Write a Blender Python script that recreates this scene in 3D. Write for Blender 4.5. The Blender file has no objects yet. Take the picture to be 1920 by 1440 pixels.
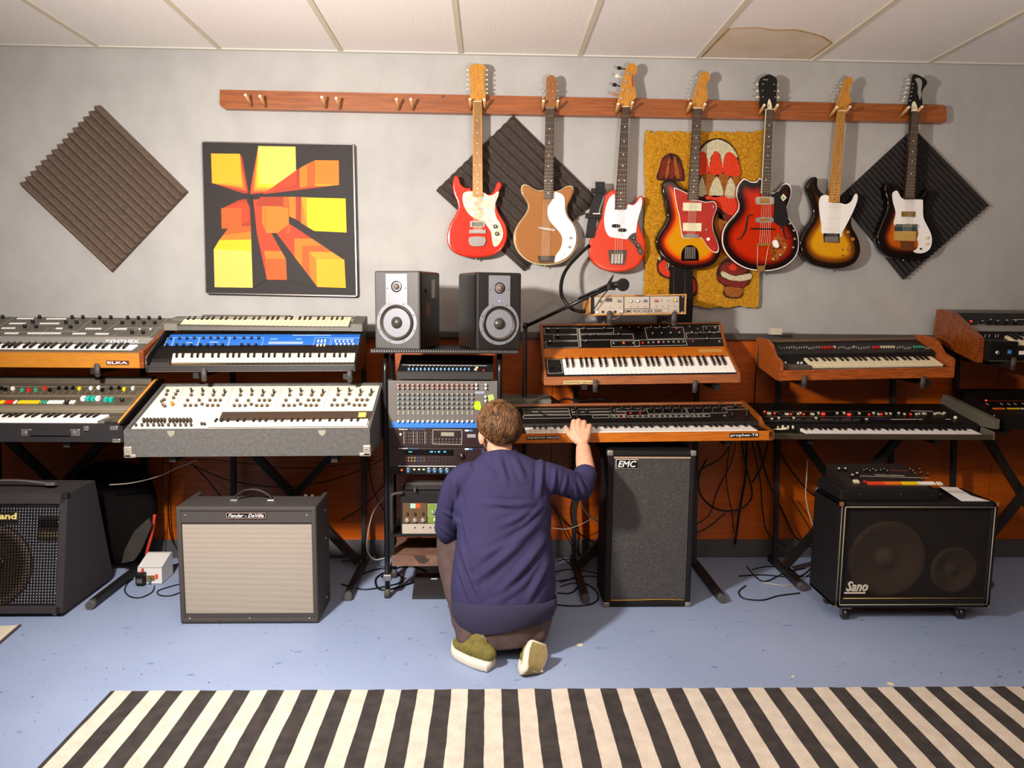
import bpy, bmesh, math, random
from mathutils import Vector as V, Matrix, noise
from mathutils.geometry import delaunay_2d_cdt
random.seed(7)
sc = bpy.context.scene
COL = sc.collection
PI = math.pi
# ---------------------------------------------------------------- camera
F_PX = 1387.0
YAW, PITCH, ROLL, HC = .0302, .1182, .0095, 1.426
_fw = V((math.sin(YAW)*math.cos(PITCH), math.cos(YAW)*math.cos(PITCH), -math.sin(PITCH)))
_r0 = V((math.cos(YAW), -math.sin(YAW), 0)); _u0 = _r0.cross(_fw)
_r = _r0*math.cos(ROLL)+_u0*math.sin(ROLL); _u = -_r0*math.sin(ROLL)+_u0*math.cos(ROLL)
CAM = V((0, 0, HC))
cam = bpy.data.cameras.new('camera'); co = bpy.data.objects.new('camera', cam); COL.objects.link(co)
M = Matrix((_r, _u, -_fw)).transposed().to_4x4(); M.translation = CAM
co.matrix_world = M
cam.sensor_width = 36; cam.lens = F_PX/1920*36; cam.clip_start = .05
sc.camera = co
# ---------------------------------------------------------------- light and exposure
w = bpy.data.worlds.new('world'); sc.world = w; w.use_nodes = True
w.node_tree.nodes['Background'].inputs[0].default_value = (.9, .95, 1, 1)
w.node_tree.nodes['Background'].inputs[1].default_value = .02
def lamp(name, kind, loc, power, color, size):
    l = bpy.data.lights.new(name, kind); l.energy = power; l.color = color
    if kind in ('POINT', 'SPOT'): l.shadow_soft_size = size
    else: l.shape = 'DISK'; l.size = size
    o = bpy.data.objects.new(name, l); o.location = loc; COL.objects.link(o); return o
rl_ = lamp('room_lamp', 'SPOT', (-1.2, 1.45, 1.9), 385, (1, .945, .885), .09)
rl_.data.spot_size = math.radians(150); rl_.data.spot_blend = 1
fill_ = lamp('ceiling_fill', 'AREA', (.9, -.1, 1.15), 155, (1, .87, .76), .35); fill_.rotation_euler = (PI, 0, 0)  # added fill light out of view, facing up to brighten the ceiling
rl_.rotation_euler = V((.85, 2.5, -1.1)).to_track_quat('-Z', 'Y').to_euler()
sc.view_settings.view_transform = 'Standard'; sc.view_settings.look = 'None'
sc.view_settings.exposure = .35; sc.view_settings.gamma = 1; sc.view_settings.use_curve_mapping = False
# ---------------------------------------------------------------- pixel -> point
def ray(u, v): return _fw+_r*((u-960)/F_PX)+_u*((720-v)/F_PX)
def P(u, v, y): d = ray(u, v); return CAM+d*(y/d.y)
def F(u, v, z=0.0): d = ray(u, v); return CAM+d*((z-HC)/d.z)
def XP(u, v, x): d = ray(u, v); return CAM+d*(x/d.x)
def hit(u, v, p0, n): d = ray(u, v); return CAM+d*((p0-CAM).dot(n)/d.dot(n))
def crop(ox, oy, s): return lambda x, y: (ox+x/s, oy+y/s)
# ---------------------------------------------------------------- materials
def lin(h):
    h = h.lstrip('#'); c = [int(h[i:i+2], 16)/255 for i in (0, 2, 4)]
    return tuple((x/12.92 if x <= .04045 else ((x+.055)/1.055)**2.4) for x in c)+(1,)
MATS = {}
def mat(name, color, rough=.5, metal=0, spec=.5, noise_amt=0, nscale=40, bump=0, bscale=200, color2=None, stretch=(1,1,1), emit=0, alpha=1, coat=0):
    if name in MATS: return MATS[name]
    m = bpy.data.materials.new(name); m.use_nodes = True; nt = m.node_tree; b = nt.nodes['Principled BSDF']
    c = lin(color) if isinstance(color, str) else color
    b.inputs['Base Color'].default_value = c; b.inputs['Roughness'].default_value = rough
    b.inputs['Metallic'].default_value = metal; b.inputs['Specular IOR Level'].default_value = spec
    b.inputs['Coat Weight'].default_value = coat; b.inputs['Coat Roughness'].default_value = .1
    m.diffuse_color = c
    if noise_amt or color2 or bump:
        tc = nt.nodes.new('ShaderNodeTexCoord'); mp = nt.nodes.new('ShaderNodeMapping'); mp.inputs['Scale'].default_value = stretch
        nt.links.new(tc.outputs['Object'], mp.inputs[0])
    if noise_amt or color2:
        n = nt.nodes.new('ShaderNodeTexNoise'); n.inputs['Scale'].default_value = nscale; n.inputs['Detail'].default_value = 5
        nt.links.new(mp.outputs[0], n.inputs['Vector'])
        r = nt.nodes.new('ShaderNodeValToRGB'); c2 = lin(color2) if color2 else tuple(x*(1-noise_amt) for x in c[:3])+(1,)
        r.color_ramp.elements[0].position = .35; r.color_ramp.elements[1].position = .65
        r.color_ramp.elements[0].color = c2; r.color_ramp.elements[1].color = c
        nt.links.new(n.outputs['Fac'], r.inputs[0]); nt.links.new(r.outputs[0], b.inputs['Base Color'])
    if bump:
        n = nt.nodes.new('ShaderNodeTexNoise'); n.inputs['Scale'].default_value = bscale; n.inputs['Detail'].default_value = 3
        nt.links.new(mp.outputs[0], n.inputs['Vector']); bp = nt.nodes.new('ShaderNodeBump'); bp.inputs['Strength'].default_value = bump
        bp.inputs['Distance'].default_value = .004
        nt.links.new(n.outputs['Fac'], bp.inputs['Height']); nt.links.new(bp.outputs[0], b.inputs['Normal'])
    if emit:
        b.inputs['Emission Color'].default_value = c; b.inputs['Emission Strength'].default_value = emit
    MATS[name] = m; return m
BLK = mat('black_plastic', '#0f0c0b', .45, spec=.3)
DRK = mat('dark_metal', '#1d1a19', .4, .3)
TUBE = mat('black_tube', '#141213', .3, .2)
RUB = mat('grey_rubber', '#46423f', .7)
WHT = mat('white_key', '#f2ece6', .3, coat=.2)
BKEY = mat('black_key', '#17110f', .25)
CREAM = mat('cream_plastic', '#d8cfae', .45)
WPL = mat('white_plastic', '#e9e4df', .4)
CHR = mat('chrome', '#d8d4d0', .2, .9)
STEEL = mat('steel', '#8d8985', .35, .8)
GOLD = mat('gold_metal', '#a9803c', .35, .7)
WOOD = mat('orange_wood', '#c26c14', .42, color2='#a8560d', nscale=6, stretch=(2, 30, 30))
WOODR = mat('red_wood', '#964f12', .4, color2='#74390a', nscale=7, stretch=(2, 28, 28))
WALN = mat('walnut_wood', '#8b4514', .4, color2='#592708', nscale=7, stretch=(3, 30, 30))
MAPLE = mat('maple', '#bd8224', .35, color2='#a56a17', nscale=8, stretch=(20, 20, 3), coat=.4)
ROSE = mat('rosewood', '#3a1f15', .45, color2='#22110b', nscale=9, stretch=(30, 30, 3))
RED = mat('red_plastic', '#d5281a', .35)
ORG = mat('orange_plastic', '#e2701c', .4)
GRN = mat('green_plastic', '#3f9b77', .4)
TEAL = mat('teal_plastic', '#19a597', .4)
YEL = mat('yellow_plastic', '#e8c41c', .4)
PINK = mat('pink_plastic', '#c98c86', .4)
GRY = mat('grey_plastic', '#8a857f', .5)
BLU = mat('blue_plastic', '#3b84c9', .4)
CLOTHB = mat('black_vinyl', '#141112', .6, spec=.25, bump=.5, bscale=500)
LINE = mat('white_print', '#cfc8ba', .6)
LED = mat('red_led', '#ff3020', .3, emit=1.0)
BLED = mat('blue_led', '#3a6cff', .3, emit=9)
# ---------------------------------------------------------------- mesh helpers (everything is written in world coordinates)
class MB:
    def __init__(s): s.v = []; s.f = []; s.mi = []; s.sm = []
    def add(s, vs, fs, mi=0, sm=False):
        o = len(s.v); s.v += [V(x) for x in vs]
        for f in fs: s.f.append([i+o for i in f]); s.mi.append(mi); s.sm.append(sm)
        return s
    def box(s, a, b, mi=0, M=None):
        x0, y0, z0 = a; x1, y1, z1 = b
        vs = [V(p) for p in ((x0,y0,z0),(x1,y0,z0),(x1,y1,z0),(x0,y1,z0),(x0,y0,z1),(x1,y0,z1),(x1,y1,z1),(x0,y1,z1))]
        if M: vs = [M @ p for p in vs]
        return s.add(vs, [(0,3,2,1),(4,5,6,7),(0,1,5,4),(1,2,6,5),(2,3,7,6),(3,0,4,7)], mi)
    def bbox(s, a, b, r=.006, mi=0, M=None, seg=2):      # box with rounded edges
        bm = bmesh.new(); bmesh.ops.create_cube(bm, size=1)
        a = V(a); b = V(b)
        for v in bm.verts: v.co = V(((a.x+b.x)/2+v.co.x*(b.x-a.x), (a.y+b.y)/2+v.co.y*(b.y-a.y), (a.z+b.z)/2+v.co.z*(b.z-a.z)))
        bmesh.ops.bevel(bm, geom=bm.edges[:], offset=r, segments=seg, affect='EDGES', profile=.5)
        bm.verts.index_update()
        vs = [(M @ v.co if M else v.co.copy()) for v in bm.verts]
        s.add(vs, [[v.index for v in f.verts] for f in bm.faces], mi, False); bm.free(); return s
    def prism(s, pts, d, mi=0, sm=False):      # polygon of points swept by vector d
        n = len(pts); pts = [V(p) for p in pts]; d = V(d)
        s.add(pts+[p+d for p in pts], [list(range(n))[::-1], list(range(n, 2*n))], mi, False)
        s.add(pts+[p+d for p in pts], [(i, (i+1) % n, n+(i+1) % n, n+i) for i in range(n)], mi, sm); return s
    def cyl(s, p, q, r0, r1=None, n=12, mi=0, cap=True, sm=True):
        r1 = r0 if r1 is None else r1; p = V(p); q = V(q); d = (q-p).normalized()
        a = d.orthogonal().normalized(); b = d.cross(a)
        ring = lambda c, r: [c+(a*math.cos(2*PI*i/n)+b*math.sin(2*PI*i/n))*r for i in range(n)]
        s.add(ring(p, r0)+ring(q, r1), [(i, (i+1) % n, n+(i+1) % n, n+i) for i in range(n)], mi, sm)
        if cap: s.add(ring(p, r0), [list(range(n))[::-1]], mi); s.add(ring(q, r1), [list(range(n))], mi)
        return s
    def lathe(s, c, ax, prof, n=24, mi=0, sm=True):     # prof: (radius, along axis)
        c = V(c); ax = V(ax).normalized(); a = ax.orthogonal().normalized(); b = ax.cross(a); k = len(prof); vs = []
        for r, h in prof: vs += [c+ax*h+(a*math.cos(2*PI*i/n)+b*math.sin(2*PI*i/n))*r for i in range(n)]
        fs = [(j*n+i, j*n+(i+1) % n, (j+1)*n+(i+1) % n, (j+1)*n+i) for j in range(k-1) for i in range(n)]
        return s.add(vs, fs, mi, sm)
    def tube(s, pts, r, n=6, mi=0, side=None, cap=True):      # r: number or list of numbers / (a, b) pairs
        pts = [V(p) for p in pts]; k = len(pts); vs = []
        t0 = (pts[1]-pts[0]).normalized(); a = (V(side) if side else t0.orthogonal()); a = (a-t0*a.dot(t0)).normalized()
        for i, p in enumerate(pts):
            t = (pts[min(i+1, k-1)]-pts[max(i-1, 0)]).normalized()
            if side: a = V(side)
            a = (a-t*a.dot(t)).normalized(); b = t.cross(a)
            rr = r[i] if isinstance(r, list) else r; ra, rb = rr if isinstance(rr, tuple) else (rr, rr)
            vs += [p+a*math.cos(2*PI*j/n)*ra+b*math.sin(2*PI*j/n)*rb for j in range(n)]
        s.add(vs, [(i*n+j, i*n+(j+1) % n, (i+1)*n+(j+1) % n, (i+1)*n+j) for i in range(k-1) for j in range(n)], mi, True)
        if cap: s.add(vs[:n], [list(range(n))[::-1]], mi); s.add(vs[-n:], [list(range(n))], mi)
        return s
    def sph(s, c, r, mi=0, n=12, M=None):
        c = V(c); r = r if isinstance(r, tuple) else (r, r, r); vs = []; m = n//2
        for i in range(m+1):
            t = PI*i/m
            for j in range(n):
                p = V((r[0]*math.sin(t)*math.cos(2*PI*j/n), r[1]*math.sin(t)*math.sin(2*PI*j/n), r[2]*math.cos(t)))
                vs.append(c+(M @ p if M else p))
        return s.add(vs, [(i*n+j, (i+1)*n+j, (i+1)*n+(j+1) % n, i*n+(j+1) % n) for i in range(m) for j in range(n)], mi, True)
    def mesh(s, name, mats, inv=None):
        me = bpy.data.meshes.new(name); me.from_pydata([(inv @ p if inv else p)[:] for p in s.v], [], s.f)
        for m in (mats if isinstance(mats, (list, tuple)) else [mats]): me.materials.append(m)
        me.polygons.foreach_set('material_index', s.mi); me.polygons.foreach_set('use_smooth', s.sm)
        bm = bmesh.new(); bm.from_mesh(me); bmesh.ops.remove_doubles(bm, verts=bm.verts, dist=1e-6)
        bmesh.ops.recalc_face_normals(bm, faces=bm.faces); bm.to_mesh(me); bm.free(); me.update(); return me
class T:      # a thing or part: its frame in world space
    def __init__(s, o, M): s.o = o; s.M = M; s.inv = M.inverted()
def thing(name, label, cat, loc, group=None, kind=None):
    o = bpy.data.objects.new(name, None); COL.objects.link(o); o.location = loc; o.empty_display_size = .05
    if label: o['label'] = label
    if cat: o['category'] = cat
    if group: o['group'] = group
    if kind: o['kind'] = kind
    return T(o, Matrix.Translation(V(loc)))
def part(t, name, mb, mats, label=None, kind=None):
    me = mb.mesh(name, mats, t.inv); o = bpy.data.objects.new(name, me); COL.objects.link(o); o.parent = t.o
    if label: o['label'] = label
    if kind: o['kind'] = kind
    return T(o, t.M)
def solo(name, label, cat, mb, mats, loc, group=None, kind=None):
    M = Matrix.Translation(V(loc)); me = mb.mesh(name, mats, M.inverted()); o = bpy.data.objects.new(name, me); COL.objects.link(o); o.location = loc
    if label: o['label'] = label
    if cat: o['category'] = cat
    if group: o['group'] = group
    if kind: o['kind'] = kind
    return T(o, M)
def inst(t, name, me, M, label=None):
    o = bpy.data.objects.new(name, me); COL.objects.link(o); o.parent = t.o; o.matrix_local = t.inv @ M
    if label: o['label'] = label
    return o
def basis(o, ex, ey, ez): m = Matrix((ex, ey, ez)).transposed().to_4x4(); m.translation = o; return m
def text(t, name, s, m, M, w, h, label=None, shear=0, bold=0, depth=.0012):
    c = bpy.data.curves.new('lettering', 'FONT'); c.body = s; c.size = 1; c.shear = shear; c.offset = bold; c.extrude = .01; c.align_x = 'LEFT'; c.resolution_u = 2
    o = bpy.data.objects.new('tmp', c); COL.objects.link(o); bpy.context.view_layer.update()
    me = bpy.data.meshes.new_from_object(o.evaluated_get(bpy.context.evaluated_depsgraph_get())); bpy.data.objects.remove(o)
    xs = [v.co.x for v in me.vertices]; ys = [v.co.y for v in me.vertices]; x0, x1, y0, y1 = min(xs), max(xs), min(ys), max(ys)
    for v in me.vertices: v.co = V(((v.co.x-x0)/(x1-x0)*w, (v.co.y-y0)/(y1-y0)*h, v.co.z/.01*depth/2))
    me.transform(t.inv @ M); me.materials.clear(); me.materials.append(m)
    o = bpy.data.objects.new(name, me); COL.objects.link(o); o.parent = t.o
    if label: o['label'] = label
    return T(o, t.M)
def remesh(mb, voxel, smooth=6, fac=.5):
    me = mb.mesh('tmp', []); o = bpy.data.objects.new('tmp', me); COL.objects.link(o)
    r = o.modifiers.new('r', 'REMESH'); r.mode = 'VOXEL'; r.voxel_size = voxel; r.use_smooth_shade = True
    s = o.modifiers.new('s', 'SMOOTH'); s.iterations = smooth; s.factor = fac
    bpy.context.view_layer.update()
    out = bpy.data.meshes.new_from_object(o.evaluated_get(bpy.context.evaluated_depsgraph_get()))
    bpy.data.objects.remove(o); out.materials.clear(); out.polygons.foreach_set('use_smooth', [True]*len(out.polygons)); return out
def link_mesh(t, name, me, m, label=None, kind=None):
    me.name = name; me.transform(t.inv); me.materials.append(m); o = bpy.data.objects.new(name, me); COL.objects.link(o); o.parent = t.o
    if label: o['label'] = label
    if kind: o['kind'] = kind
    return T(o, t.M)
def spline(pts, k=6, closed=False):
    pts = [V(p) if len(p) == 3 else V((p[0], p[1], 0)) for p in pts]; n = len(pts); out = []
    rng = n if closed else n-1
    for i in range(rng):
        g = (lambda j: pts[j % n]) if closed else (lambda j: pts[max(0, min(n-1, j))])
        p0, p1, p2, p3 = g(i-1), g(i), g(i+1), g(i+2)
        for q in range(k):
            t = q/k; out.append(.5*((2*p1)+(-p0+p2)*t+(2*p0-5*p1+4*p2-p3)*t*t+(-p0+3*p1-3*p2+p3)*t**3))
    if not closed: out.append(pts[-1])
    return out
X, Y, Z = V((1, 0, 0)), V((0, 1, 0)), V((0, 0, 1))
class Plane:      # a flat panel seen in the photograph: origin, width direction, slope direction, normal
    def __init__(s, p0, ex, es):
        s.o = V(p0); s.ex = V(ex).normalized(); s.es = (V(es)-s.ex*V(es).dot(s.ex)).normalized(); s.n = s.ex.cross(s.es)
    def at(s, u, v, h=0): return hit(u, v, s.o, s.n)+s.n*h
    def M(s, u, v, h=0): return basis(s.at(u, v, h), s.ex, s.es, s.n)
    def poly(s, mb, pts, h=.0006, mi=0):
        q = [s.at(*p)-s.n*.001 for p in pts]; mb.prism(q, s.n*(h+.001), mi); return mb
    def line(s, mb, a, b, w=.0014, h=.0006, mi=0):
        p, q = s.at(*a), s.at(*b); d = (q-p).normalized(); k = s.n.cross(d)*w/2
        mb.prism([p-k, q-k, q+k, p+k], s.n*h, mi)
    def outline(s, mb, pts, w=.0014, mi=0):
        for i in range(len(pts)): s.line(mb, pts[i], pts[(i+1) % len(pts)], w, .0006, mi)
# shared knob, slider and button meshes, base at z = 0, pointing up +z
def knob_mesh(r, h, m, top=None, n=12, skirt=False):
    mb = MB()
    if skirt: mb.cyl((0,0,0), (0,0,h*.3), r*1.25, r*1.2, n)
    mb.cyl((0,0,0), (0,0,h*.92), r, r*.86, n); mb.cyl((0,0,h*.9), (0,0,h), r*.84, r*.7, n, 1)
    mb.box((-r*.08, 0, h*.99), (r*.08, r*.8, h*1.03), 2)
    return mb.mesh('knob', [m, top or m, LINE])
def block_mesh(a, b, h, m, name='button'): return MB().box((-a/2, -b/2, 0), (a/2, b/2, h)).mesh(name, m)
def put(t, pl, me, name, pts, cr=None, h=0):
    for p in pts:
        u, v = cr(*p) if cr else p; inst(t, name, me, pl.M(u, v, h))
# =================================================================== THE ROOM
WY = 3.98; CZ = 2.657; XL, XR, YB = -3.3, 3.3, -1.6
def procedural(name, build):
    m = bpy.data.materials.new(name); m.use_nodes = True; build(m.node_tree, m.node_tree.nodes['Principled BSDF']); MATS[name] = m; return m
def nd(nt, kind, **k):
    n = nt.nodes.new(kind)
    for a, b in k.items(): setattr(n, a, b)
    return n
def ramp(nt, src, stops):
    r = nt.nodes.new('ShaderNodeValToRGB'); e = r.color_ramp.elements
    while len(e) < len(stops): e.new(.5)
    for i, (p, c) in enumerate(stops): e[i].position = p; e[i].color = lin(c) if isinstance(c, str) else c
    nt.links.new(src, r.inputs[0]); return r.outputs[0]
def tex(nt, kind, scale, vec=None, stretch=None, **k):
    if vec is None: vec = nd(nt, 'ShaderNodeTexCoord').outputs['Object']
    if stretch: mp = nd(nt, 'ShaderNodeMapping'); mp.inputs['Scale'].default_value = stretch; nt.links.new(vec, mp.inputs[0]); vec = mp.outputs[0]
    n = nd(nt, kind); n.inputs['Scale'].default_value = scale
    for a, b in k.items(): n.inputs[a].default_value = b
    nt.links.new(vec, n.inputs['Vector']); return n
def mixc(nt, fac, a, b, mode='MIX'):
    m = nd(nt, 'ShaderNodeMix', data_type='RGBA', blend_type=mode)
    for sock, val in ((m.inputs[0], fac), (m.inputs[6], a), (m.inputs[7], b)):
        if isinstance(val, str): sock.default_value = lin(val)
        elif isinstance(val, (int, float)): sock.default_value = val
        else: nt.links.new(val, sock)
    return m.outputs[2]
def bumpn(nt, b, h, strength, dist=.003):
    n = nd(nt, 'ShaderNodeBump'); n.inputs['Strength'].default_value = strength; n.inputs['Distance'].default_value = dist
    nt.links.new(h, n.inputs['Height']); nt.links.new(n.outputs[0], b.inputs['Normal'])
def _wall(nt, b):
    big = tex(nt, 'ShaderNodeTexNoise', 1.3, Detail=6); st = tex(nt, 'ShaderNodeTexNoise', 5, stretch=(1.6, 1, 1.1), Detail=6); fine = tex(nt, 'ShaderNodeTexNoise', 90, Detail=3)
    c = ramp(nt, big.outputs['Fac'], [(.3, '#979593'), (.7, '#aaa6a2')]); s = ramp(nt, st.outputs['Fac'], [(.35, '#8f8b86'), (.6, '#aaa7a3')])
    nt.links.new(mixc(nt, .22, c, s), b.inputs['Base Color']); b.inputs['Roughness'].default_value = .75
    bumpn(nt, b, fine.outputs['Fac'], .35, .004)
def _floor(nt, b):
    big = tex(nt, 'ShaderNodeTexNoise', 1.1, Detail=5); sp = tex(nt, 'ShaderNodeTexVoronoi', 9); mid = tex(nt, 'ShaderNodeTexNoise', 14, stretch=(1, 2.5, 1), Detail=6)
    c = ramp(nt, big.outputs['Fac'], [(.3, '#808eac'), (.7, '#8f9cb8')])
    d = ramp(nt, mid.outputs['Fac'], [(.66, (0,0,0,1)), (.72, (1,1,1,1))]); c = mixc(nt, d, c, '#61759a')
    sp2 = tex(nt, 'ShaderNodeTexNoise', 45, Detail=2); d2 = ramp(nt, sp2.outputs['Fac'], [(.72, (0,0,0,1)), (.74, (1,1,1,1))]); c = mixc(nt, d2, c, '#2f3f5c')
    sc_ = tex(nt, 'ShaderNodeTexNoise', 5, stretch=(1.5, 9, 1), Detail=8); d3 = ramp(nt, sc_.outputs['Fac'], [(.71, (0,0,0,1)), (.76, (1,1,1,1))]); c = mixc(nt, d3, c, '#8f9fb8')
    nt.links.new(c, b.inputs['Base Color']); b.inputs['Roughness'].default_value = .48; b.inputs['Specular IOR Level'].default_value = .35
    bumpn(nt, b, big.outputs['Fac'], .15, .01)
def _tile(nt, b):
    n = tex(nt, 'ShaderNodeTexNoise', 120, Detail=4); oi = nd(nt, 'ShaderNodeObjectInfo')
    c = ramp(nt, oi.outputs['Random'], [(0, '#e6ded6'), (.5, '#e8e2de'), (1, '#e2dcda')])
    nt.links.new(c, b.inputs['Base Color']); b.inputs['Roughness'].default_value = .9; bumpn(nt, b, n.outputs['Fac'], .6, .003)
def _wains(nt, b):
    g = tex(nt, 'ShaderNodeTexNoise', 4, stretch=(1.2, 1, 14), Detail=8, Distortion=.6); g2 = tex(nt, 'ShaderNodeTexNoise', 1.2, Detail=3)
    c = ramp(nt, g.outputs['Fac'], [(.3, '#8a3604'), (.5, '#a84a04'), (.7, '#b85a08')]); d = ramp(nt, g2.outputs['Fac'], [(.35, '#913c05'), (.65, '#b45404')])
    nt.links.new(mixc(nt, .4, c, d), b.inputs['Base Color']); b.inputs['Roughness'].default_value = .35
MW, MF, MT, MWN = procedural('wall_paint', _wall), procedural('floor_paint', _floor), procedural('ceiling_tile', _tile), procedural('stained_plywood', _wains)
solo('floor', None, None, MB().box((XL, YB, -.1), (XR, WY+.1, 0)), MF, (0, 0, 0), kind='structure')
wb = solo('wall_back', None, None, MB().box((XL, WY, 0), (XR, WY+.1, CZ+.1)), MW, (0, WY, 0), kind='structure')
solo('wall_left', None, None, MB().box((XL-.1, YB-.1, 0), (XL, WY+.1, CZ+.1)), mat('brown_wall_paint', '#4c4038', .8), (XL, 0, 0), kind='structure')
solo('wall_right', None, None, MB().box((XR, YB-.1, 0), (XR+.1, WY+.1, CZ+.1)), MATS['brown_wall_paint'], (XR, 0, 0), kind='structure')
solo('wall_rear', None, None, MB().box((XL, YB-.1, 0), (XR, YB, CZ+.1)), MATS['brown_wall_paint'], (0, YB, 0), kind='structure')
WB = 3.93
wt = thing('trim_1', None, None, (0, WB, 0), kind='structure')
xs = [XL, -2.1, -.88, .335, 1.555, 2.775, XR]
for a, b in zip(xs, xs[1:]): part(wt, 'wood_panel', MB().box((a+.0015, WB, .1), (b-.0015, WY-.001, 1.205)), MWN)
solo('trim_2', None, None, MB().bbox((XL, WB-.03, 1.205), (XR, WY-.001, 1.238), .004), mat('cap_paint', '#46433e', .5, noise_amt=.3, nscale=12), (0, WB, 1.2), kind='structure')
solo('baseboard_back', None, None, MB().box((XL, WB-.012, 0), (XR, WY-.001, .1)), mat('base_rubber', '#4d4b4c', .5, noise_amt=.3, nscale=9), (0, WB, 0), kind='structure')
ct = thing('ceiling', None, None, (0, 1, CZ), kind='structure')
part(ct, 'ceiling_slab', MB().box((XL, YB, CZ+.04), (XR, WY, CZ+.1)), mat('slab', '#77716a', .9))
TX0 = -.1586-3*.61; ymark = [WY-1.22*k for k in range(5)]+[YB]
tile_objs = {}
for i in range(-2, 9):
    a, b = max(XL, TX0+.61*i), min(XR, TX0+.61*(i+1))
    if b-a < .05: continue
    for j in range(5):
        y1, y0 = ymark[j], ymark[j+1]
        if y1-y0 < .05: continue
        tile_objs[i, j] = part(ct, 'ceiling_tile', MB().box((a+.009, y0+.004, CZ+.002), (b-.009, y1-.004, CZ+.02)), MT)
    part(ct, 'grid_bar', MB().box((a-.012, YB, CZ-.003), (a+.012, WY-.001, CZ+.0025)), mat('grid_paint', '#cbc2ac', .55))
for j in range(1, 5): part(ct, 'grid_bar', MB().box((XL, ymark[j]-.012, CZ-.0032), (XR, ymark[j]+.012, CZ+.0024)), MATS['grid_paint'])
solo('trim_3', None, None, MB().box((XL, WY-.022, CZ-.004), (XR, WY-.001, CZ+.003)), mat('angle_paint', '#c5bfb4', .5), (0, WY, CZ), kind='structure')
# water stain on the tile
c = crop(960, 0, 2)
st = [c(*p) for p in [(705,218),(770,150),(812,106),(860,104),(920,102),(985,112),(1060,110),(1120,122),(1170,138),(1205,162),(1150,200),(1108,229)]]
pc = [F(u, v, CZ+.001) for u, v in st]; cen = sum(pc, V())/len(pc)
rg = MB(); inn = [p+(cen-p).normalized()*.012 for p in pc]
for i in range(len(pc)-1): rg.prism([pc[i], pc[i+1], inn[i+1], inn[i]], (0, 0, .0015))
tk = min(tile_objs, key=lambda k: (tile_objs[k].o.data.vertices[0].co+V((0, 1, 0))+V((.3, -.6, 0))-cen).length if True else 0)
ti = [k for k in tile_objs if TX0+.61*k[0] < cen.x < TX0+.61*(k[0]+1) and k[1] == 0][0]
part(tile_objs[ti], 'water_stain', rg, mat('stain_edge', '#a87434', .9, color2='#c09a68', nscale=30))
part(tile_objs[ti], 'water_stain', MB().prism([p+V((0, 0, .0006)) for p in inn], (0, 0, .001)), mat('stain_fill', '#d8c8b4', .9, color2='#cfbca4', nscale=8), label='pale brown dried water mark')
# bits on the floor
chip = mat('paint_chip', '#cfc4a4', .7)
for (u, v, r, lab) in [(1669, 1283, .016, 'pale paint chip near the striped rug edge'), (1088, 1210, .014, 'tan scrap of tape in the shadow beside the kneeling person'), (1487, 1269, .009, 'thin white chip lying on the floor')]:
    p = F(u, v); mb = MB(); mb.prism([p+V((r*math.cos(a)*random.uniform(.7, 1.2), r*math.sin(a)*random.uniform(.6, 1), .0005)) for a in [i*PI/3.5 for i in range(7)]], (0, 0, .002))
    solo('floor_scrap', lab, 'scrap', mb, chip, p, group='scraps on the floor')
# striped rug
def _rug(nt, b):
    tc = nd(nt, 'ShaderNodeTexCoord').outputs['Object']; n = tex(nt, 'ShaderNodeTexNoise', 6, vec=tc); sep = nd(nt, 'ShaderNodeSeparateXYZ'); nt.links.new(tc, sep.inputs[0])
    wob = nd(nt, 'ShaderNodeMath', operation='MULTIPLY_ADD'); nt.links.new(n.outputs['Fac'], wob.inputs[0]); wob.inputs[1].default_value = .008; nt.links.new(sep.outputs[0], wob.inputs[2])
    off = nd(nt, 'ShaderNodeMath', operation='MULTIPLY_ADD'); nt.links.new(wob.outputs[0], off.inputs[0]); off.inputs[1].default_value = 1/.1204; off.inputs[2].default_value = 10-.66
    fr = nd(nt, 'ShaderNodeMath', operation='FRACT'); nt.links.new(off.outputs[0], fr.inputs[0])
    f = ramp(nt, fr.outputs[0], [(0, (1,1,1,1)), (.495, (1,1,1,1)), (.505, (0,0,0,1)), (.995, (0,0,0,1)), (1, (1,1,1,1))])
    fine = tex(nt, 'ShaderNodeTexNoise', 160, stretch=(1, 3, 1)); lo = tex(nt, 'ShaderNodeTexNoise', 20)
    dk = ramp(nt, lo.outputs['Fac'], [(.35, '#2c2726'), (.65, '#3b3433')]); lt = ramp(nt, lo.outputs['Fac'], [(.3, '#c3b8ac'), (.7, '#d2c8bd')])
    col = mixc(nt, f, lt, dk); nt.links.new(mixc(nt, .25, col, ramp(nt, fine.outputs['Fac'], [(.3, '#1e1a18'), (.7, '#f5ead8')]), 'OVERLAY'), b.inputs['Base Color'])
    b.inputs['Roughness'].default_value = .95; bumpn(nt, b, fine.outputs['Fac'], .7, .004)
RX0 = F(207, 1300).x
mb = MB(); n = 160
edge = [V((RX0+i*(3.1-RX0)/n, 2.545-.012*i/n+.002*math.sin(i*1.3), 0)) for i in range(n+1)]
mb.prism([V((RX0, 1.0, .0005)), V((3.1, 1.0, .0005))]+[p+V((0,0,.0005)) for p in edge[::-1]], (0, 0, .006))
rug = solo('striped_rug', 'flat woven rug with black and cream stripes in the foreground', 'rug', mb, procedural('rug_weave', _rug), (RX0, 1.0, 0))
mb = MB(); a = F(31, 1178); b = F(2, 1203); d = (a-b).normalized(); k = V((-d.y, d.x, 0))
mb.prism([b-d*.6+V((0,0,.0005)), a+d*.02+V((0,0,.0005)), a+d*.02+k*.9+V((0,0,.0005)), b-d*.6+k*.9+V((0,0,.0005))], (0, 0, .005))
r2 = solo('small_rug', 'corner of a cream rug with a dark bound edge under the cage-fronted amplifier', 'rug', mb, mat('cream_wool', '#cabda9', .95, bump=.6), a)
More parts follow.
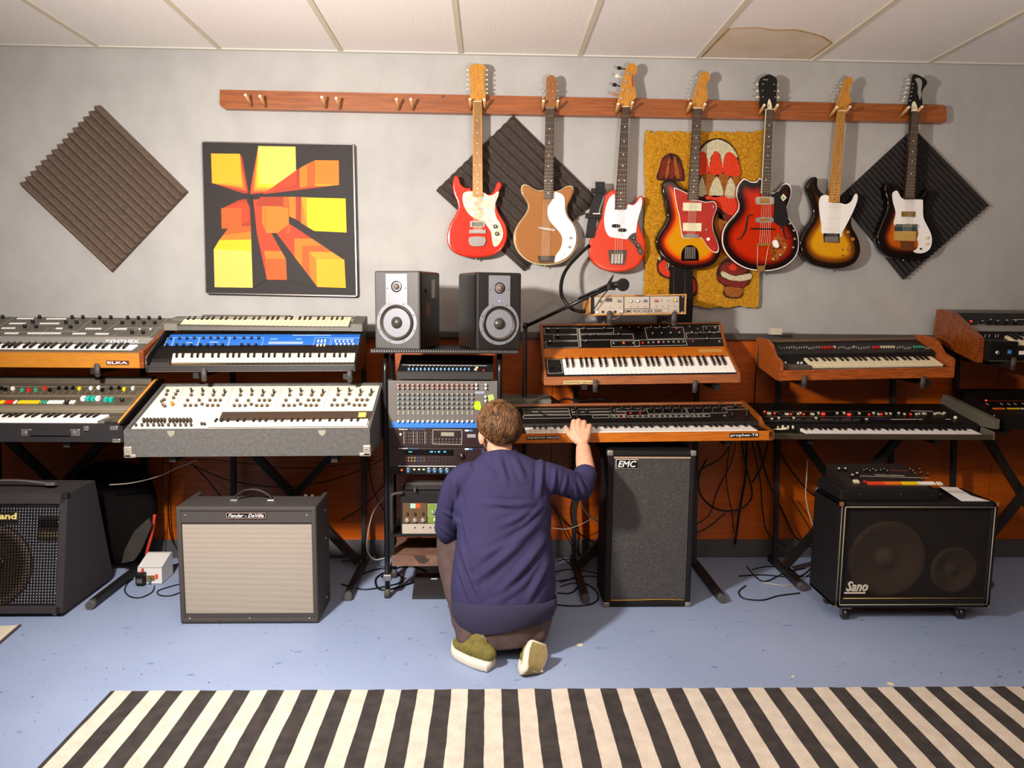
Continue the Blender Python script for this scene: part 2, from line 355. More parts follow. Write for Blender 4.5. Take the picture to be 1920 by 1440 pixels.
part(r2, 'binding', MB().prism([b-d*.6+V((0,0,.0005))-k*.01, a+d*.02+V((0,0,.0005))-k*.01, a+d*.02+V((0,0,.0005)), b-d*.6+V((0,0,.0005))], (0, 0, .007)), mat('dark_binding', '#4a3a3a', .9))
#@@WALLITEMS
# =================================================================== THINGS ON THE WALL
# peg rail
RY = 3.935
c = crop(400, 150, 3.84)
rl = thing('peg_rail', 'long orange-stained wooden board with dowel pegs holding the guitars', 'peg rail', P(1090, 210, 3.97))
tl, bl, tr, br = P(412, 168, RY), P(412, 203, RY), P(1775, 197, RY), P(1775, 230, RY)
pr = [tl, tl*.99+bl*.01, bl+V((0, 0, .022)), bl+V((.005, 0, .012)), bl+V((.014, 0, .003)), bl+V((.02, 0, 0))]
pr = [tl, bl+V((0, 0, .022)), bl+V((.007, 0, .008)), bl+V((.022, 0, 0)), br+V((-.012, 0, 0)), br+V((0, 0, .012)), tr+V((0, 0, -.012)), tr+V((-.012, 0, 0))]
part(rl, 'board', MB().prism(pr, (0, .0445, 0)), mat('rail_wood', '#94501c', .4, color2='#7a3d12', nscale=5, stretch=(1.5, 20, 24), coat=.2))
part(rl, 'knot', MB().cyl(P(831, 182, RY-.0008), P(831, 182, RY+.01), .009, n=12), mat('knot', '#3c1a0c', .5))
PEGM = mat('dowel_wood', '#b98a58', .5)
pegpx = [(460,178),(487,180),(603,182),(630,184),(743,186),(770,186)]
pairs = [((881,186),(908,187)),((1019,189),(1046,189)),((1159,195),(1186,192)),((1295,194),(1322,195)),((1433,197),(1458,197)),((1569,201),(1594,200)),((1704,201),(1729,200))]
for (u, v) in pegpx+[q for p_ in pairs for q in p_]:
    q = P(u, v, RY-.085); root = P(u, v, RY)*1.0; base = V((q.x+.004, RY+.005, q.z-.03))
    mb = MB().cyl(base, q, .0075, n=12); mb.cyl(q, q+(q-base).normalized()*.001, .0072, .0065, 12, 1)
    part(rl, 'peg', mb, [PEGM, mat('dowel_end', '#e6d6c0', .6)])
# foam wedge panels
FOAM = mat('acoustic_foam', '#6a584b', .95, color2='#5a4a3f', nscale=60, bump=.6, bscale=350)
FOAMD = mat('charcoal_foam', '#2b2524', .95, color2='#201b1a', nscale=60, bump=.6, bscale=350)
def foam(label, tp, rt, bt, lf, n, depth, m, wave=False):
    A, B, C, D = [P(u, v, WY-.004) for u, v in (lf, tp, rt, bt)]      # ridges run A->D and B->C
    mb = MB(); prof = []
    for i in range(n):
        if wave:
            for k in range(8): prof.append((i+k/8, .35+.65*(.5-.5*math.cos(2*PI*k/8))))
        else: prof += [(i+.02, .22), (i+.42, .95), (i+.5, 1), (i+.58, .95)]
    prof.append((n, .22 if not wave else .35))
    L = [A.lerp(B, t/n)-Y*depth*h for t, h in prof]; R = [D.lerp(C, t/n)-Y*depth*h for t, h in prof]; k = len(prof); m2 = 10
    vs = []
    for j in range(m2+1):
        for i in range(k):
            p = L[i].lerp(R[i], j/m2); p = p+V((0, noise.noise(p*9)*.004, 0)); vs.append(p)
    mb.add(vs, [(j*k+i, j*k+i+1, (j+1)*k+i+1, (j+1)*k+i) for j in range(m2) for i in range(k-1)], 0, wave)
    mb.add([vs[i] for i in range(k)]+[B, A], [list(range(k+2))]); mb.add([vs[m2*k+i] for i in range(k)]+[C, D], [list(range(k+2))])
    mb.add([A, D, vs[m2*k], vs[0]], [(0, 1, 2, 3)]); mb.add([B, C, vs[m2*k+k-1], vs[k-1]], [(0, 1, 2, 3)]); mb.add([A, B, C, D], [(0, 1, 2, 3)])
    return solo('acoustic_foam_panel', label, 'foam panel', mb, m, A.lerp(C, .5), 'wedge foam panels on the wall')
foam('brown wedge foam square hung as a diamond beside the op-art picture', (190,198), (354,360), (212,511), (42,350), 15, .045, FOAM)
foam('dark wavy foam diamond on the wall behind the red and copper guitars', (962,218), (1118,372), (982,508), (818,358), 12, .030, mat('dark_foam', '#41362f', .95, color2='#332a25', nscale=60, bump=.6, bscale=350), True)
foam('near-black foam diamond behind the small headed sunburst guitar with a white pickguard', (1712,240), (1852,384), (1692,524), (1570,372), 22, .026, FOAMD)
# op-art picture
c = crop(370, 255, 4.571)
PY = WY-.035
pt = thing('framed_picture', 'square picture of yellow and orange blocks receding on black', 'picture', P(524, 412, WY-.01))
fc = [P(*c(*q), PY) for q in [(50,58),(1333,78),(1362,1368),(82,1342)]]
part(pt, 'canvas', MB().prism(fc, (0, .03, 0)), mat('canvas_black', '#1c110f', .7, noise_amt=.15))
ctr = sum(fc, V())/4
for i in range(4):
    a, b = fc[i], fc[(i+1) % 4]; o = ((a+b)/2-ctr).normalized()*.006
    part(pt, 'frame', MB().prism([a-Y*.004, b-Y*.004, b+o-Y*.004, a+o-Y*.004], (0, .034, 0)), mat('silver_frame', '#6d6662', .35, .8))
pal = ['#cf9808', '#cdb04e', '#c06a08', '#d3ac02', '#b84c06', '#a83205', '#cc8606', '#b85607', '#962a05']
blocks = [
 (8, [(365,155),(385,180),(440,495),(420,500),(128,405),(118,150)]), (7, [(365,155),(372,200),(420,470),(130,405)]), (6, [(366,158),(376,300),(392,440),(128,405)]), (0, [(118,150),(365,153),(376,412),(126,404)]),
 (5, [(522,88),(460,420),(452,500),(600,485),(850,420)]), (7, [(522,88),(478,370),(472,480),(580,480),(850,420)]), (6, [(522,88),(492,390),(490,466),(620,462),(850,420)]), (3, [(522,88),(508,380),(510,440),(700,444),(850,420)]), (1, [(522,86),(842,92),(850,419),(532,412)]),
 (5, [(852,292),(1010,208),(1215,212),(1215,420),(560,500)]), (8, [(852,300),(880,280),(880,440),(680,480),(600,490),(850,420)]), (2, [(878,276),(942,240),(942,436),(878,442)]), (4, [(942,240),(1010,208),(1010,428),(942,436)]), (6, [(1010,410),(1216,412),(1216,420),(1100,430),(1010,430)]), (2, [(1010,208),(1212,210),(1215,418),(1010,412)]),
 (8, [(420,540),(455,620),(462,775),(380,775),(205,625),(360,548)]), (5, [(290,590),(400,565),(440,600),(445,740),(210,790),(205,625)]), (4, [(205,620),(380,618),(380,796),(210,794)]),
 (4, [(262,796),(380,775),(460,775),(462,850),(222,850)]), (2, [(222,850),(462,820),(465,890),(190,892)]), (3, [(190,892),(464,888),(466,985),(142,972)]), (1, [(142,970),(466,985),(478,1301),(150,1296)]),
 (5, [(480,545),(780,522),(790,700),(560,700),(600,830),(640,830),(760,1050),(595,1230),(510,830),(490,650)]), (8, [(540,522),(740,522),(740,600),(500,600)]), (4, [(740,522),(785,522),(785,640),(740,600)]), (2, [(785,522),(845,522),(845,714),(790,690)]), (8, [(845,522),(892,524),(892,745),(845,714)]), (2, [(892,524),(945,526),(945,780),(892,748)]), (6, [(892,524),(945,526),(1003,815),(940,775)]), (3, [(938,528),(1272,536),(1281,828),(1003,815),(945,780)]),
 (2, [(557,602),(720,604),(785,628),(590,630),(592,830),(557,745)]), (7, [(590,630),(578,620),(580,790),(592,830)]), (2, [(588,628),(784,628),(790,832),(592,832)]),
 (5, [(576,988),(740,990),(764,1055),(584,1055),(560,1000)]), (2, [(576,985),(732,988),(762,1052),(584,1052)]), (4, [(584,1052),(762,1054),(770,1234),(597,1232)]),
 (5, [(795,752),(1262,1060),(1030,1294),(680,838)]), (4, [(760,834),(795,752),(960,880),(834,880),(834,1040)]), (5, [(795,752),(960,880),(834,880),(834,1040),(685,838),(795,834)]), (2, [(834,880),(1000,880),(1262,1060),(900,940),(900,1120),(834,1040)]), (4, [(900,940),(1070,940),(1262,1060),(960,1200),(900,1120)]), (6, [(960,992),(1165,995),(1262,1060),(1020,1060),(1030,1294),(966,1205)]), (2, [(960,992),(1020,1056),(1028,1290),(966,1205)]), (0, [(1020,1054),(1262,1060),(1275,1303),(1028,1294)]),
]
for k, (ci, q) in enumerate(blocks):
    h = .0004+.00012*k
    part(pt, 'colour_block', MB().prism([P(*c(*p_), PY)-Y*h for p_ in q], (0, h, 0)), mat('paint_%d' % ci, pal[ci], .7))
part(pt, 'colour_block', MB().prism([P(*c(*p_), PY)-Y*.0062 for p_ in [(640,838),(684,838),(1030,1294),(772,1234),(762,1054)]], (0, .006, 0)), mat('canvas_black2', '#1c110f', .7))
part(pt, 'colour_block', MB().prism([P(*c(*p_), PY)-Y*.0062 for p_ in [(792,690),(1003,817),(1262,1062),(1240,1050),(792,752)]], (0, .006, 0)), MATS['canvas_black2'])
part(pt, 'colour_block', MB().prism([P(*c(*p_), PY)-Y*.0062 for p_ in [(455,500),(470,560),(492,650),(510,830),(597,1232),(478,1301),(462,775),(455,620),(430,540),(380,500),(440,490)]], (0, .006, 0)), MATS['canvas_black2'])
# shaggy hanging
c = crop(1190, 230, 4.0)
HY = WY-.03
hg = thing('shag_wall_hanging', 'yellow shaggy wall hanging with red and brown mushrooms behind the guitars', 'wall hanging', P(1318, 410, WY-.01))
def shag(name, c1, c2): return mat(name, c1, .95, color2=c2, nscale=90, bump=1, bscale=240)
def pile_poly(pts, m, h, name, wob=.004, lab=None, den=7):
    pts = spline([(*p_, ) for p_ in pts], 3, True) if wob else [V((*p_, 0)) for p_ in pts]
    q = []
    for i, p_ in enumerate(pts):
        a, b = P(*c(p_.x, p_.y), HY), P(*c(pts[(i+1) % len(pts)].x, pts[(i+1) % len(pts)].y), HY)
        k = max(1, int((b-a).length/.008))
        q += [a.lerp(b, j/k)+V((random.uniform(-1, 1)*wob*.5, 0, random.uniform(-1, 1)*wob*.5)) for j in range(k)]
    mb = MB(); mb.prism([p_-Y*h for p_ in q], (0, h+.012, 0)); return part(hg, name, mb, m, lab)
YS = shag('yellow_pile', '#c48c08', '#a06c04')
out = [(82,70),(140,75),(200,60),(260,72),(330,62),(400,75),(480,60),(560,72),(640,62),(720,72),(800,64),(880,72),(950,55),(968,70),(962,300),(955,600),(945,900),(935,1200),(925,1375),(850,1385),(780,1372),(700,1392),(640,1378),(560,1392),(480,1378),(425,1370),(330,1360),(200,1350),(75,1350),(78,1100),(72,800),(80,500),(74,300)]
base = pile_poly(out, YS, 0, 'yellow_ground', .006)
# tufts over the yellow ground give the pile its uneven face
mb = MB(); bl_, tr_ = P(*c(80, 1350), HY), P(*c(940, 75), HY)
for _ in range(5200):
    x = random.uniform(bl_.x, tr_.x); z = random.uniform(bl_.z+.002, tr_.z-.002); r = random.uniform(.002, .0042); a = random.uniform(0, 6.3)
    b0 = V((x, HY, z)); t_ = b0+V((random.uniform(-.004, .004), -random.uniform(.003, .007), random.uniform(-.008, .001)))
    mb.add([b0+V((r*math.cos(a), 0, r*math.sin(a))), b0+V((r*math.cos(a+2.1), 0, r*math.sin(a+2.1))), b0+V((r*math.cos(a+4.2), 0, r*math.sin(a+4.2))), t_], [(0, 1, 3), (1, 2, 3), (2, 0, 3)])
part(hg, 'pile_tufts', mb, YS, kind='stuff')
BRN, RDP, ORP, WHP, TAN = shag('brown_pile', '#3a120c', '#260a07'), shag('maroon_pile', '#7c1d0c', '#5f1408'), shag('orange_pile', '#d8370c', '#b82a08'), shag('white_pile', '#c9bf9e', '#aba17f'), shag('tan_pile', '#9a5812', '#7c430c')
H = .009
for m, h, q in [
 (BRN, H, [(165,420),(180,350),(205,270),(240,238),(290,235),(335,270),(358,340),(370,420),(345,440),(200,436)]), (RDP, H+.003, [(178,415),(200,300),(240,250),(250,260),(215,410)]), (TAN, H+.003, [(222,410),(245,290),(262,270),(250,400)]), (RDP, H+.003, [(255,410),(262,290),(285,290),(295,410)]), (TAN, H+.003, [(300,405),(290,275),(305,270),(335,410)]), (RDP, H+.003, [(330,300),(350,360),(355,425),(338,420),(322,310)]),
 (BRN, H, [(440,420),(440,260),(480,200),(530,145),(610,118),(690,140),(750,210),(785,320),(785,440),(790,600),(780,720),(700,740),(600,700),(450,560)]),
 (WHP, H+.003, [(490,225),(530,165),(610,130),(690,155),(745,215),(765,265),(700,230),(670,260),(658,370),(640,250),(600,222),(565,270),(550,370),(530,240)]), (ORP, H+.004, [(560,385),(565,300),(590,225),(620,225),(645,300),(650,385)]), (ORP, H+.004, [(665,385),(668,260),(700,222),(745,250),(780,320),(782,400)]), (ORP, H+.004, [(450,380),(455,240),(500,222),(530,240),(548,380)]),
 (TAN, H+.003, [(500,398),(600,398),(560,520),(530,540)]), (TAN, H+.003, [(625,398),(705,398),(665,540)]), (TAN, H+.003, [(725,398),(782,405),(760,500)]), (WHP, H+.004, [(552,545),(610,405),(660,545)]), (WHP, H+.004, [(670,550),(715,410),(760,560)]), (WHP, H+.004, [(470,545),(500,405),(530,540)]), (ORP, H+.004, [(520,560),(650,550),(780,575),(775,690),(700,690),(640,650)]),
 (TAN, H, [(600,700),(650,690),(660,760),(690,900),(640,1000),(600,980)]), (RDP, H+.002, [(660,700),(720,680),(750,740),(700,750)]),
 (BRN, H, [(165,1080),(180,1010),(250,1010),(270,1165),(190,1145)]), (ORP, H+.003, [(175,1080),(195,1040),(235,1040),(260,1155),(195,1130)]), (WHP, H+.003, [(235,1055),(255,1060),(245,1120)]), (WHP, H+.003, [(172,1010),(190,1010),(185,1035)]),
 (BRN, H, [(400,1150),(450,1160),(468,1230),(455,1295),(400,1300)]), (ORP, H+.003, [(405,1165),(440,1175),(455,1235),(440,1285),(405,1290)]),
 (BRN, H, [(612,1130),(640,1060),(700,1010),(790,1040),(850,1090),(868,1150),(850,1210),(800,1245),(810,1280),(780,1315),(700,1315),(660,1280),(670,1225),(625,1190)]), (RDP, H+.003, [(622,1150),(680,1175),(780,1190),(850,1185),(830,1220),(780,1238),(680,1215),(630,1185)]), (WHP, H+.003, [(640,1130),(660,1115),(740,1150),(862,1130),(862,1175),(760,1190),(670,1165)]), (ORP, H+.004, [(700,1080),(735,1060),(760,1090),(740,1110),(710,1105)]), (RDP, H+.002, [(640,1110),(680,1050),(760,1060),(840,1110),(740,1145)]), (TAN, H+.003, [(675,1230),(800,1245),(795,1285),(770,1308),(705,1305),(672,1275)]),
]: pile_poly(q, m, h, 'pile_patch', .003)
# ---------------------------------------------------------------- guitars
q = [P(u, v, 3.915) for u, v in ((1258,500),(1299,500),(1300,560),(1297,618),(1262,618),(1257,560))]
t = solo('leather_case', 'narrow black leather case standing between the vocoder and the mushroom hanging', 'case', MB().prism(q, (0, .035, 0)), mat('black_leather', '#0d0908', .5, spec=.15, bump=.4, bscale=60), q[4])
for u in (1263, 1284): part(t, 'seam', MB().cyl(P(u, 503, 3.914), P(u+1, 616, 3.914), .0018, n=6), mat('leather_seam', '#3a2c26', .5))
GF, GB, GN = 3.900, 3.948, 3.884      # body front, body back, fingerboard face
def burst(name, stops, rough=.12):
    m = bpy.data.materials.new(name); m.use_nodes = True; nt = m.node_tree; b = nt.nodes['Principled BSDF']
    a = nd(nt, 'ShaderNodeAttribute', attribute_name='edge'); nz = tex(nt, 'ShaderNodeTexNoise', 12, stretch=(20, 1, 1.5), Detail=6)
    c_ = ramp(nt, a.outputs['Fac'], stops); g = ramp(nt, nz.outputs['Fac'], [(.3, (.75,.75,.75,1)), (.7, (1,1,1,1))])
    nt.links.new(mixc(nt, .35, c_, g, 'MULTIPLY'), b.inputs['Base Color']); b.inputs['Roughness'].default_value = rough; b.inputs['Coat Weight'].default_value = .15; b.inputs['Coat Roughness'].default_value = .06; b.inputs['Specular IOR Level'].default_value = .3
    return m
def inset(pts, d):
    n = len(pts); out = []; area = sum(pts[i].x*pts[(i+1) % n].z-pts[(i+1) % n].x*pts[i].z for i in range(n)); sg = 1 if area > 0 else -1
    for i in range(n):
        t = pts[(i+1) % n]-pts[i-1]; t = V((t.x, 0, t.z)).normalized(); out.append(pts[i]+V((-t.z, 0, t.x))*d*sg)
    return out
def flat_body(t, c, outline, m, yf=GF, yb=GB, name='body', k=4, rnd=.006, label=None, grid=.008):
    px = spline(outline, k, True); pts = [P(*c(p.x, p.y), yf) for p in px]; n = len(pts)
    inn = inset(pts, rnd)
    ox = [V((p.x, p.z)) for p in inn]
    xs_ = [p.x for p in ox]; zs = [p.y for p in ox]
    def inside(q):
        r = False; j = n-1
        for i in range(n):
            a, b = ox[i], ox[j]
            if (a.y > q.y) != (b.y > q.y) and q.x < (b.x-a.x)*(q.y-a.y)/(b.y-a.y)+a.x: r = not r
            j = i
        return r
    def dist(q):
        best = 9
        for i in range(n):
            a, b = ox[i], ox[(i+1) % n]; d = b-a; tt = max(0, min(1, (q-a).dot(d)/max(d.length_squared, 1e-12))); best = min(best, (a+d*tt-q).length)
        return best
    gp = []; x = min(xs_)+grid/2
    while x < max(xs_):
        z = min(zs)+grid/2
        while z < max(zs):
            q = V((x, z))
            if inside(q) and dist(q) > grid*.5: gp.append(q)
            z += grid
        x += grid
    vs2, _, fs, *_r = delaunay_2d_cdt([V((p.x, p.y)) for p in ox]+gp, [(i, (i+1) % n) for i in range(n)], [], 1, 1e-7)
    ff = []
    for f_ in fs:
        cc = sum((vs2[i] for i in f_), V((0, 0)))/len(f_)
        if inside(cc): ff.append(list(f_))
    mb = MB(); front = [V((v.x, yf, v.y)) for v in vs2]; k0 = len(front)
    mid = [p+Y*rnd*.9 for p in pts]; back = [p+Y*(yb-yf-rnd*.9) for p in pts]; q2 = [p+Y*.0 for p in inset(pts, rnd*.35)]; q2 = [V((p.x, yf+rnd*.25, p.z)) for p in q2]
    allv = front+q2+mid+back+[V((p.x, yb, p.z)) for p in inn]
    A0 = k0; fl = list(ff)
    idx = {i: i for i in range(n)}
    for i in range(n):
        j = (i+1) % n
        fl += [(i, j, A0+j, A0+i), (A0+i, A0+j, A0+n+j, A0+n+i), (A0+n+i, A0+n+j, A0+2*n+j, A0+2*n+i), (A0+2*n+i, A0+2*n+j, A0+3*n+j, A0+3*n+i)]
    fl.append([A0+3*n+i for i in range(n)])
    me = bpy.data.meshes.new(name); me.from_pydata([(t.inv @ v)[:] for v in allv], [], fl); me.materials.append(m)
    at = me.attributes.new('edge', 'FLOAT', 'POINT'); vals = [dist(v)/.1 for v in vs2]+[0.0]*(len(allv)-k0); at.data.foreach_set('value', vals)
    me.polygons.foreach_set('use_smooth', [True]*len(fl))
    bm = bmesh.new(); bm.from_mesh(me); bmesh.ops.recalc_face_normals(bm, faces=bm.faces); bm.to_mesh(me); bm.free()
    o = bpy.data.objects.new(name, me); COL.objects.link(o); o.parent = t.o
    if label: o['label'] = label
    return T(o, t.M)
def gplate(t, c, name, pts, m, y, th=.002, k=3, label=None, curve=True):
    px = spline(pts, k, True) if curve else [V((*p, 0)) for p in pts]
    mb = MB(); mb.prism([P(*c(p.x, p.y), y) for p in px], (0, th, 0)); return part(t, name, mb, m, label)
def gcyl(t, c, name, p, r, m, y, h, n=14, top=None, label=None):
    q = P(*c(*p), y); mb = MB().cyl(q+Y*h, q, r*1.08, r, n); mb.cyl(q, q-Y*.0006, r*.6, r*.55, n, 1); return part(t, name, mb, [m, top or m], label)
FRET = mat('fret_wire', '#9c917c', .3, .8); STR = mat('string', '#b0a690', .3, .9); DOT = mat('pearl_dot', '#f0e8d8', .3); DOTK = mat('dark_dot', '#2a1508', .5)
def neck(t, c, top, bot, m, nut=DOT, frets=20, dots=(), dm=None, binding=None, bridge=None, nstr=6, y=GN, hs=None, side=None):
    (x0, x1, yt), (x2, x3, yb_) = top, bot
    A, B, C_, D = P(*c(x0, yt), y), P(*c(x1, yt), y), P(*c(x3, yb_), y), P(*c(x2, yb_), y)
    mb = MB().prism([A, B, C_, D], (0, .008, 0)); part(t, 'fingerboard', mb, m)
    mb = MB(); ax = (B-A)*.04
    mb.prism([A+Y*.008+ax, B+Y*.008-ax, C_+Y*.008-ax, D+Y*.008+ax], (0, .012, 0)); part(t, 'neck', mb, side or m)
    part(t, 'nut', MB().prism([A-Y*.002+(A-D).normalized()*.004, B-Y*.002+(B-C_).normalized()*.004, B-Y*.002, A-Y*.002], (0, .008, 0)), nut)
    L = 1.0/(1-2**(-frets/12)); me = None
    for k in range(1, frets+1):
        s_ = (1-2**(-k/12))*L
        if s_ > .985: break
        a, b = A.lerp(D, s_), B.lerp(C_, s_); part(t, 'fret', MB().prism([a-Y*.0012, b-Y*.0012, b-Y*.0012-Z*.0013, a-Y*.0012-Z*.0013], (0, .0015, 0)), FRET)
    for d in dots:
        q = P(*c(*d), y-.0006); part(t, 'fret_marker', MB().cyl(q+Y*.001, q, .0032, n=10), dm or DOT)
    if binding: part(t, 'neck_binding', MB().prism([A-Y*.0006, A-Y*.0006+ax*2, D-Y*.0006+ax*2, D-Y*.0006], (0, .008, 0)), binding)
    if bridge:
        bx0, bx1, by = bridge; q0, q1 = P(*c(bx0, by), GF-.014), P(*c(bx1, by), GF-.014)
        for k in range(nstr):
            f = (k+.5)/nstr; a = A.lerp(B, .1+.8*f)-Y*.0035; b = q0.lerp(q1, f); part(t, 'string', MB().cyl(a, b, .00055, n=4, cap=False), STR)
def tuners(t, c, btn, posts=(), bm_=CHR, r=.006, sx=1.0, y=GN+.012, side=-1):
    for p in btn:
        q = P(*c(*p), y); part(t, 'tuning_peg', MB().cyl(q-X*side*r*2.5+X*0, q-X*side*r, .002, n=6).sph(q, (r*sx, r*.55, r*1.05), n=10), bm_)
    for p in posts:
        q = P(*c(*p), GN-.004); part(t, 'string_post', MB().cyl(q+Y*.012, q, .0034, .0028, n=10), CHR)
def strap_button(t, c, p):
    q = P(*c(*p), (GF+GB)/2); part(t, 'strap_button', MB().cyl(q+Z*.006, q-Z*.004, .003, .005, n=10), CHR)
REDG = mat('red_gloss', '#b82208', .22, coat=.2); REDG2 = mat('fiesta_red', '#c43006', .25, coat=.15); COPPER = mat('copper_finish', '#8f5615', .35, .15, coat=.3)
def _pearl(nt, b):
    v_ = tex(nt, 'ShaderNodeTexVoronoi', 110); n_ = tex(nt, 'ShaderNodeTexNoise', 60, Detail=4)
    nt.links.new(mixc(nt, .6, ramp(nt, n_.outputs['Fac'], [(.3, '#c6b795'), (.7, '#efe6cf')]), v_.outputs['Color'], 'SOFT_LIGHT'), b.inputs['Base Color']); b.inputs['Roughness'].default_value = .25
PEARL = procedural('pearl_cream', _pearl)
def _pearl2(nt, b):
    n_ = tex(nt, 'ShaderNodeTexNoise', 70, Detail=5); nt.links.new(ramp(nt, n_.outputs['Fac'], [(.3, '#cfcbd2'), (.7, '#f2eff2')]), b.inputs['Base Color']); b.inputs['Roughness'].default_value = .25
PEARLW = procedural('pearl_white', _pearl2)
def _tort(nt, b):
    n_ = tex(nt, 'ShaderNodeTexNoise', 50, Detail=4); nt.links.new(ramp(nt, n_.outputs['Fac'], [(.35, '#54200c'), (.6, '#a5521c')]), b.inputs['Base Color']); b.inputs['Roughness'].default_value = .2
TORT = procedural('tortoiseshell', _tort)
GUARDR = mat('red_guard', '#a81d0a', .3, noise_amt=.2, nscale=50)
c1, c2, c3, c4 = crop(820, 100, 3.43), crop(1080, 100, 3.43), crop(1320, 100, 3.272), crop(1560, 100, 3.272)
def guitar(label, u, v, cat='guitar', name='electric_guitar'): return thing(name, label, cat, P(u, v, (GF+GB)/2), group='guitars hanging from the peg rail')
# 1: red twelve string
g = guitar('red twelve-string electric guitar with pearly guard and cream headstock', 894, 485)
flat_body(g, c1, [(122,785),(106,800),(97,850),(105,900),(125,950),(132,990),(115,1040),(90,1080),(70,1130),(62,1190),(72,1240),(100,1275),(150,1300),(220,1313),(300,1310),(370,1293),(420,1255),(445,1200),(450,1150),(438,1100),(412,1055),(388,1010),(378,960),(388,905),(408,870),(415,845),(405,828),(390,826),(378,845),(365,880),(345,903),(320,905),(292,890),(225,880),(212,865),(190,865),(165,855),(148,835),(138,800)], REDG)
gplate(g, c1, 'pickguard', [(168,900),(195,888),(225,888),(290,892),(330,915),(362,908),(392,886),(392,915),(374,960),(370,1010),(380,1055),(402,1090),(418,1130),(422,1170),(405,1215),(378,1243),(360,1235),(352,1200),(345,1150),(320,1110),(300,1085),(270,1073),(235,1058),(200,1030),(175,990),(162,940)], PEARL, GF-.0025, .003)
neck(g, c1, (229,285,312), (227,292,920), MAPLE, CREAM, 21, [(256,430),(256,510),(256,580),(257,641),(238,720),(275,720),(258,780),(258,828),(258,868),(258,895)], bridge=(230,290,1150), nstr=12)
gplate(g, c1, 'headstock', [(210,296),(213,230),(208,170),(203,95),(225,72),(258,66),(290,72),(312,90),(306,130),(303,170),(306,230),(310,290),(285,303),(230,303)], MAPLE, GN+.004, .014, 2)
tuners(g, c1, [(193,107),(193,138),(193,170),(193,200),(193,230)], [(224,y_) for y_ in (107,137,167,200,230,258)], CREAM, .0045)
tuners(g, c1, [(320,107),(320,138),(320,170),(320,200),(320,230),(320,255)], [(290,y_) for y_ in (107,137,167,200,230,258)], CREAM, .0045, side=1)
gplate(g, c1, 'pickup', [(210,1078),(304,1078),(306,1118),(210,1118)], CHR, GF-.008, .009, 1, curve=False); gplate(g, c1, 'pickup_cover', [(225,1086),(292,1086),(292,1112),(225,1112)], DRK, GF-.009, .002, 1, curve=False)
gplate(g, c1, 'bridge', [(205,1134),(312,1134),(312,1158),(205,1158)], CHR, GF-.010, .011, 1, curve=False); gplate(g, c1, 'tailpiece', [(206,1182),(307,1182),(304,1228),(280,1240),(230,1240),(208,1228)], CHR, GF-.012, .013, 2)
for p in [(372,1112),(383,1160)]: gcyl(g, c1, 'knob', p, .010, BLK, GF-.014, .013, top=CHR)
for p in [(350,1075),(377,1200)]: gcyl(g, c1, 'switch', p, .003, CHR, GF-.008, .008)
strap_button(g, c1, (250,1322))
# 2: copper guitar
g = guitar('copper double-horned guitar with a curved white guard and narrow brown headstock', 1025, 500)
OUT2 = [(545,850),(560,842),(590,850),(620,868),(650,880),(680,880),(750,884),(775,884),(800,872),(830,855),(858,850),(875,862),(877,890),(862,930),(842,970),(835,1010),(845,1050),(875,1090),(898,1140),(905,1190),(897,1240),(870,1290),(830,1330),(780,1352),(700,1362),(620,1352),(560,1320),(515,1270),(492,1210),(495,1150),(520,1095),(555,1050),(578,1010),(583,975),(568,940),(545,905),(538,870)]
flat_body(g, c1, OUT2, mat('cream_binding', '#d9c89a', .3), yf=GF+.003, name='body_side')
def shrink(o, cx, cy, k): return [(cx+(x-cx)*k, cy+(y-cy)*k) for x, y in o]
flat_body(g, c1, shrink(OUT2, 702, 1100, .975), COPPER, yf=GF, yb=GF+.01, rnd=.003, name='body_top')
gplate(g, c1, 'pickguard', [(750,893),(790,900),(815,925),(820,970),(822,1010),(838,1055),(868,1095),(888,1140),(893,1190),(885,1240),(860,1285),(820,1320),(770,1342),(745,1340),(762,1300),(790,1260),(803,1215),(800,1175),(778,1140),(745,1105),(720,1070),(708,1025),(712,985),(735,950),(745,920)], WPL, GF-.0025, .003)
neck(g, c1, (697,752,355), (685,745,935), ROSE, STEEL, 21, [(722,484),(719,576),(717,655),(715,727),(694,820),(733,820),(713,897)], bridge=(666,722,1330))
gplate(g, c1, 'headstock', [(697,356),(700,250),(701,165),(714,147),(733,139),(752,147),(765,168),(766,240),(762,300),(753,356)], mat('brown_head', '#8a5426', .4, noise_amt=.2), GN+.003, .013, 2)
tuners(g, c1, [(688,197),(684,241),(680,284)], [(712,200),(708,243),(706,287)], CHR, .0045); tuners(g, c1, [(772,197),(776,241),(778,284)], [(742,200),(743,243),(746,287)], CHR, .0045, side=1)
gplate(g, c1, 'pickup', [(655,1116),(752,1130),(750,1143),(655,1128)], CHR, GF-.009, .01, 2); gplate(g, c1, 'bridge', [(645,1302),(757,1302),(750,1345),(655,1345)], ROSE, GF-.008, .009, 1, curve=False)
for p in [(858,1187),(850,1245)]: gcyl(g, c1, 'knob', p, .006, STEEL, GF-.012, .012)
gcyl(g, c1, 'switch', (815,1293), .003, STEEL, GF-.008, .008); strap_button(g, c1, (690,1368))
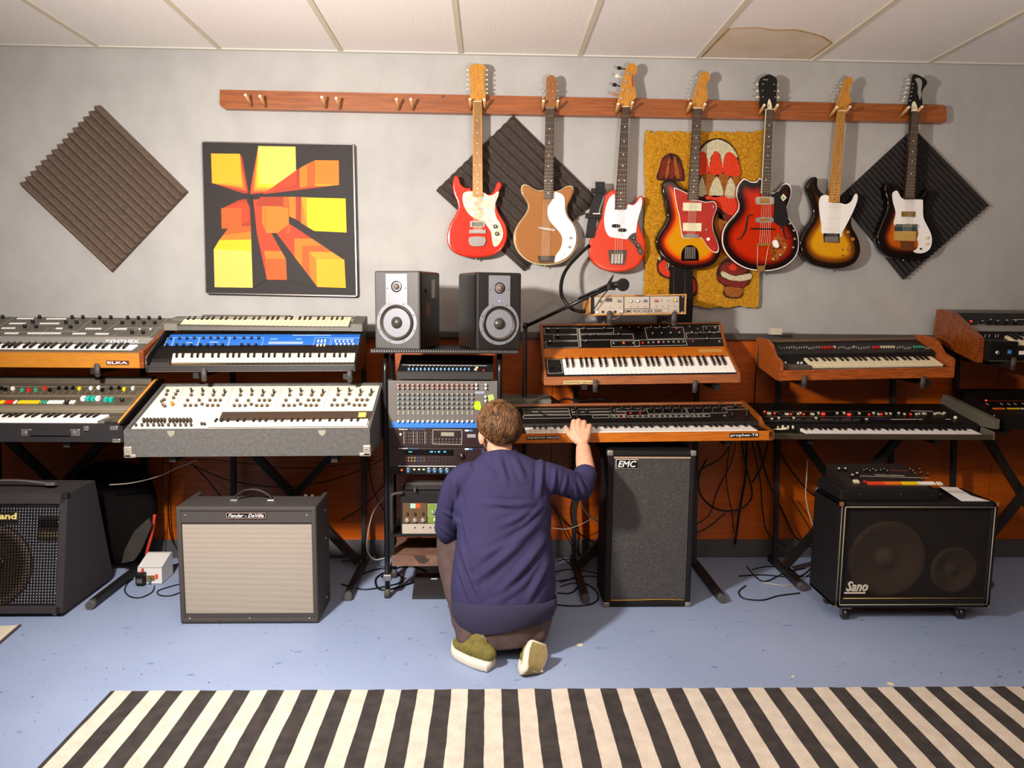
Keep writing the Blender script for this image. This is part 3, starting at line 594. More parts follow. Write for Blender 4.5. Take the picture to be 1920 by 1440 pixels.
# 3: red bass
g = guitar('orange-red four-string bass with a white pearl guard and round-tipped maple headstock', 1156, 512, 'bass guitar', 'bass_guitar')
flat_body(g, c2, [(250,878),(215,888),(192,905),(185,935),(180,980),(165,1050),(140,1110),(110,1160),(90,1210),(83,1260),(95,1320),(130,1365),(190,1395),(270,1405),(340,1395),(400,1365),(435,1310),(447,1250),(440,1190),(415,1130),(400,1080),(405,1030),(425,990),(440,955),(434,925),(417,916),(400,932),(380,962),(350,975),(325,960),(318,900)], REDG2)
gplate(g, c2, 'pickguard', [(248,908),(215,930),(195,980),(183,1040),(182,1100),(195,1150),(220,1180),(270,1188),(325,1194),(340,1178),(360,1160),(385,1152),(390,1110),(400,1060),(418,1000),(426,950),(415,926),(400,947),(370,977),(335,972),(318,1000),(255,1000)], PEARLW, GF-.0025, .003)
neck(g, c2, (298,342,345), (250,320,1003), ROSE, CREAM, 19, [(314,472),(309,566),(305,650),(301,722),(277,818),(312,818),(289,900),(287,940),(284,984)], bridge=(240,300,1345), nstr=4, side=MAPLE)
gplate(g, c2, 'headstock', [(267,318),(272,290),(292,210),(318,110),(335,75),(358,62),(382,72),(394,100),(386,130),(370,150),(373,190),(388,282),(352,310),(343,338),(298,338),(290,326)], MAPLE, GN+.004, .014, 2)
gplate(g, c2, 'head_mark', [(357,135),(367,135),(372,215),(361,215)], mat('brown_mark', '#8a3f12', .4), GN+.0034, .002, 1, curve=False)
for (p, q, m_) in [((278,95),(318,102),BLK),((265,145),(300,157),CREAM),((248,203),(284,212),BLK),((240,262),(272,268),mat('amber_paddle', '#a5704c', .4))]:
    a, b = P(*c2(*p), GN+.01), P(*c2(*q), GN+.01); part(g, 'tuning_peg', MB().cyl(a, b, .0028, n=8).sph(a, (.0125, .004, .010), n=12), [m_])
for p in [(338,127),(320,180),(304,233),(290,290)]: gcyl(g, c2, 'string_post', p, .006, CHR, GN-.006, .012)
gcyl(g, c2, 'string_guide', (337,243), .005, CHR, GN-.002, .006)
for p in [(257,1110),(297,1137)]: gplate(g, c2, 'pickup', [(p[0]-26, p[1]-8), (p[0]-14, p[1]-12), (p[0]+14, p[1]-12), (p[0]+27, p[1]-5), (p[0]+27, p[1]+6), (p[0]+14, p[1]+11), (p[0]-14, p[1]+11), (p[0]-26, p[1]+6)], BLK, GF-.008, .009, 1)
gplate(g, c2, 'control_plate', [(335,1190),(362,1160),(386,1156),(388,1200),(405,1230),(428,1258),(433,1285),(415,1300),(400,1285),(385,1250),(360,1218)], mat('chrome_dark', '#8a8078', .15, .9), GF-.003, .0035, 3)
for p in [(370,1187),(400,1235)]: gcyl(g, c2, 'knob', p, .009, BLK, GF-.016, .014, top=STEEL)
gcyl(g, c2, 'jack_socket', (412,1273), .004, CHR, GF-.006, .006)
gplate(g, c2, 'bridge', [(208,1264),(325,1264),(318,1330),(308,1360),(222,1356),(214,1325)], mat('chrome_dark2', '#6d645c', .2, .9), GF-.006, .0065, 1, curve=False)
for k in range(4): gplate(g, c2, 'bridge_saddle', [(230+k*20, 1290), (244+k*20, 1290), (240+k*20, 1352), (226+k*20, 1352)], CHR, GF-.012, .008, 1, curve=False)
# strap
sp = [P(*c2(*q), y_) for q, y_ in [((155,826),3.90),((152,900),3.888),((120,1000),3.884),((105,1080),3.884),((95,1150),3.89),((88,1188),3.90)]]
mb = MB(); q = spline([tuple(p) for p in sp], 4)
for a, b in zip(q, q[1:]): mb.prism([a-X*.0245, a+X*.0245, b+X*.0245, b-X*.0245], (0, .003, 0))
s3 = solo('guitar_strap', 'black webbing strap hanging from the orange-red bass', 'strap', mb, mat('webbing', '#221f1e', .8, bump=.6, bscale=600), P(1110, 450, 3.89), group=None)
for y_, x_ in [(885, 146), (1045, 108)]: part(s3, 'strap_buckle', MB().bbox(P(*c2(x_-48, y_+16), 3.878), P(*c2(x_+44, y_-14), 3.891), .002), BLK)
part(s3, 'strap_edge', MB().box(P(*c2(108, 1034), 3.877), P(*c2(66+90, 1028), 3.879)), LINE)
# 4: offset sunburst
g = guitar('three-colour sunburst offset guitar with a red guard in front of the mushroom hanging', 1290, 508)
B4 = burst('sunburst_amber', [(0, '#160a08'), (.13, '#1c0b08'), (.3, '#8c1c08'), (.42, '#d8560c'), (.62, '#c98a0c')])
flat_body(g, c2, [(560,830),(590,815),(630,818),(660,845),(690,870),(718,884),(790,940),(830,945),(870,938),(900,952),(914,990),(908,1035),(888,1080),(898,1130),(925,1200),(936,1255),(920,1310),(880,1358),(800,1385),(700,1385),(620,1360),(560,1312),(525,1260),(516,1200),(535,1150),(568,1100),(588,1050),(580,1000),(570,940),(557,880)], B4)
G4 = [(630,872),(640,866),(658,872),(700,892),(722,905),(724,938),(790,946),(840,956),(880,950),(900,966),(905,1000),(885,1050),(878,1100),(886,1150),(905,1200),(919,1250),(910,1282),(880,1277),(845,1242),(820,1203),(798,1187),(700,1190),(682,1172),(672,1110),(662,1040),(645,970)]
gplate(g, c2, 'guard_edge', G4, WPL, GF-.002, .0025); gplate(g, c2, 'pickguard', shrink(G4, 790, 1070, .972), GUARDR, GF-.003, .0025)
neck(g, c2, (755,808,355), (720,790,940), ROSE, CREAM, 21, [(778,466),(773,543),(770,611),(766,674),(746,752),(781,752),(761,818),(758,857),(755,892)], bridge=(712,768,1175), side=MAPLE)
gplate(g, c2, 'headstock', [(752,340),(748,320),(756,270),(780,190),(795,140),(815,119),(840,115),(862,140),(861,168),(842,186),(840,212),(848,296),(822,318),(808,348),(755,350)], MAPLE, GN+.004, .014, 2)
tuners(g, c2, [(772,155),(762,182),(753,210),(744,238),(734,266),(726,293)], [(806,160),(797,188),(788,215),(779,243),(770,270),(762,298)], CHR, .005)
for y0 in (960, 1090): gplate(g, c2, 'pickup', [(690,y0),(808,y0+2),(806,y0+54),(688,y0+52)], CREAM, GF-.009, .008, 1, curve=False)
for y0 in (988, 1117):
    for k in range(6): gcyl(g, c2, 'pole_piece', (716+k*13, y0), .0014, STEEL, GF-.0098, .001, 6)
gplate(g, c2, 'bridge', [(692,1163),(790,1166),(788,1186),(690,1184)], STEEL, GF-.012, .012, 1, curve=False)
gplate(g, c2, 'tailpiece', [(678,1325),(678,1290),(690,1255),(715,1236),(750,1235),(777,1255),(788,1290),(788,1325),(784,1334),(684,1334)], mat('chrome_dark3', '#2e2825', .12, .95), GF-.004, .0045, 2)
for k in range(6): gplate(g, c2, 'tailpiece_slot', [(702+k*12,1245),(707+k*12,1245),(705+k*12,1322),(700+k*12,1322)], CHR, GF-.007, .004, 1, curve=False)
for p, m_ in [((852,1195), WPL), ((890,1255), RED), ((840,1133), CHR), ((883,985), CHR), ((695,1168), CHR)]: gcyl(g, c2, 'knob', p, .008 if p[0] == 852 else .0045, m_, GF-.012, .012)
# 5: hollow body
g = guitar('red and black semi-hollow guitar with f-holes and a black headstock', 1427, 508)
B5 = burst('cherry_burst', [(0, '#120807'), (.22, '#1a0a08'), (.42, '#8e1607'), (.6, '#b52606')])
O5 = [(228,782),(250,770),(290,787),(325,785),(347,768),(405,848),(440,852),(465,832),(485,805),(510,798),(530,813),(537,850),(525,900),(508,950),(515,1000),(545,1050),(572,1100),(583,1160),(575,1220),(545,1270),(490,1310),(420,1332),(340,1335),(260,1320),(190,1282),(140,1230),(113,1170),(115,1100),(140,1045),(180,1000),(208,960),(214,920),(200,870),(205,820)]
flat_body(g, c3, O5, WPL, yf=GF-.004, yb=GF+.002, rnd=.001, name='body_binding'); flat_body(g, c3, O5, mat('cherry_side', '#9a2a10', .2, coat=.5), yf=GF+.0005, name='body_side')
flat_body(g, c3, shrink(O5, 348, 1070, .978), B5, yf=GF-.0055, yb=GF+.01, rnd=.001, name='body_top')
gplate(g, c3, 'pickguard', [(436,855),(475,868),(500,925),(515,1000),(515,1040),(490,1062),(450,1050),(425,1020),(430,960)], BLK, GF-.0115, .003)
gplate(g, c3, 'guard_emblem', [(486,862),(508,885),(486,908),(470,885)], CREAM, GF-.0123, .002, 1, curve=False); gplate(g, c3, 'guard_emblem', [(486,876),(496,886),(486,896),(477,886)], GRN, GF-.0127, .002, 1, curve=False)
neck(g, c3, (378,428,345), (350,408,860), ROSE, CREAM, 20, [(401,442),(397,512),(393,573),(391,627),(385,700),(381,776)], binding=CREAM, bridge=(335,410,1176))
gplate(g, c3, 'headstock', [(345,330),(345,260),(338,200),(345,155),(370,140),(395,128),(425,138),(447,158),(448,200),(444,260),(444,325),(430,338),(378,340)], BLK, GN+.003, .013, 2)
text(g, 'head_script', 'Harmony', LINE, basis(P(*c3(362,166), GN+.0015), X, Z, -Y), .026, .007, shear=.4)
gplate(g, c3, 'truss_cover', [(390,335),(391,305),(401,278),(412,305),(416,335)], CREAM, GN-.001, .004, 2)
tuners(g, c3, [(327,190),(327,230),(327,268)], [(362,188),(361,228),(363,267)], CREAM, .0062); tuners(g, c3, [(452,192),(456,230),(457,270)], [(432,190),(434,230),(436,268)], CREAM, .0055, side=1)
for (a, b, y0, y1) in [(318,430,880,927),(318,427,1006,1038)]:
    gplate(g, c3, 'pickup', [(a,y0+8),(a+8,y0),(b-8,y0),(b,y0+8),(b,y1-8),(b-8,y1),(a+8,y1),(a,y1-8)], CHR, GF-.015, .012, 1, curve=False); gplate(g, c3, 'pickup_cover', [(a+26,y0+7),(b-26,y0+7),(b-26,y1-7),(a+26,y1-7)], GOLD, GF-.0162, .002, 1, curve=False)
gplate(g, c3, 'bridge', [(290,1071),(437,1074),(437,1082),(290,1080)], BLK, GF-.016, .012, 1, curve=False)
for pts in ([(296,996),(284,990),(270,1005),(262,1040),(256,1080),(240,1115),(222,1138),(204,1138)], [(467,1072),(480,1064),(487,1085),(492,1110),(504,1135),(520,1136)]):
    mb = MB(); q = [P(*c3(*p), GF-.0056) for p in pts]; mb.tube(spline([tuple(p) for p in q], 4), [(.0015+.004*math.sin(PI*i/(4*(len(q)-1))), .0012) for i in range(4*(len(q)-1)+1)], 8, side=(1, 0, 0)); mb.sph(q[0], (.0045, .0015, .0045)); mb.sph(q[-1], (.0045, .0015, .0045)); part(g, 'f_hole', mb, mat('hole_black', '#0a0505', .8))
gplate(g, c3, 'tailpiece', [(325,1165),(408,1165),(408,1181),(325,1181)], GOLD, GF-.016, .006, 1, curve=False); gplate(g, c3, 'tailpiece_base', [(325,1303),(376,1303),(372,1336),(328,1336)], GOLD, GF-.010, .012, 1, curve=False)
for a, b in (((330,1180),(327,1305)), ((396,1180),(375,1305))): part(g, 'tailpiece_rod', MB().cyl(P(*c3(*a), GF-.013), P(*c3(*b), GF-.009), .0013, n=6), CREAM)
gplate(g, c3, 'control_plate', [(440,1105),(470,1120),(500,1150),(512,1190),(490,1235),(455,1268),(420,1275),(405,1250),(415,1180)], TORT, GF-.010, .0035)
gplate(g, c3, 'switch', [(425,1150),(445,1145),(455,1160),(460,1188),(440,1192),(425,1175)], WPL, GF-.02, .012, 2)
for p in [(496,1192),(468,1236),(425,1262)]: gcyl(g, c3, 'knob', p, .007, GOLD, GF-.018, .010, top=CREAM)
for p in [(528,1045),(552,1087),(558,1138),(548,1190)]: gcyl(g, c3, 'knob', p, .0055, GOLD, GF-.016, .010, top=CREAM)
strap_button(g, c3, (338,1342))
# 6: two tone sunburst with maple neck
g = guitar('two-tone sunburst guitar with plain white guard and all-maple neck and headstock', 1560, 502)
B6 = burst('tobacco_burst', [(0, '#120906'), (.2, '#1d0d06'), (.42, '#8a4a0a'), (.62, '#cf9212')])
flat_body(g, c3, [(640,785),(662,762),(688,758),(698,775),(698,812),(720,850),(755,872),(835,912),(870,920),(903,902),(922,870),(938,860),(944,890),(932,950),(908,1005),(908,1060),(935,1110),(955,1160),(960,1220),(935,1275),(890,1305),(820,1320),(740,1315),(660,1290),(610,1240),(590,1180),(595,1130),(625,1070),(658,1020),(672,970),(658,900),(640,850),(632,815)], B6)
gplate(g, c3, 'pickguard', [(740,868),(766,878),(772,912),(835,918),(872,926),(905,906),(925,866),(941,866),(940,905),(915,970),(880,1040),(850,1095),(835,1128),(732,1112),(720,1050),(710,980),(706,920),(715,882)], WPL, GF-.0025, .003)
neck(g, c3, (822,870,355), (768,832,912), MAPLE, CREAM, 21, [(838,465),(831,540),(825,605),(821,661),(812,737),(836,737),(810,800),(806,836),(803,868),(800,893)], dm=DOTK, bridge=(750,820,1125))
gplate(g, c3, 'headstock', [(806,345),(815,310),(840,225),(860,165),(885,142),(908,152),(913,182),(896,215),(893,258),(905,298),(882,320),(870,350),(822,353)], MAPLE, GN+.004, .014, 2)
tuners(g, c3, [(843,180),(833,203),(822,222),(812,243),(802,266),(791,296)], [(866,190),(858,212),(850,235),(842,258),(834,282),(826,306)], CHR, .0045)
for y0, x0 in ((943,755),(1013,752),(1074,745)):
    for k in range(6): gcyl(g, c3, 'pole_piece', (x0+k*16, y0+(k*3 if y0 == 1074 else 0)), .0016, STEEL, GF-.0035, .001, 6)
gplate(g, c3, 'bridge_plate', [(733,1103),(833,1106),(830,1162),(738,1158)], DRK, GF-.005, .005, 1, curve=False)
for k in range(6): gplate(g, c3, 'bridge_saddle', [(744+k*14,1125),(755+k*14,1125),(755+k*14,1158),(744+k*14,1158)], CHR, GF-.010, .006, 1, curve=False)
for p in [(886,1097),(915,1140),(893,1200)]: gcyl(g, c3, 'knob', p, .0085, mat('amber_knob', '#a86a2a', .3), GF-.014, .012)
for p in [(852,1205),(852,1240)]: gcyl(g, c3, 'screw_hole', p, .004, DRK, GF-.001, .001)
strap_button(g, c3, (755,1326))
# 7: dark guitar
g = guitar('dark sunburst guitar with small black ornate headstock and striped bridge cover', 1695, 485)
B7 = burst('dark_burst', [(0, '#0d0605'), (.26, '#120806'), (.4, '#4a1606'), (.6, '#b4550e')])
flat_body(g, c4, [(330,800),(350,788),(375,815),(400,850),(440,888),(510,893),(545,880),(570,850),(592,832),(602,855),(585,900),(570,960),(586,1030),(618,1090),(628,1170),(592,1230),(520,1257),(430,1264),(340,1242),(292,1190),(278,1120),(300,1050),(336,960),(340,900),(322,840)], B7)
gplate(g, c4, 'pickguard', [(370,868),(380,848),(400,843),(415,868),(440,893),(545,897),(558,912),(560,1000),(580,1050),(605,1100),(614,1150),(600,1200),(562,1224),(520,1225),(500,1213),(525,1195),(530,1160),(520,1140),(530,1110),(520,1070),(470,1045),(382,1055),(392,980),(376,915)], WPL, GF-.0025, .003)
neck(g, c4, (487,535,355), (445,510,895), ROSE, CREAM, 20, [(500,537),(495,603),(493,662),(487,738)], bridge=(430,490,1100))
gplate(g, c4, 'headstock', [(475,345),(470,310),(485,230),(497,140),(512,128),(545,140),(580,165),(582,190),(560,218),(550,262),(556,310),(532,350),(487,352)], BLK, GN+.004, .014, 2)
gplate(g, c4, 'head_ornament', [(510,158),(530,150),(550,165),(552,195),(546,225),(550,250),(540,285),(533,262),(526,240),(528,210),(522,180)], GRY, GN+.002, .003, 2)
gplate(g, c4, 'truss_cover', [(490,352),(492,310),(503,294),(516,308),(524,352)], CREAM, GN+.001, .004, 2)
tuners(g, c4, [(467,162),(466,184),(459,212),(452,240),(446,268),(439,290)], [(499,188),(496,212),(491,236),(487,262),(482,288)], CREAM, .0055)
gplate(g, c4, 'pickup', [(428,970),(512,970),(510,1004),(428,1002)], GOLD, GF-.008, .008, 1, curve=False)
gplate(g, c4, 'bridge_cover', [(395,1048),(525,1048),(525,1066),(392,1066)], STEEL, GF-.014, .014, 1, curve=False); gplate(g, c4, 'bridge_cover', [(392,1066),(522,1066),(520,1088),(392,1088)], mat('blue_tape', '#1f3a44', .5), GF-.013, .013, 1, curve=False, label='dark blue strip of the bridge cover')
gplate(g, c4, 'bridge_cover', [(390,1090),(516,1092),(514,1152),(388,1148)], mat('brass_cover', '#c29a52', .4, .2), GF-.014, .014, 1, curve=False, label='brass-coloured lower plate'); gplate(g, c4, 'tailpiece', [(424,1153),(503,1156),(500,1212),(424,1208)], mat('brown_plate', '#6d3d1c', .4, .3), GF-.007, .007, 1, curve=False)
for p in [(585,1130),(582,1168)]: gcyl(g, c4, 'knob', p, .007, CREAM, GF-.012, .01)
gcyl(g, c4, 'switch', (547,1199), .005, DRK, GF-.008, .006); strap_button(g, c4, (437,1268))
# =================================================================== KEYBOARDS
def add_keys(t, A, B, back, start, n_white, wm=WHT, front_h=.014, bl=.58, bh=.0095):
    """A, B: front left and right upper corners of the row of white keys; back: a point at the back of the row above B."""
    ex = (B-A).normalized(); d = back-B; d = d-ex*d.dot(ex); Lk = d.length; ey = d.normalized(); ez = ex.cross(ey); p = (B-A).length/n_white
    mb = MB(); mb.bbox((.0005, 0, -front_h), (p-.0005, Lk, 0), .0015, seg=1); wme = mb.mesh('white_key', wm)
    mb = MB(); bw = p*.52; L2 = Lk*bl; h = bh
    mb.add([(-bw/2,-L2,0),(bw/2,-L2,0),(bw/2,0,0),(-bw/2,0,0),(-bw*.38,-L2+.009,h),(bw*.38,-L2+.009,h),(bw*.38,0,h),(-bw*.38,0,h)], [(0,3,2,1),(4,5,6,7),(0,1,5,4),(1,2,6,5),(2,3,7,6),(3,0,4,7)])
    bme = mb.mesh('black_key', BKEY)
    seq = 'CDEFGAB'; s0 = seq.index(start)
    for i in range(n_white):
        o = A+ex*p*i; inst(t, 'white_key', wme, basis(o, ex, ey, ez))
        if seq[(s0+i) % 7] in 'CDFGA' and i < n_white-1:
            sh = {'C': -.1, 'D': .1, 'F': -.13, 'G': 0, 'A': .13}[seq[(s0+i) % 7]]
            inst(t, 'black_key', bme, basis(o+ex*p*(1+sh)+ey*Lk+ez*.0005, ex, ey, ez))
    return ex, ey, ez, Lk
def yz(base, prof, x): return [V((x, base[0]+a, base[1]+b)) for a, b in prof]
def body_prism(t, name, prof, p0, p1, m, label=None):
    """profile (dy, dz) swept from p0 to p1 (front bottom corners)."""
    mb = MB(); mb.prism([V((p0.x, p0.y+a, p0.z+b)) for a, b in prof], p1-p0); return part(t, name, mb, m, label)
K5 = knob_mesh(.0062, .013, BLK); K7 = knob_mesh(.0072, .014, BLK, STEEL, skirt=True); K4 = knob_mesh(.0045, .011, BLK)
KSIL = knob_mesh(.0068, .015, BLK, CHR, skirt=True)
# ---- 1: grey panelled wooden synthesizer, upper left
fe = P(271, 690, 3.40); xr = fe.x; xl = -2.66; fb = V((xl, fe.y, fe.z)); z1 = fe.z
k = thing('synthesizer', 'synthesizer with a flat grey knob panel and light wooden front, upper left shelf', 'synthesizer', V((-2.05, 3.45, 1.09)), group='keyboard instruments')
W1 = mat('honey_wood', '#ab6f1f', .45, color2='#9a6017', nscale=8, stretch=(2, 30, 30)); PG = mat('panel_grey', '#59544c', .5, noise_amt=.12, nscale=40); PG2 = mat('panel_grey_light', '#77746e', .5)
prof = [(0, 0), (0, .066), (.028, .072), (.165, .1), (.165, .128), (.385, .214), (.4, .2), (.4, .06), (.38, 0)]
body_prism(k, 'body', prof, fb, fe-X*.02, PG)
body_prism(k, 'front_rail', [(-.004, 0), (-.004, .066), (.016, .07), (.016, 0)], fb, fe-X*.02, W1)
body_prism(k, 'side_cheek', [(-.004, 0), (-.004, .079), (.02, .083), (.165, .132), (.385, .22), (.405, .2), (.405, .05), (.38, 0)], fe-X*.02, fe, WALN)
pl = Plane(fe+V((0, .165, .128)), X, V((0, .22, .086)))
c = crop(0, 560, 5.142)
part(k, 'name_strip', MB().prism([V((xl, 3.40+.160, z1+.128)), V((xr-.02, 3.40+.160, z1+.128)), V((xr-.02, 3.40+.158, z1+.10)), V((xl, 3.40+.158, z1+.10))], (0, .006, 0)), PG2)
kb1 = [(30,186),(385,187),(320,232),(243,276),(352,279),(700,189),(803,189),(638,236),(742,236),(683,281),(965,194),(1072,191),(910,236),(1017,239),(1235,194),(1338,196),(1440,196),(1543,196),(1180,241),(1287,241),(1390,241),(1495,241),(1275,334),(1382,334)]
put(k, pl, knob_mesh(.0085, .016, BLK), 'knob', kb1, c)
bt = block_mesh(.0068, .011, .004, WPL)
for a, b, y_ in [(165,325,194),(450,640,197),(90,250,242),(385,575,242),(15,150,287),(540,605,290),(825,980,292),(1100,1225,295),(45,180,337),(265,590,337),(700,830,340),(920,1050,342),(1335,1360,296),(1440,1465,296)]:
    n = max(1, round((b-a)/21))
    put(k, pl, bt, 'button', [(a+(b-a)*(i+.5)/n, y_) for i in range(n)], c)
mb = MB()
for a in [[(140,178),(0,262)],[(900,180),(745,318)],[(1215,183),(1010,316)],[(0,322),(740,318)],[(470,280),(390,360)],[(1150,280),(1590,283)],[(0,370),(1440,375)],[(1625,183),(1440,375)],[(1130,330),(1090,362)],[(1320,283),(1290,310)],[(0,362),(1440,366)],[(500,284),(740,318)]]: pl.line(mb, c(*a[0]), c(*a[1]), .0016)
part(k, 'panel_lines', mb, mat('grey_print', '#a39c90', .6))
B = P(*c(1245, 520), 3.425); A = B-X*36*.0235
ex, ey, ez, L = add_keys(k, A, B, XP(*c(1330, 442), B.x), 'C', 36)
part(k, 'key_block', MB().bbox(B+V((.002, 0, -.03)), B+V((.05, .13, .004)), .003), PG2)
part(k, 'key_felt', MB().box(A+V((0, -.016, -.034)), B+V((0, .01, -.013))), mat('pale_strip', '#cdb384', .6))
npl = Plane(fe+V((0, .16, .11)), X, V((0, .22, .086)))
text(k, 'lettering', 'SYNTHEX', mat('pale_print', '#b9bcc4', .6), basis(P(*c(1018, 428), 3.557), X, Z, -Y), .158, .017, bold=.03)
fp = 3.40-.005; q0 = P(*c(1033, 630), fp)
part(k, 'name_badge', MB().box(q0+V((-.003, 0, -.004)), q0+V((.098, .002, .016))), mat('brown_badge', '#4a1e12', .5)); text(k, 'lettering', 'ELKA', WPL, basis(P(*c(1037, 628), fp-.0008), X, Z, -Y), .088, .0105, bold=.01)
# ---- 2: brown synthesizer in a black case, lower left
xr = -1.546; xl = -2.62; fb = V((xl, 3.12, .798)); fe = V((xr, 3.12, .798))
k = thing('synthesizer', 'black-cased synthesizer with red, yellow and green tabs below the wooden-fronted one', 'synthesizer', V((-2.05, 3.3, .8)), group='keyboard instruments')
PB = mat('brown_panel', '#4d4438', .5, noise_amt=.2, nscale=30); TOLB = mat('black_tolex', '#1f1b1e', .7, spec=.25, bump=.7, bscale=450)
prof = [(0, 0), (0, .078), (.03, .078), (.17, .1), (.17, .126), (.356, .205), (.36, .235), (.42, .235), (.42, 0)]
body_prism(k, 'case', [(0, 0), (0, .076), (.42, .076), (.42, 0)], fb, fe, TOLB)
body_prism(k, 'body', [(.02, .07), (.16, .09), (.16, .124), (.356, .205), (.36, .228), (.42, .228), (.42, .07)], fb, fe-X*.034, PB)
body_prism(k, 'top_strip', [(.357, .206), (.362, .232), (.43, .232), (.43, .206)], fb, fe-X*.034, BLK)
body_prism(k, 'side_cheek', [(.03, .07), (.035, .085), (.356, .213), (.42, .235), (.42, .07)], fe-X*.034, fe-X*.018, mat('light_cheek', '#c98a3c', .4, color2='#b57427', nscale=9, stretch=(1, 6, 6)))
body_prism(k, 'case_edge', [(0, .07), (0, .084), (.36, .222), (.42, .222), (.42, .07)], fe-X*.012, fe, BLK)
pl = Plane(fe+V((0, .17, .128)), X, V((0, .186, .077))); c = crop(0, 700, 8)
body_prism(k, 'name_strip', [(.158, .1), (.158, .126), (.168, .13), (.168, .1)], fb, fe-X*.036, mat('grey_strip', '#6a6052', .5))
def tab(col, w_=.0105, d_=.014, h_=.013): return block_mesh(w_, d_, h_, col, 'slider_tab')
tabs = {}
for (u, v, col) in [(200,248,WPL),(340,272,GRN),(440,272,RED),(545,268,GRN),(678,243,RED),(755,272,BLK),(890,243,BLK),(1000,243,BLK),(1100,243,BLK),(1198,248,YEL),(1370,243,WPL),(1485,235,WPL),(1540,272,BLK),(1670,248,BLK),(1790,240,BLK),(1870,258,YEL),(2000,243,WPL),(30,245,BLK),(90,262,BLK)]:
    inst(k, 'slider_tab', tabs.setdefault(col.name, tab(col)), pl.M(*c(u, v), .001))
for i, (u, col) in enumerate([(15,YEL),(50,YEL),(105,RED),(145,RED),(185,RED),(235,WPL),(300,YEL),(340,YEL),(380,YEL),(420,YEL),(460,YEL),(500,YEL),(540,YEL),(580,YEL),(635,GRN),(685,GRN),(740,WPL),(780,WPL),(820,WPL),(860,WPL),(900,WPL),(940,WPL),(1070,WPL),(1110,WPL)]):
    inst(k, 'rocker_button', tabs.setdefault('r'+col.name, block_mesh(.0085, .022, .006, col, 'rocker_button')), pl.M(*c(u, 442), .001))
for (u, v, col) in [(1258,392,WPL),(1330,394,TEAL),(1405,394,TEAL),(1478,392,WPL),(1600,408,TEAL),(1675,408,TEAL)]:
    inst(k, 'paddle', tabs.setdefault('p'+col.name, block_mesh(.0155, .022, .015, col, 'paddle')), pl.M(*c(u, v+8), .001))
put(k, pl, knob_mesh(.0095, .014, BLK), 'knob', [(1835, 415), (1010, 450)], c)
mb = MB()
for a, b in [((0,200),(2180,205)),((0,330),(2050,330)),((0,350),(2030,350)),((0,488),(1900,488)),((0,545),(1880,545)),((2180,205),(1870,548)),((0,575),(1850,575))]: pl.line(mb, c(*a), c(*b), .0014)
for u in range(60, 2060, 110): pl.line(mb, c(u, 310), c(u+60, 232), .001)
part(k, 'panel_lines', mb, mat('tan_print', '#a5987c', .6))
B = P(*c(1462, 720), 3.15); A = B-X*36*.0235; add_keys(k, A, B, XP(*c(1640, 618), B.x), 'C', 36, bl=.5, bh=.007)
part(k, 'key_felt', MB().box(A+V((0, -.005, -.022)), B+V((0, .01, -.013))), mat('brown_felt', '#7d4424', .7))
part(k, 'key_block', MB().bbox(B+V((.002, -.006, -.028)), B+V((.03, .12, .004)), .003), PG)
text(k, 'lettering', 'YAMAHA', WPL, basis(P(*c(500, 180), 3.12+.358), X, Z, -Y), .068, .009, shear=.3, bold=.02)
for u in (390, 1118):
    q = P(*c(u, 888), 3.12); h_ = part(k, 'handle_cap', MB().bbox(q+V((-.018, -.006, -.015)), q+V((.024, .004, .015)), .003), STEEL); part(h_, 'rivet', MB().cyl(q+V((0, -.004, 0)), q+V((0, -.010, 0)), .006, n=12), CHR)
q0, q1 = P(*c(440, 890), 3.12), P(*c(1080, 890), 3.12); part(k, 'handle', MB().bbox(q0+V((0, -.012, -.011)), q1+V((0, -.001, .011)), .003), TOLB)
for (u, v) in [(1695, 820), (1735, 1010)]:
    q = P(*c(u, v), 3.12); part(k, 'corner_cap', MB().bbox(q+V((-.014, -.003, -.008)), q+V((.02, .012, .008)), .003), CHR)
q = P(*c(1300, 825), 3.118); part(k, 'latch', MB().bbox(q+V((-.01, -.007, -.009)), q+V((.01, .003, .009)), .002), CHR)
# ---- 3: blue synthesizer, upper
L3, R3 = P(277, 697, 3.40), P(665, 695, 3.40); R3.y = L3.y
k = thing('synthesizer', 'bright blue panelled synthesizer with cream keys on the upper shelf', 'synthesizer', (L3+R3)/2+Y*.2, group='keyboard instruments')
BLUP = mat('blue_panel', '#2766bd', .4, noise_amt=.1, nscale=20)
prof = [(0, 0), (0, .026), (.03, .034), (.04, .055), (.09, .09), (.24, .155), (.3, .155), (.3, .02), (.06, 0)]
body_prism(k, 'body', prof, L3, R3, BLK)
body_prism(k, 'front_strip', [(-.002, .003), (-.002, .022), (0, .022), (0, .003)], L3+X*.004, R3-X*.004, mat('charcoal_strip', '#2a2524', .45))
for z_, nm in ((0, 'trim_line'), (.026, 'trim_line')): body_prism(k, nm, [(-.0035, z_-.0012), (-.0035, z_+.0012), (.001, z_+.0012), (.001, z_-.0012)], L3, R3, STEEL)
cheekp = [(-.003, -.002), (-.003, .062), (.21, .178), (.3, .178), (.3, 0)]
body_prism(k, 'side_cheek', cheekp, L3-X*.004, L3+X*.004, BLK); body_prism(k, 'side_cheek', [(-.003, -.002), (-.003, .03), (.2, .165), (.3, .17), (.3, 0)], R3-X*.004, R3+X*.004, BLK)
mb = MB(); e0, e1, e2 = L3+V((-.0045, -.004, 0)), L3+V((-.0045, -.004, .063)), L3+V((-.0045, .21, .18)); mb.cyl(e0, e1, .0015, n=6).cyl(e1, e2, .0015, n=6); part(k, 'trim_line', mb, STEEL)
c = crop(220, 570, 3.692)
p0 = XP(*c(1667, 325), R3.x); p1 = XP(*c(1695, 215), R3.x); pl = Plane(p0, R3-L3, p1-p0)
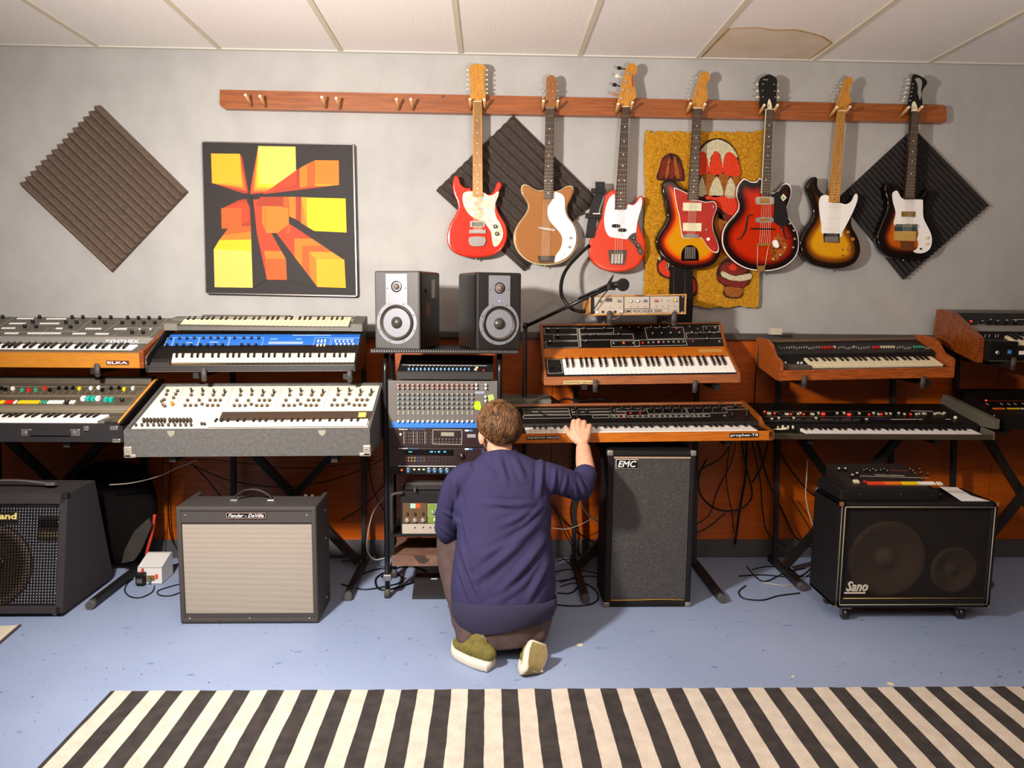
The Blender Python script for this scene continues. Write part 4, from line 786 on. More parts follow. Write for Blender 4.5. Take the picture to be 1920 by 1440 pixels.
mb = MB(); pl.poly(mb, [c(292,335), c(1648,327), c(1690,214), c(372,214)], .003); bp_ = part(k, 'panel', mb, BLUP)
put(k, pl, knob_mesh(.0062, .013, mat('navy_knob', '#11132c', .4)), 'knob', [(372,247),(347,289),(433,247),(485,247),(535,245),(413,289),(460,291),(513,292),(598,245),(648,245),(698,245),(750,245),(577,289),(627,291),(680,291),(730,291),(813,245),(877,245),(930,245),(980,245),(862,289),(910,291),(960,291)], c, .003)
put(k, pl, block_mesh(.0075, .018, .005, CREAM), 'button', [(1388,292),(1412,291),(1436,290),(1393,262),(1417,262),(1441,261)], c, .003)
put(k, pl, block_mesh(.007, .009, .005, WPL), 'button', [(u-8*(v < 270), v) for u in (1520,1548,1576,1604,1634) for v in (264, 283)], c, .003)
mb = MB()
for q in ([(400,236),(570,236),(545,312),(375,312)], [(575,236),(780,236),(757,312),(550,312)], [(785,236),(1015,236),(995,312),(765,312)], [(1372,236),(1480,236),(1465,305),(1350,308)], [(1492,238),(1680,238),(1660,300),(1475,302)], [(350,236),(395,236),(370,312),(318,312)]): pl.outline(mb, [c(*p_) for p_ in q], .0013)
for q in ([(480,272),(520,272)],[(640,268),(700,268)],[(1215,220),(1480,220)],[(1060,246),(1110,246)],[(1060,296),(1110,296)],[(1240,246),(1275,246)],[(1240,300),(1280,300)],[(1120,296),(1160,296)],[(1500,248),(1640,248)],[(1480,304),(1650,304)]): pl.line(mb, c(*q[0]), c(*q[1]), .004)
for v in mb.v: v += pl.n*.003
part(k, 'panel_lines', mb, mat('pale_blue_print', '#a9c4e8', .6))
mb = MB(); pl.poly(mb, [c(1050,266), c(1288,266), c(1284,280), c(1046,280)], .0045); part(k, 'display_strip', mb, mat('display_grey', '#8fa4b8', .3))
A, B = P(*c(372, 405), 3.425), P(*c(1642, 402), 3.425); add_keys(k, A, B, XP(*c(1645, 345), B.x)+V((0, .01, .004)), 'C', 36, mat('cream_key', '#e2d3b0', .35), bl=.5, bh=.007)
part(k, 'key_felt', MB().box(A+V((0, -.003, -.022)), V((B.x, B.y+.01, B.z-.012))), mat('tan_felt', '#8a6a48', .7))
part(k, 'pitch_block', MB().bbox(V((L3.x+.006, 3.41, A.z-.03)), V((A.x-.003, 3.54, A.z+.0)), .003), mat('charcoal_strip', '#2a2524', .45))
# ---- 4: keyboard resting on top of the blue one
L4, R4 = P(309, 619, 3.59), P(678, 621, 3.59)
k = thing('keyboard', 'slim grey keyboard with cream keys lying across the back of the blue synthesizer', 'keyboard', (L4+R4)/2+Y*.08, group='keyboard instruments')
GB_ = mat('grey_case', '#57534c', .5, noise_amt=.15)
body_prism(k, 'body', [(0, 0), (0, .018), (.02, .024), (.085, .04), (.09, .056), (.15, .062), (.155, .0)], L4-X*.0, R4, GB_)
body_prism(k, 'end_block', [(-.003, -.001), (-.003, .034), (.1, .062), (.15, .068), (.155, 0)], R4-X*.05, R4+X*.004, GB_); body_prism(k, 'end_block', [(-.003, -.001), (-.003, .03), (.02, .036), (.06, .036), (.06, 0)], L4-X*.002, L4+X*.06, mat('grey_case2', '#6b675e', .5))
part(k, 'music_ledge', MB().bbox(L4+V((.12, .15, .05)), L4+V((.55, .2, .07)), .003), GB_); part(k, 'music_ledge', MB().bbox(L4+V((.62, .15, .05)), L4+V((.9, .2, .07)), .003), GB_)
A, B = P(*c(422, 152), 3.605), P(*c(1598, 152), 3.605); add_keys(k, A, B, B+V((0, .095, .04)), 'C', 36, MATS['cream_key'], bl=.32, bh=.005)
# ---- 5: cream synthesizer in a grey case
L5, R5 = P(234, 857, 3.08), P(694, 854, 3.08); R5.y = L5.y = 3.08
k = thing('synthesizer', 'cream panelled modular synthesizer built into a grey vinyl case with metal corners', 'synthesizer', (L5+R5)/2+Y*.2, group='keyboard instruments')
TOLG = mat('grey_tolex', '#55524f', .75, color2='#484543', nscale=70, bump=.8, bscale=420)
def lerp2(t): return L5.lerp(R5, t)
ct_ = [(0, 0), (0, .11), (.4, .255), (.4, 0)]
body_prism(k, 'case_front', [(0, 0), (0, .112), (.014, .117), (.014, 0)], L5, R5, TOLG)
body_prism(k, 'case_side', [(.014, 0), (.014, .117), (.39, .262), (.405, .262), (.405, 0)], L5, L5+X*.012, TOLG)
body_prism(k, 'case_side', [(.014, 0), (.014, .117), (.39, .262), (.405, .262), (.405, 0)], R5-X*.012, R5, TOLG)
body_prism(k, 'case_base', [(.014, .002), (.014, .014), (.405, .014), (.405, .002)], L5+X*.012, R5-X*.012, TOLG); body_prism(k, 'case_back', [(.393, .0), (.393, .258), (.405, .262), (.405, 0)], L5+X*.012, R5-X*.012, TOLG)
CP = mat('cream_panel', '#ded3bd', .5, noise_amt=.06, nscale=20)
pl = Plane(R5+V((0, .014, .104)), R5-L5, V((0, .38, .148)))
mb = MB(); q = [L5+V((.013, .016, .104)), R5+V((-.013, .016, .104)), R5+V((-.013, .39, .249)), L5+V((.013, .39, .249))]; mb.prism([p_-pl.n*.004 for p_ in q], pl.n*.004); part(k, 'panel', mb, CP)
c = crop(220, 570, 3.692)
olive = mat('olive_knob', '#4b3820', .4); dolive = mat('dark_olive_knob', '#2a1d14', .4)
k1, k2, k3 = knob_mesh(.0068, .014, olive, GRY), knob_mesh(.0055, .022, dolive), knob_mesh(.0058, .013, dolive)
for b0, dy in ((0, 0), (340, 1), (680, 0), (1015, -2)):
    put(k, pl, k2, 'knob', [(515+b0, 610+dy), (592+b0, 610+dy), (670+b0, 618+dy), (745+b0, 618+dy)], c); put(k, pl, k1, 'knob', [(512+b0, 636+dy), (590+b0, 632+dy), (664+b0, 636+dy), (735+b0, 636+dy)], c)
    put(k, pl, k1, 'knob', [(487+b0, 672+dy), (567+b0, 672+dy), (642+b0, 672+dy), (678+b0, 672+dy), (713+b0, 672+dy)], c)
    put(k, pl, k1, 'knob', [(470+b0, 708+dy), (507+b0, 708+dy), (545+b0, 708+dy), (587+b0, 699+dy), (624+b0, 708+dy), (660+b0, 708+dy), (697+b0, 708+dy)], c)
put(k, pl, k1, 'knob', [(348,606),(418,608),(340,632),(405,630),(325,668),(390,655),(308,680),(318,702),(330,712)], c)
inst(k, 'knob', knob_mesh(.0075, .02, ORG), pl.M(*c(383, 702)), 'orange patch plug cap')
put(k, pl, k2, 'knob', [(185+24*i, 822) for i in range(7)]+[(365+24*i, 822) for i in range(7)], c); put(k, pl, k3, 'knob', [(185+24*i, 806) for i in range(7)]+[(365+24*i, 806) for i in range(7)], c)
put(k, pl, k3, 'knob', [(130,845),(172,845),(212,845),(252,845),(290,845),(315,845),(355,845),(400,845),(438,845),(475,845),(512,845),(585,836),(605,838)], c)
mb = MB()
for a, b in (((740,735),(800,580)),((1085,735),(1140,580)),((1420,735),(1470,580)),((400,730),(455,580))): pl.line(mb, c(*a), c(*b), .0008)
part(k, 'module_seams', mb, GRY)
mb = MB(); pl.poly(mb, [c(705,822), c(1758,806), c(1775,756), c(730,763)], .012); part(k, 'key_slip', mb, mat('brown_slip', '#3b2e24', .45))
mb = MB(); pl.poly(mb, [c(1668,800), c(1720,799), c(1726,768), c(1674,768)], .0135); part(k, 'sticker', mb, mat('yellow_sticker', '#d3c25a', .5))
A, B = pl.at(*c(632, 852), .008), pl.at(*c(1728, 846), .008); e = (B-A).normalized(); add_keys(k, A, B, B+pl.es*.052, 'F', 29, mat('ivory_key', '#efe6d6', .3), bl=.5, bh=.0045)
part(k, 'key_felt', MB().prism([A-pl.es*.006-pl.n*.006, B-pl.es*.006-pl.n*.006, B-pl.es*.006-pl.n*.013, A-pl.es*.006-pl.n*.013], (0, .01, 0)), mat('brown_slip2', '#50382a', .5))
nick = mat('worn_nickel', '#b5ad9c', .35, .6)
for t_, z_, s_ in ((0, 0, 1), (1, 0, -1)):
    p_ = L5.lerp(R5, t_)
    cc_ = part(k, 'corner_cap', MB().bbox(p_+V((-.003, -.004, -.003)) if s_ > 0 else p_+V((-.045, -.004, -.003)), p_+V((.045, .03, .012)) if s_ > 0 else p_+V((.003, .03, .012)), .004).bbox(p_+V((-.003 if s_ > 0 else -.03, -.004, -.003)), p_+V((.03 if s_ > 0 else .003, .03, .045)), .005), nick)
    part(cc_, 'rivet', MB().sph(p_+V((.016*s_, -.005, .028)), .004, n=8), CHR)
for t_ in (.192, .805):
    p_ = L5.lerp(R5, t_)+V((0, -.002, .098)); part(k, 'latch', MB().prism([p_+V((-.016, 0, .012)), p_+V((-.013, 0, -.004)), p_+V((0, 0, -.014)), p_+V((.013, 0, -.004)), p_+V((.016, 0, .012))], (0, .004, 0)), nick)
# ---- 6: wooden synthesizer, upper middle
L6, R6 = P(1020, 721, 3.52), P(1388, 716, 3.52)
k = thing('synthesizer', 'wooden synthesizer with black knob panel tilted below the vocoder', 'synthesizer', (L6+R6)/2+Y*.15, group='keyboard instruments')
full = [(-.002, -.002), (.008, .045), (.21, .149), (.225, .156), (.34, .277), (.365, .267), (.35, .16), (.12, .0)]
body = [(0, 0), (.01, .036), (.02, .036), (.2, .13), (.225, .15), (.337, .27), (.36, .26), (.345, .16), (.12, .002)]
body_prism(k, 'body', body, L6+X*.012, R6-X*.012, BLK)
body_prism(k, 'side_cheek', full, L6, L6+X*.013, WOODR); body_prism(k, 'side_cheek', full, R6-X*.013, R6, WOODR)
body_prism(k, 'front_rail', [(-.004, -.003), (.006, .036), (.018, .036), (.01, -.003)], L6+X*.013, R6-X*.013, WOODR)
c = crop(980, 590, 8.727); d = crop(1190, 590, 8.727)
a_, b_ = R6+V((-.013, .205, .1395)), R6+V((-.013, .338, .27)); pl = Plane(a_+V((0, .02, .0125)), R6-L6, V((0, .114, .121)))
body_prism(k, 'top_rail', [(.331, .268), (.335, .276), (.362, .268), (.36, .258)], L6+X*.013, R6-X*.013, WOODR)
body_prism(k, 'name_board', [(.153, .110), (.151, .122), (.222, .157), (.227, .15)], L6+X*.013, R6-X*.013, WOOD)
put(k, pl, KSIL, 'knob', [(415,255),(570,255),(575,360),(445,460),(1000,248),(1325,242),(1025,350),(1165,345),(1565,340),(1035,450),(1605,240),(1745,232),(1888,230)], c)
put(k, pl, KSIL, 'knob', [(60,228),(262,222),(405,222),(550,218),(290,330),(437,328),(583,323),(725,318),(925,315),(1068,315),(1215,310),(1355,308),(1175,415)], d)
gb, ob, rb = block_mesh(.009, .010, .004, GRY), block_mesh(.011, .011, .005, ORG), block_mesh(.010, .010, .004, RED)
put(k, pl, gb, 'button', [(1485,470),(1810,466)], c); put(k, pl, ob, 'button', [(1650,468)], c)
put(k, pl, rb, 'button', [(130,465)], d); put(k, pl, gb, 'button', [(225,458),(305,455),(470,450),(553,448),(635,448),(718,445),(797,443),(1385,440),(895,195),(1030,235),(1170,225),(1315,215)], d); put(k, pl, block_mesh(.01, .01, .004, PINK), 'button', [(390,452)], d)
put(k, pl, MB().cyl((0,0,0), (0,0,.003), .003, n=8).mesh('led', LED), 'led', [(950,435),(685,228)], d)
mb = MB()
for q in ([(345,225),(885,222),(895,320),(355,325)],[(500,335),(895,330),(908,420),(510,422)],[(370,440),(910,435),(922,535),(378,540)],[(928,230),(1490,222),(1490,300),(940,315)],[(945,330),(1805,318),(1820,408),(955,420)],[(1440,430),(1905,424),(1915,518),(1450,524)]): pl.outline(mb, [c(*p_) for p_ in q])
for q in ([(0,418),(835,402),(858,500),(0,516)],[(165,215),(790,205),(825,390),(205,402)],[(838,300),(1425,290),(1440,385),(858,398)],[(1112,190),(1375,182),(1398,288),(1135,292)]): pl.outline(mb, [d(*p_) for p_ in q])
for q in ([(905,225),(945,530)],[(920,225),(958,530)]): pl.line(mb, c(*q[0]), c(*q[1]))
part(k, 'panel_lines', mb, LINE)
A, B = P(1058.3, 702, 3.552), P(1382.8, 697, 3.552)
ex, ey, ez, Lk = add_keys(k, A, B, XP(1369.2, 668.5, B.x), 'C', 36)
wp = Plane(B, ex, ey); mb = MB(); q = [(398,738),(620,735),(658,955),(418,968)]; wp.poly(mb, [c(*p_) for p_ in [(385,722),(628,722),(668,1000),(405,1010)]], .001); part(k, 'wheel_panel', mb, BLK)
mb = MB(); wp.outline(mb, [c(*p_) for p_ in q], .0016)
for v in mb.v: v += wp.n*.0015
part(k, 'panel_lines', mb, LINE)
for u in (480, 590): part(k, 'wheel', MB().cyl(wp.at(*c(u, 850), .0)-X*.005, wp.at(*c(u, 850), .0)+X*.005, .014, n=16), BLK)
part(k, 'key_lip', MB().prism([A+V((-.05, -.012, -.02)), V((R6.x-.014, B.y-.012, B.z-.02)), V((R6.x-.014, B.y-.001, B.z-.013)), A+V((-.05, -.001, -.013))], (0, .006, -.004)), BLK)
fpl = Plane(L6+V((0, -.005, 0)), X, Z); bq = [c(668,1082), c(1190,1074), c(1188,1130), c(668,1138)]; mb = MB(); fpl.poly(mb, bq, .001); part(k, 'name_badge', mb, mat('cream_badge', '#cdb27a', .5))
p_ = fpl.at(*c(680, 1126), .0015); text(k, 'lettering', 'SEQUENTIAL CIRCUITS', BLK, basis(p_, fpl.ex, fpl.es, fpl.n), .142, .0095, bold=.004)
npl = Plane(R6+V((0, .151, .122)), R6-L6, V((0, .071, .035))); mb = MB(); npl.poly(mb, [d(*p_) for p_ in [(1048,565),(1425,562),(1432,588),(1428,612),(1048,618)]], .0012); part(k, 'name_badge', mb, mat('amber_badge', '#b98a45', .5))
# ---- 7: vocoder
L7, R7 = P(1104, 592, 3.6), P(1286, 589, 3.6); T7 = P(1104, 554, 3.6)
k = thing('vocoder', 'wooden-cased rack vocoder with coloured knobs propped above the upper wooden synthesizer', 'vocoder', (L7+R7)/2+Y*.12)
h7 = T7.z-L7.z; ex = (R7-L7).normalized(); pl = Plane(L7, ex, Z)
RW = mat('light_oak', '#c08a4a', .45, color2='#a8712f', nscale=9, stretch=(2, 20, 20))
body_prism(k, 'case', [(.004, .004), (.004, h7-.004), (.25, h7-.004), (.25, .004)], L7+X*.004, R7-X*.004, BLK)
for nm, a, b, pr_ in (('case_side', 0, .008, [(0,0),(0,h7),(.25,h7),(.25,0)]), ('case_side', (R7-L7).length-.008, (R7-L7).length, [(0,0),(0,h7),(.25,h7),(.25,0)]), ('case_top', .008, (R7-L7).length-.008, [(0,h7-.007),(0,h7),(.25,h7),(.25,h7-.007)]), ('case_bottom', .008, (R7-L7).length-.008, [(0,0),(0,.008),(.25,.008),(.25,0)])): body_prism(k, nm, pr_, L7+ex*a, L7+ex*b, RW)
pl = Plane(L7+Y*.003, ex, Z); c = crop(1080, 500, 8.348)
mb = MB(); pl.poly(mb, [c(288,475),c(742,470),c(742,738),c(290,742)], .002); pl.poly(mb, [c(756,470),c(1146,467),c(1146,650),c(756,655)], .002); pl.poly(mb, [c(1160,467),c(1612,462),c(1612,728),c(1452,730),c(1452,652),c(1160,655)], .002); pl.poly(mb, [c(756,662),c(1446,655),c(1446,728),c(756,734)], .003)
part(k, 'front_panel', mb, mat('silver_panel', '#b5a797', .4, .2, noise_amt=.08))
text(k, 'lettering', 'EMS VOCODER 2000', BLK, basis(pl.at(*c(764, 722), .0035), ex, Z, pl.n), .181, .0145, bold=.005)
for (u, v, col) in [(372,538,mat('green_knob', '#5e7a4c', .4)),(665,536,MATS['green_knob']),(845,536,CREAM),(958,534,WPL),(1072,532,mat('blue_knob', '#2f5590', .4)),(1245,532,RED),(1542,528,YEL)]: inst(k, 'knob', knob_mesh(.0075, .013, GRY, col), pl.M(*c(u, v), .002))
sk = knob_mesh(.0028, .009, CHR)
put(k, pl, sk, 'switch', [(515,626),(668,628),(838,620),(955,622),(1070,618),(1242,616),(1340,614),(1440,612),(1535,612),(1330,528),(1428,526)], c, .002)
put(k, pl, MB().cyl((0,0,0),(0,0,.004), .006, n=12).mesh('socket', BLK), 'socket', [(418,708),(612,706)], c, .002); put(k, pl, MB().cyl((0,0,0),(0,0,.006), .0062, n=12).mesh('jack', CHR), 'jack', [(325,712),(710,706),(1545,690)], c, .002)
mb = MB(); pl.poly(mb, [c(462,492),c(564,490),c(564,548),c(462,550)], .003); part(k, 'display', mb, mat('dark_display', '#2a0c08', .2))
put(k, pl, MB().sph((0,0,.001), .0045, n=8).mesh('screw', CHR), 'screw', [(226,490),(228,725),(1672,472),(1660,712)], c)
# ---- 8: long wooden synthesizer, lower middle
L8, R8 = P(958, 829.5, 3.3), P(1447, 823.5, 3.3)
k = thing('synthesizer', 'long orange wooden synthesizer being played by the kneeling person', 'synthesizer', (L8+R8)/2+Y*.2, group='keyboard instruments')
body_prism(k, 'body', [(0, 0), (0, .036), (.12, .044), (.13, .062), (.38, .108), (.41, .1), (.41, 0)], L8, R8-X*.004, BLK)
body_prism(k, 'front_rail', [(-.012, -.002), (-.012, .038), (0, .04), (0, -.002)], L8, R8, WOOD)
body_prism(k, 'side_cheek', [(-.012, 0), (-.012, .043), (.1, .052), (.14, .08), (.39, .125), (.42, .112), (.42, 0)], R8-X*.018, R8, WOODR)
body_prism(k, 'side_cheek', [(-.012, 0), (-.012, .043), (.1, .052), (.14, .08), (.39, .125), (.42, .112), (.42, 0)], L8, L8+X*.018, WOODR)
body_prism(k, 'top_rail', [(.375, .108), (.378, .12), (.415, .112), (.415, .098)], L8+X*.018, R8-X*.018, WOODR)
c = crop(940, 730, 3.692); pl = Plane(R8+V((0, .13, .063)), R8-L8, V((0, .25, .046)))
k8 = knob_mesh(.0078, .015, BLK, skirt=True)
put(k, pl, k8, 'knob', [(132,146),(265,170),(195,170),(297,190),(515,138),(525,165),(585,165),(525,190),(760,140),(765,165),(835,140),(900,140),(968,140),(1040,140),(1105,138),(1168,138),(1232,135),(1060,163),(1120,160),(1185,160),(1250,158),(1320,138),(1380,135),(1445,133),(1508,130),(1335,163),(1398,160),(1462,157),(1530,155),(1700,160),(1600,184),(1700,184)], c)
inst(k, 'knob', knob_mesh(.009, .02, BLK, STEEL), pl.M(*c(1620, 126)))
put(k, pl, rb, 'button', [(895,166),(960,166)], c); put(k, pl, gb, 'button', [(780,188),(812,188)]+[(905+38*i, 187) for i in range(11)]+[(1335,185),(1365,185),(1400,184),(1545,184)], c); put(k, pl, ob, 'button', [(848,188)], c)
mb = MB()
for q in ([(150,136),(465,133),(472,150),(155,153)],[(155,160),(470,157),(476,172),(160,176)],[(150,182),(478,178),(482,198),(155,202)],[(484,138),(780,134),(785,152),(490,156)],[(490,160),(855,155),(862,172),(496,176)],[(630,180),(742,178),(748,196),(634,198)],[(756,180),(868,177),(876,194),(762,197)],[(882,180),(1295,174),(1302,190),(888,196)],[(795,134),(990,131),(995,148),(800,152)],[(1003,132),(1268,128),(1285,165),(1018,170)],[(1280,130),(1545,126),(1565,162),(1296,168)],[(1308,174),(1440,172),(1446,188),(1314,192)],[(1555,122),(1688,118),(1702,136),(1566,142)]): pl.outline(mb, [c(*p_) for p_ in q])
part(k, 'panel_lines', mb, LINE)
A, B = P(986, 811.5, 3.31), P(1421, 806.5, 3.31); add_keys(k, A, B, XP(1401, 795, B.x)+V((0,.005,.002)), 'E', 45, bl=.5, bh=.008)
part(k, 'end_block', MB().box(V((B.x+.002, B.y, B.z-.012)), V((R8.x-.02, B.y+.11, B.z+.002))), BLK)
fpl = Plane(L8+V((0, -.0125, 0)), R8-L8, Z); mb = MB(); fpl.poly(mb, [c(174,327),c(406,322),c(406,343),c(174,349)], .001); fpl.poly(mb, [c(1580,305),c(1782,301),c(1782,331),c(1580,335)], .001); part(k, 'name_badge', mb, BLK)
text(k, 'lettering', 'SEQUENTIAL CIRCUITS', WPL, basis(fpl.at(*c(180, 344), .0015), fpl.ex, Z, fpl.n), .146, .0095, bold=.006)
text(k, 'lettering', 'prophet-T8', WPL, basis(fpl.at(*c(1587, 332), .0015), fpl.ex, Z, fpl.n), .125, .0165, bold=.004)
# ---- 9: wooden keyboard upper right
L9, R9 = P(1463, 714, 3.56), P(1788, 708, 3.56); L9.y = R9.y = 3.56
k = thing('synthesizer', 'compact synthesizer in a teak case with curved cheeks and a row of small sliders', 'synthesizer', (L9+R9)/2+Y*.15, group='keyboard instruments')
ck = [(0, 0), (0, .088), (.02, .1), (.08, .115), (.14, .17), (.2, .19), (.34, .196), (.35, .18), (.35, .05), (.05, 0)]
ckw = mat('teak', '#a8541c', .4, color2='#7d3a10', nscale=6, stretch=(3, 14, 22))
body_prism(k, 'side_cheek', ck, L9-X*.004, L9+X*.012, ckw); body_prism(k, 'side_cheek', ck, R9-X*.012, R9+X*.002, ckw)
body_prism(k, 'front_rail', [(-.002, .001), (-.002, .05), (.012, .052), (.012, .001)], L9+X*.012, R9-X*.012, ckw)
body_prism(k, 'body', [(.012, .002), (.012, .05), (.14, .062), (.145, .114), (.15, .118), (.33, .17), (.34, .17), (.34, .04), (.05, .002)], L9+X*.012, R9-X*.012, BLK)
body_prism(k, 'back_rail', [(.32, .168), (.322, .182), (.345, .182), (.345, .165)], L9+X*.012, R9-X*.012, mat('brown_rail', '#5c4634', .5))
c = crop(1390, 570, 3.62); pl = Plane(R9+V((0, .15, .12)), R9-L9, V((0, .18, .052)))
sb, sr, sw, sg = block_mesh(.0045, .008, .009, GRY), block_mesh(.0055, .012, .010, RED), block_mesh(.0055, .012, .010, CREAM), block_mesh(.0055, .012, .010, GRN)
put(k, pl, sb, 'slider_tab', [(u, 302+4*((u//7) % 3-1)) for u in list(range(255, 530, 17))+list(range(660, 880, 17))+list(range(1060, 1150, 17))+list(range(1240, 1290, 17))], c)
put(k, pl, sr, 'slider_tab', [(545,300),(563,300),(581,300),(599,300),(616,298),(895,300),(912,300),(930,299)], c); put(k, pl, sw, 'slider_tab', [(633,297),(762,297)]+[(948+17*i, 297) for i in range(6)], c); put(k, pl, sg, 'slider_tab', [(1172,297),(1190,297),(1208,296),(1224,296)], c)
mb = MB()
for u in list(range(255, 1290, 34)): pl.line(mb, c(u, 312), c(u, 285), .0008)
part(k, 'slider_slots', mb, STEEL)
A, B = P(*c(482, 420), 3.60), P(*c(1374, 410), 3.60); add_keys(k, A, B, XP(*c(1288, 352), B.x), 'C', 29, MATS['cream_key'], bl=.5, bh=.006)
mb = MB(); wp = Plane(A, B-A, Y); 
part(k, 'control_plate', MB().bbox(V((L9.x+.014, A.y-.004, A.z-.02)), V((A.x-.004, A.y+.13, A.z+.003)), .003), PB)
for u, v in ((290,380),(375,378),(400,362)): q = P(*c(u, v), 3.66); inst(k, 'knob', knob_mesh(.008, .014, CHR), basis(V((q.x, 3.64, A.z+.003)), X, Y, Z))
# small pale box behind
q = P(*c(228, 262), 3.84); solo('small_box', 'small pale box standing behind the teak synthesizer', 'box', MB().bbox(V((q.x-.028, 3.82, 1.2385)), V((q.x+.028, 3.87, 1.274)), .003), mat('pale_box', '#b5ac98', .6), V((q.x, 3.84, 1.2385)))
# ---- 10: black synthesizer lower right with metal cheeks
L10, R10 = P(1451, 822, 3.42), P(1860, 825.5, 3.42); L10.y = R10.y = 3.42; R10.z = L10.z = (L10.z+R10.z)/2
k = thing('synthesizer', 'black synthesizer crowded with cream tabs and red lamps, lower right', 'synthesizer', (L10+R10)/2+Y*.2, group='keyboard instruments')
body_prism(k, 'body', [(0, 0), (0, .012), (.1, .016), (.105, .056), (.12, .06), (.22, .076), (.41, .114), (.42, .1), (.42, 0)], L10, R10, BLK)
body_prism(k, 'front_rail', [(-.006, 0), (-.006, .022), (0, .026), (0, 0)], L10, R10, mat('olive_rail', '#4a4032', .4, .3))
metal = mat('brushed_cheek', '#81796a', .4, .5, noise_amt=.15, nscale=30, stretch=(1, 8, 1))
body_prism(k, 'side_cheek', [(-.008, 0), (-.008, .035), (.0, .04), (.09, .048), (.09, 0)], R10, R10+X*.006, metal)
body_prism(k, 'lid_side', [(0, .052), (0, .098), (.41, .165), (.44, .105), (.3, .09), (.11, .05)], R10+X*.002, R10+X*.03, metal)
body_prism(k, 'side_cheek', [(-.008, 0), (-.008, .035), (.1, .05), (.42, .12), (.42, 0)], L10-X*.008, L10, metal)
c = crop(1410, 740, 7.68); d = crop(1650, 570, 5.144); pl = Plane(R10+V((0, .22, .078)), X, V((0, .19, .037)))
tb, twd, tll = block_mesh(.0075, .012, .008, CREAM, 'tab'), block_mesh(.017, .014, .007, CREAM, 'tab'), MB().sph((0,0,.003), (.006, .006, .004), n=8).mesh('red_lamp', LED); tl2 = MB().sph((0,0,.003), (.011, .009, .006), n=10).mesh('red_lamp', LED)
put(k, pl, tb, 'tab', [(660,285),(695,272),(957,274),(1225,274),(1325,272),(1545,277),(1750,274),(1820,290)], c); put(k, pl, twd, 'tab', [(245,277),(500,287),(868,287)], c)
put(k, pl, tll, 'red_lamp', [(180,252),(325,274),(560,287),(745,287),(1685,292),(1860,287)], c); put(k, pl, tl2, 'red_lamp', [(1025,284),(1395,292)], c)
put(k, pl, tb, 'tab', [(60,1062),(100,1062),(180,1057),(235,1067),(350,1068),(375,1064),(525,1066),(545,1060),(570,1058),(605,1064),(620,1056)], d); put(k, pl, twd, 'tab', [(425,1062)], d); put(k, pl, tll, 'red_lamp', [(15,1067),(295,1067)], d)
pl2 = Plane(R10+V((0, .12, .061)), X, V((0, .1, .016)))
put(k, pl2, tb, 'tab', [(385,345),(600,345),(920,345)], c); put(k, pl2, block_mesh(.012, .008, .005, WPL, 'tab'), 'tab', [(285,352),(1650,357)], c)
mb = MB()
for a, b in ((430,545),(640,700),(770,860),(990,1165),(1205,1240),(1290,1420),(1455,1550)): pl2.line(mb, c(a, 355), c(b, 355), .0035)
part(k, 'printed_legends', mb, mat('lilac_print', '#8d86a8', .5)); mb = MB(); pl2.line(mb, c(1710, 352), c(1920, 350), .004); pl2.line(mb, d(0, 1112), d(90, 1112), .004); part(k, 'printed_legends', mb, mat('violet_print', '#3c3c86', .5))
mb = MB(); pl2.line(mb, d(105, 1113), d(350, 1112), .006); pl2.line(mb, d(365, 1112), d(410, 1112), .006); pl2.line(mb, d(635, 1112), d(680, 1112), .006); part(k, 'white_buttons', mb, WPL)
mb = MB(); pl.line(mb, c(170, 240), c(1920, 243), .001); pl.line(mb, c(170, 315), c(1920, 318), .0012); pl2.line(mb, c(170, 378), c(1540, 380), .001)
for a, b in (((340,240),(455,300)),((560,240),(610,270)),((1410,250),(1460,300))): pl.line(mb, c(*a), c(*b), .001)
part(k, 'panel_lines', mb, mat('dim_print', '#86806f', .5)); part(k, 'knob', MB().sph(pl2.at(*d(725, 1106), .006), .009), CREAM)
mb = MB(); pl.line(mb, d(300, 1030), d(510, 1036), .006); part(k, 'printed_legends', mb, WPL)
A, B = P(1514, 814, 3.435), P(1843, 814, 3.435); A.z = B.z = (A.z+B.z)/2; add_keys(k, A, B, XP(1819, 803.5, B.x), 'C', 36, bl=.40, bh=.005)
part(k, 'key_felt', MB().box(A+V((0, -.006, -.024)), B+V((0, .01, -.013))), mat('brown_felt2', '#4a2a1c', .6)); part(k, 'end_block', MB().bbox(V((L10.x+.01, 3.43, A.z-.02)), V((A.x-.004, 3.54, A.z)), .003), BLK)
q = [(372,470),(445,455),(520,462),(590,460)]
for i, (u, v) in enumerate(q): part(k, 'lever', MB().cyl(P(*c(u, v+25), 3.5), P(*c(u, v-8), 3.51), .0055, n=10), CREAM)
part(k, 'lever', MB().tube([P(*c(300, 500), 3.47), P(*c(400, 498), 3.47), P(*c(460, 490), 3.47), P(*c(530, 488), 3.47)], [.002, .004, .007, .006], 10), CREAM)
# ---- 11 / 12: far right keyboards
k = thing('synthesizer', 'black synthesizer with a large slab-like walnut side panel at the picture edge', 'synthesizer', V((2.6, 3.7, 1.13)), group='keyboard instruments')
c = crop(1650, 570, 5.144); xk = 2.383
ch = [XP(*c(u, v), xk) for u, v in ((935,566),(955,330),(690,80),(600,50),(545,55),(498,325),(700,450))]
ch = [V((p_.x, min(p_.y, 3.925), p_.z)) for p_ in ch]
part(k, 'side_cheek', MB().prism(ch, (.028, 0, 0)), mat('walnut_slab', '#8d430f', .35, color2='#5f2a08', nscale=5, stretch=(3, 9, 22), coat=.3))
z0 = ch[0].z; y0 = ch[0].y
o = V((xk+.03, 3.5, 1.135)); e = V((3.25, 3.5, 1.135))
body_prism(k, 'body', [(0, 0), (0, .062), (.02, .078), (.13, .11), (.14, .135), (.16, .14), (.17, .155), (.3, .225), (.36, .24), (.42, .24), (.42, 0)], o, e, BLK)
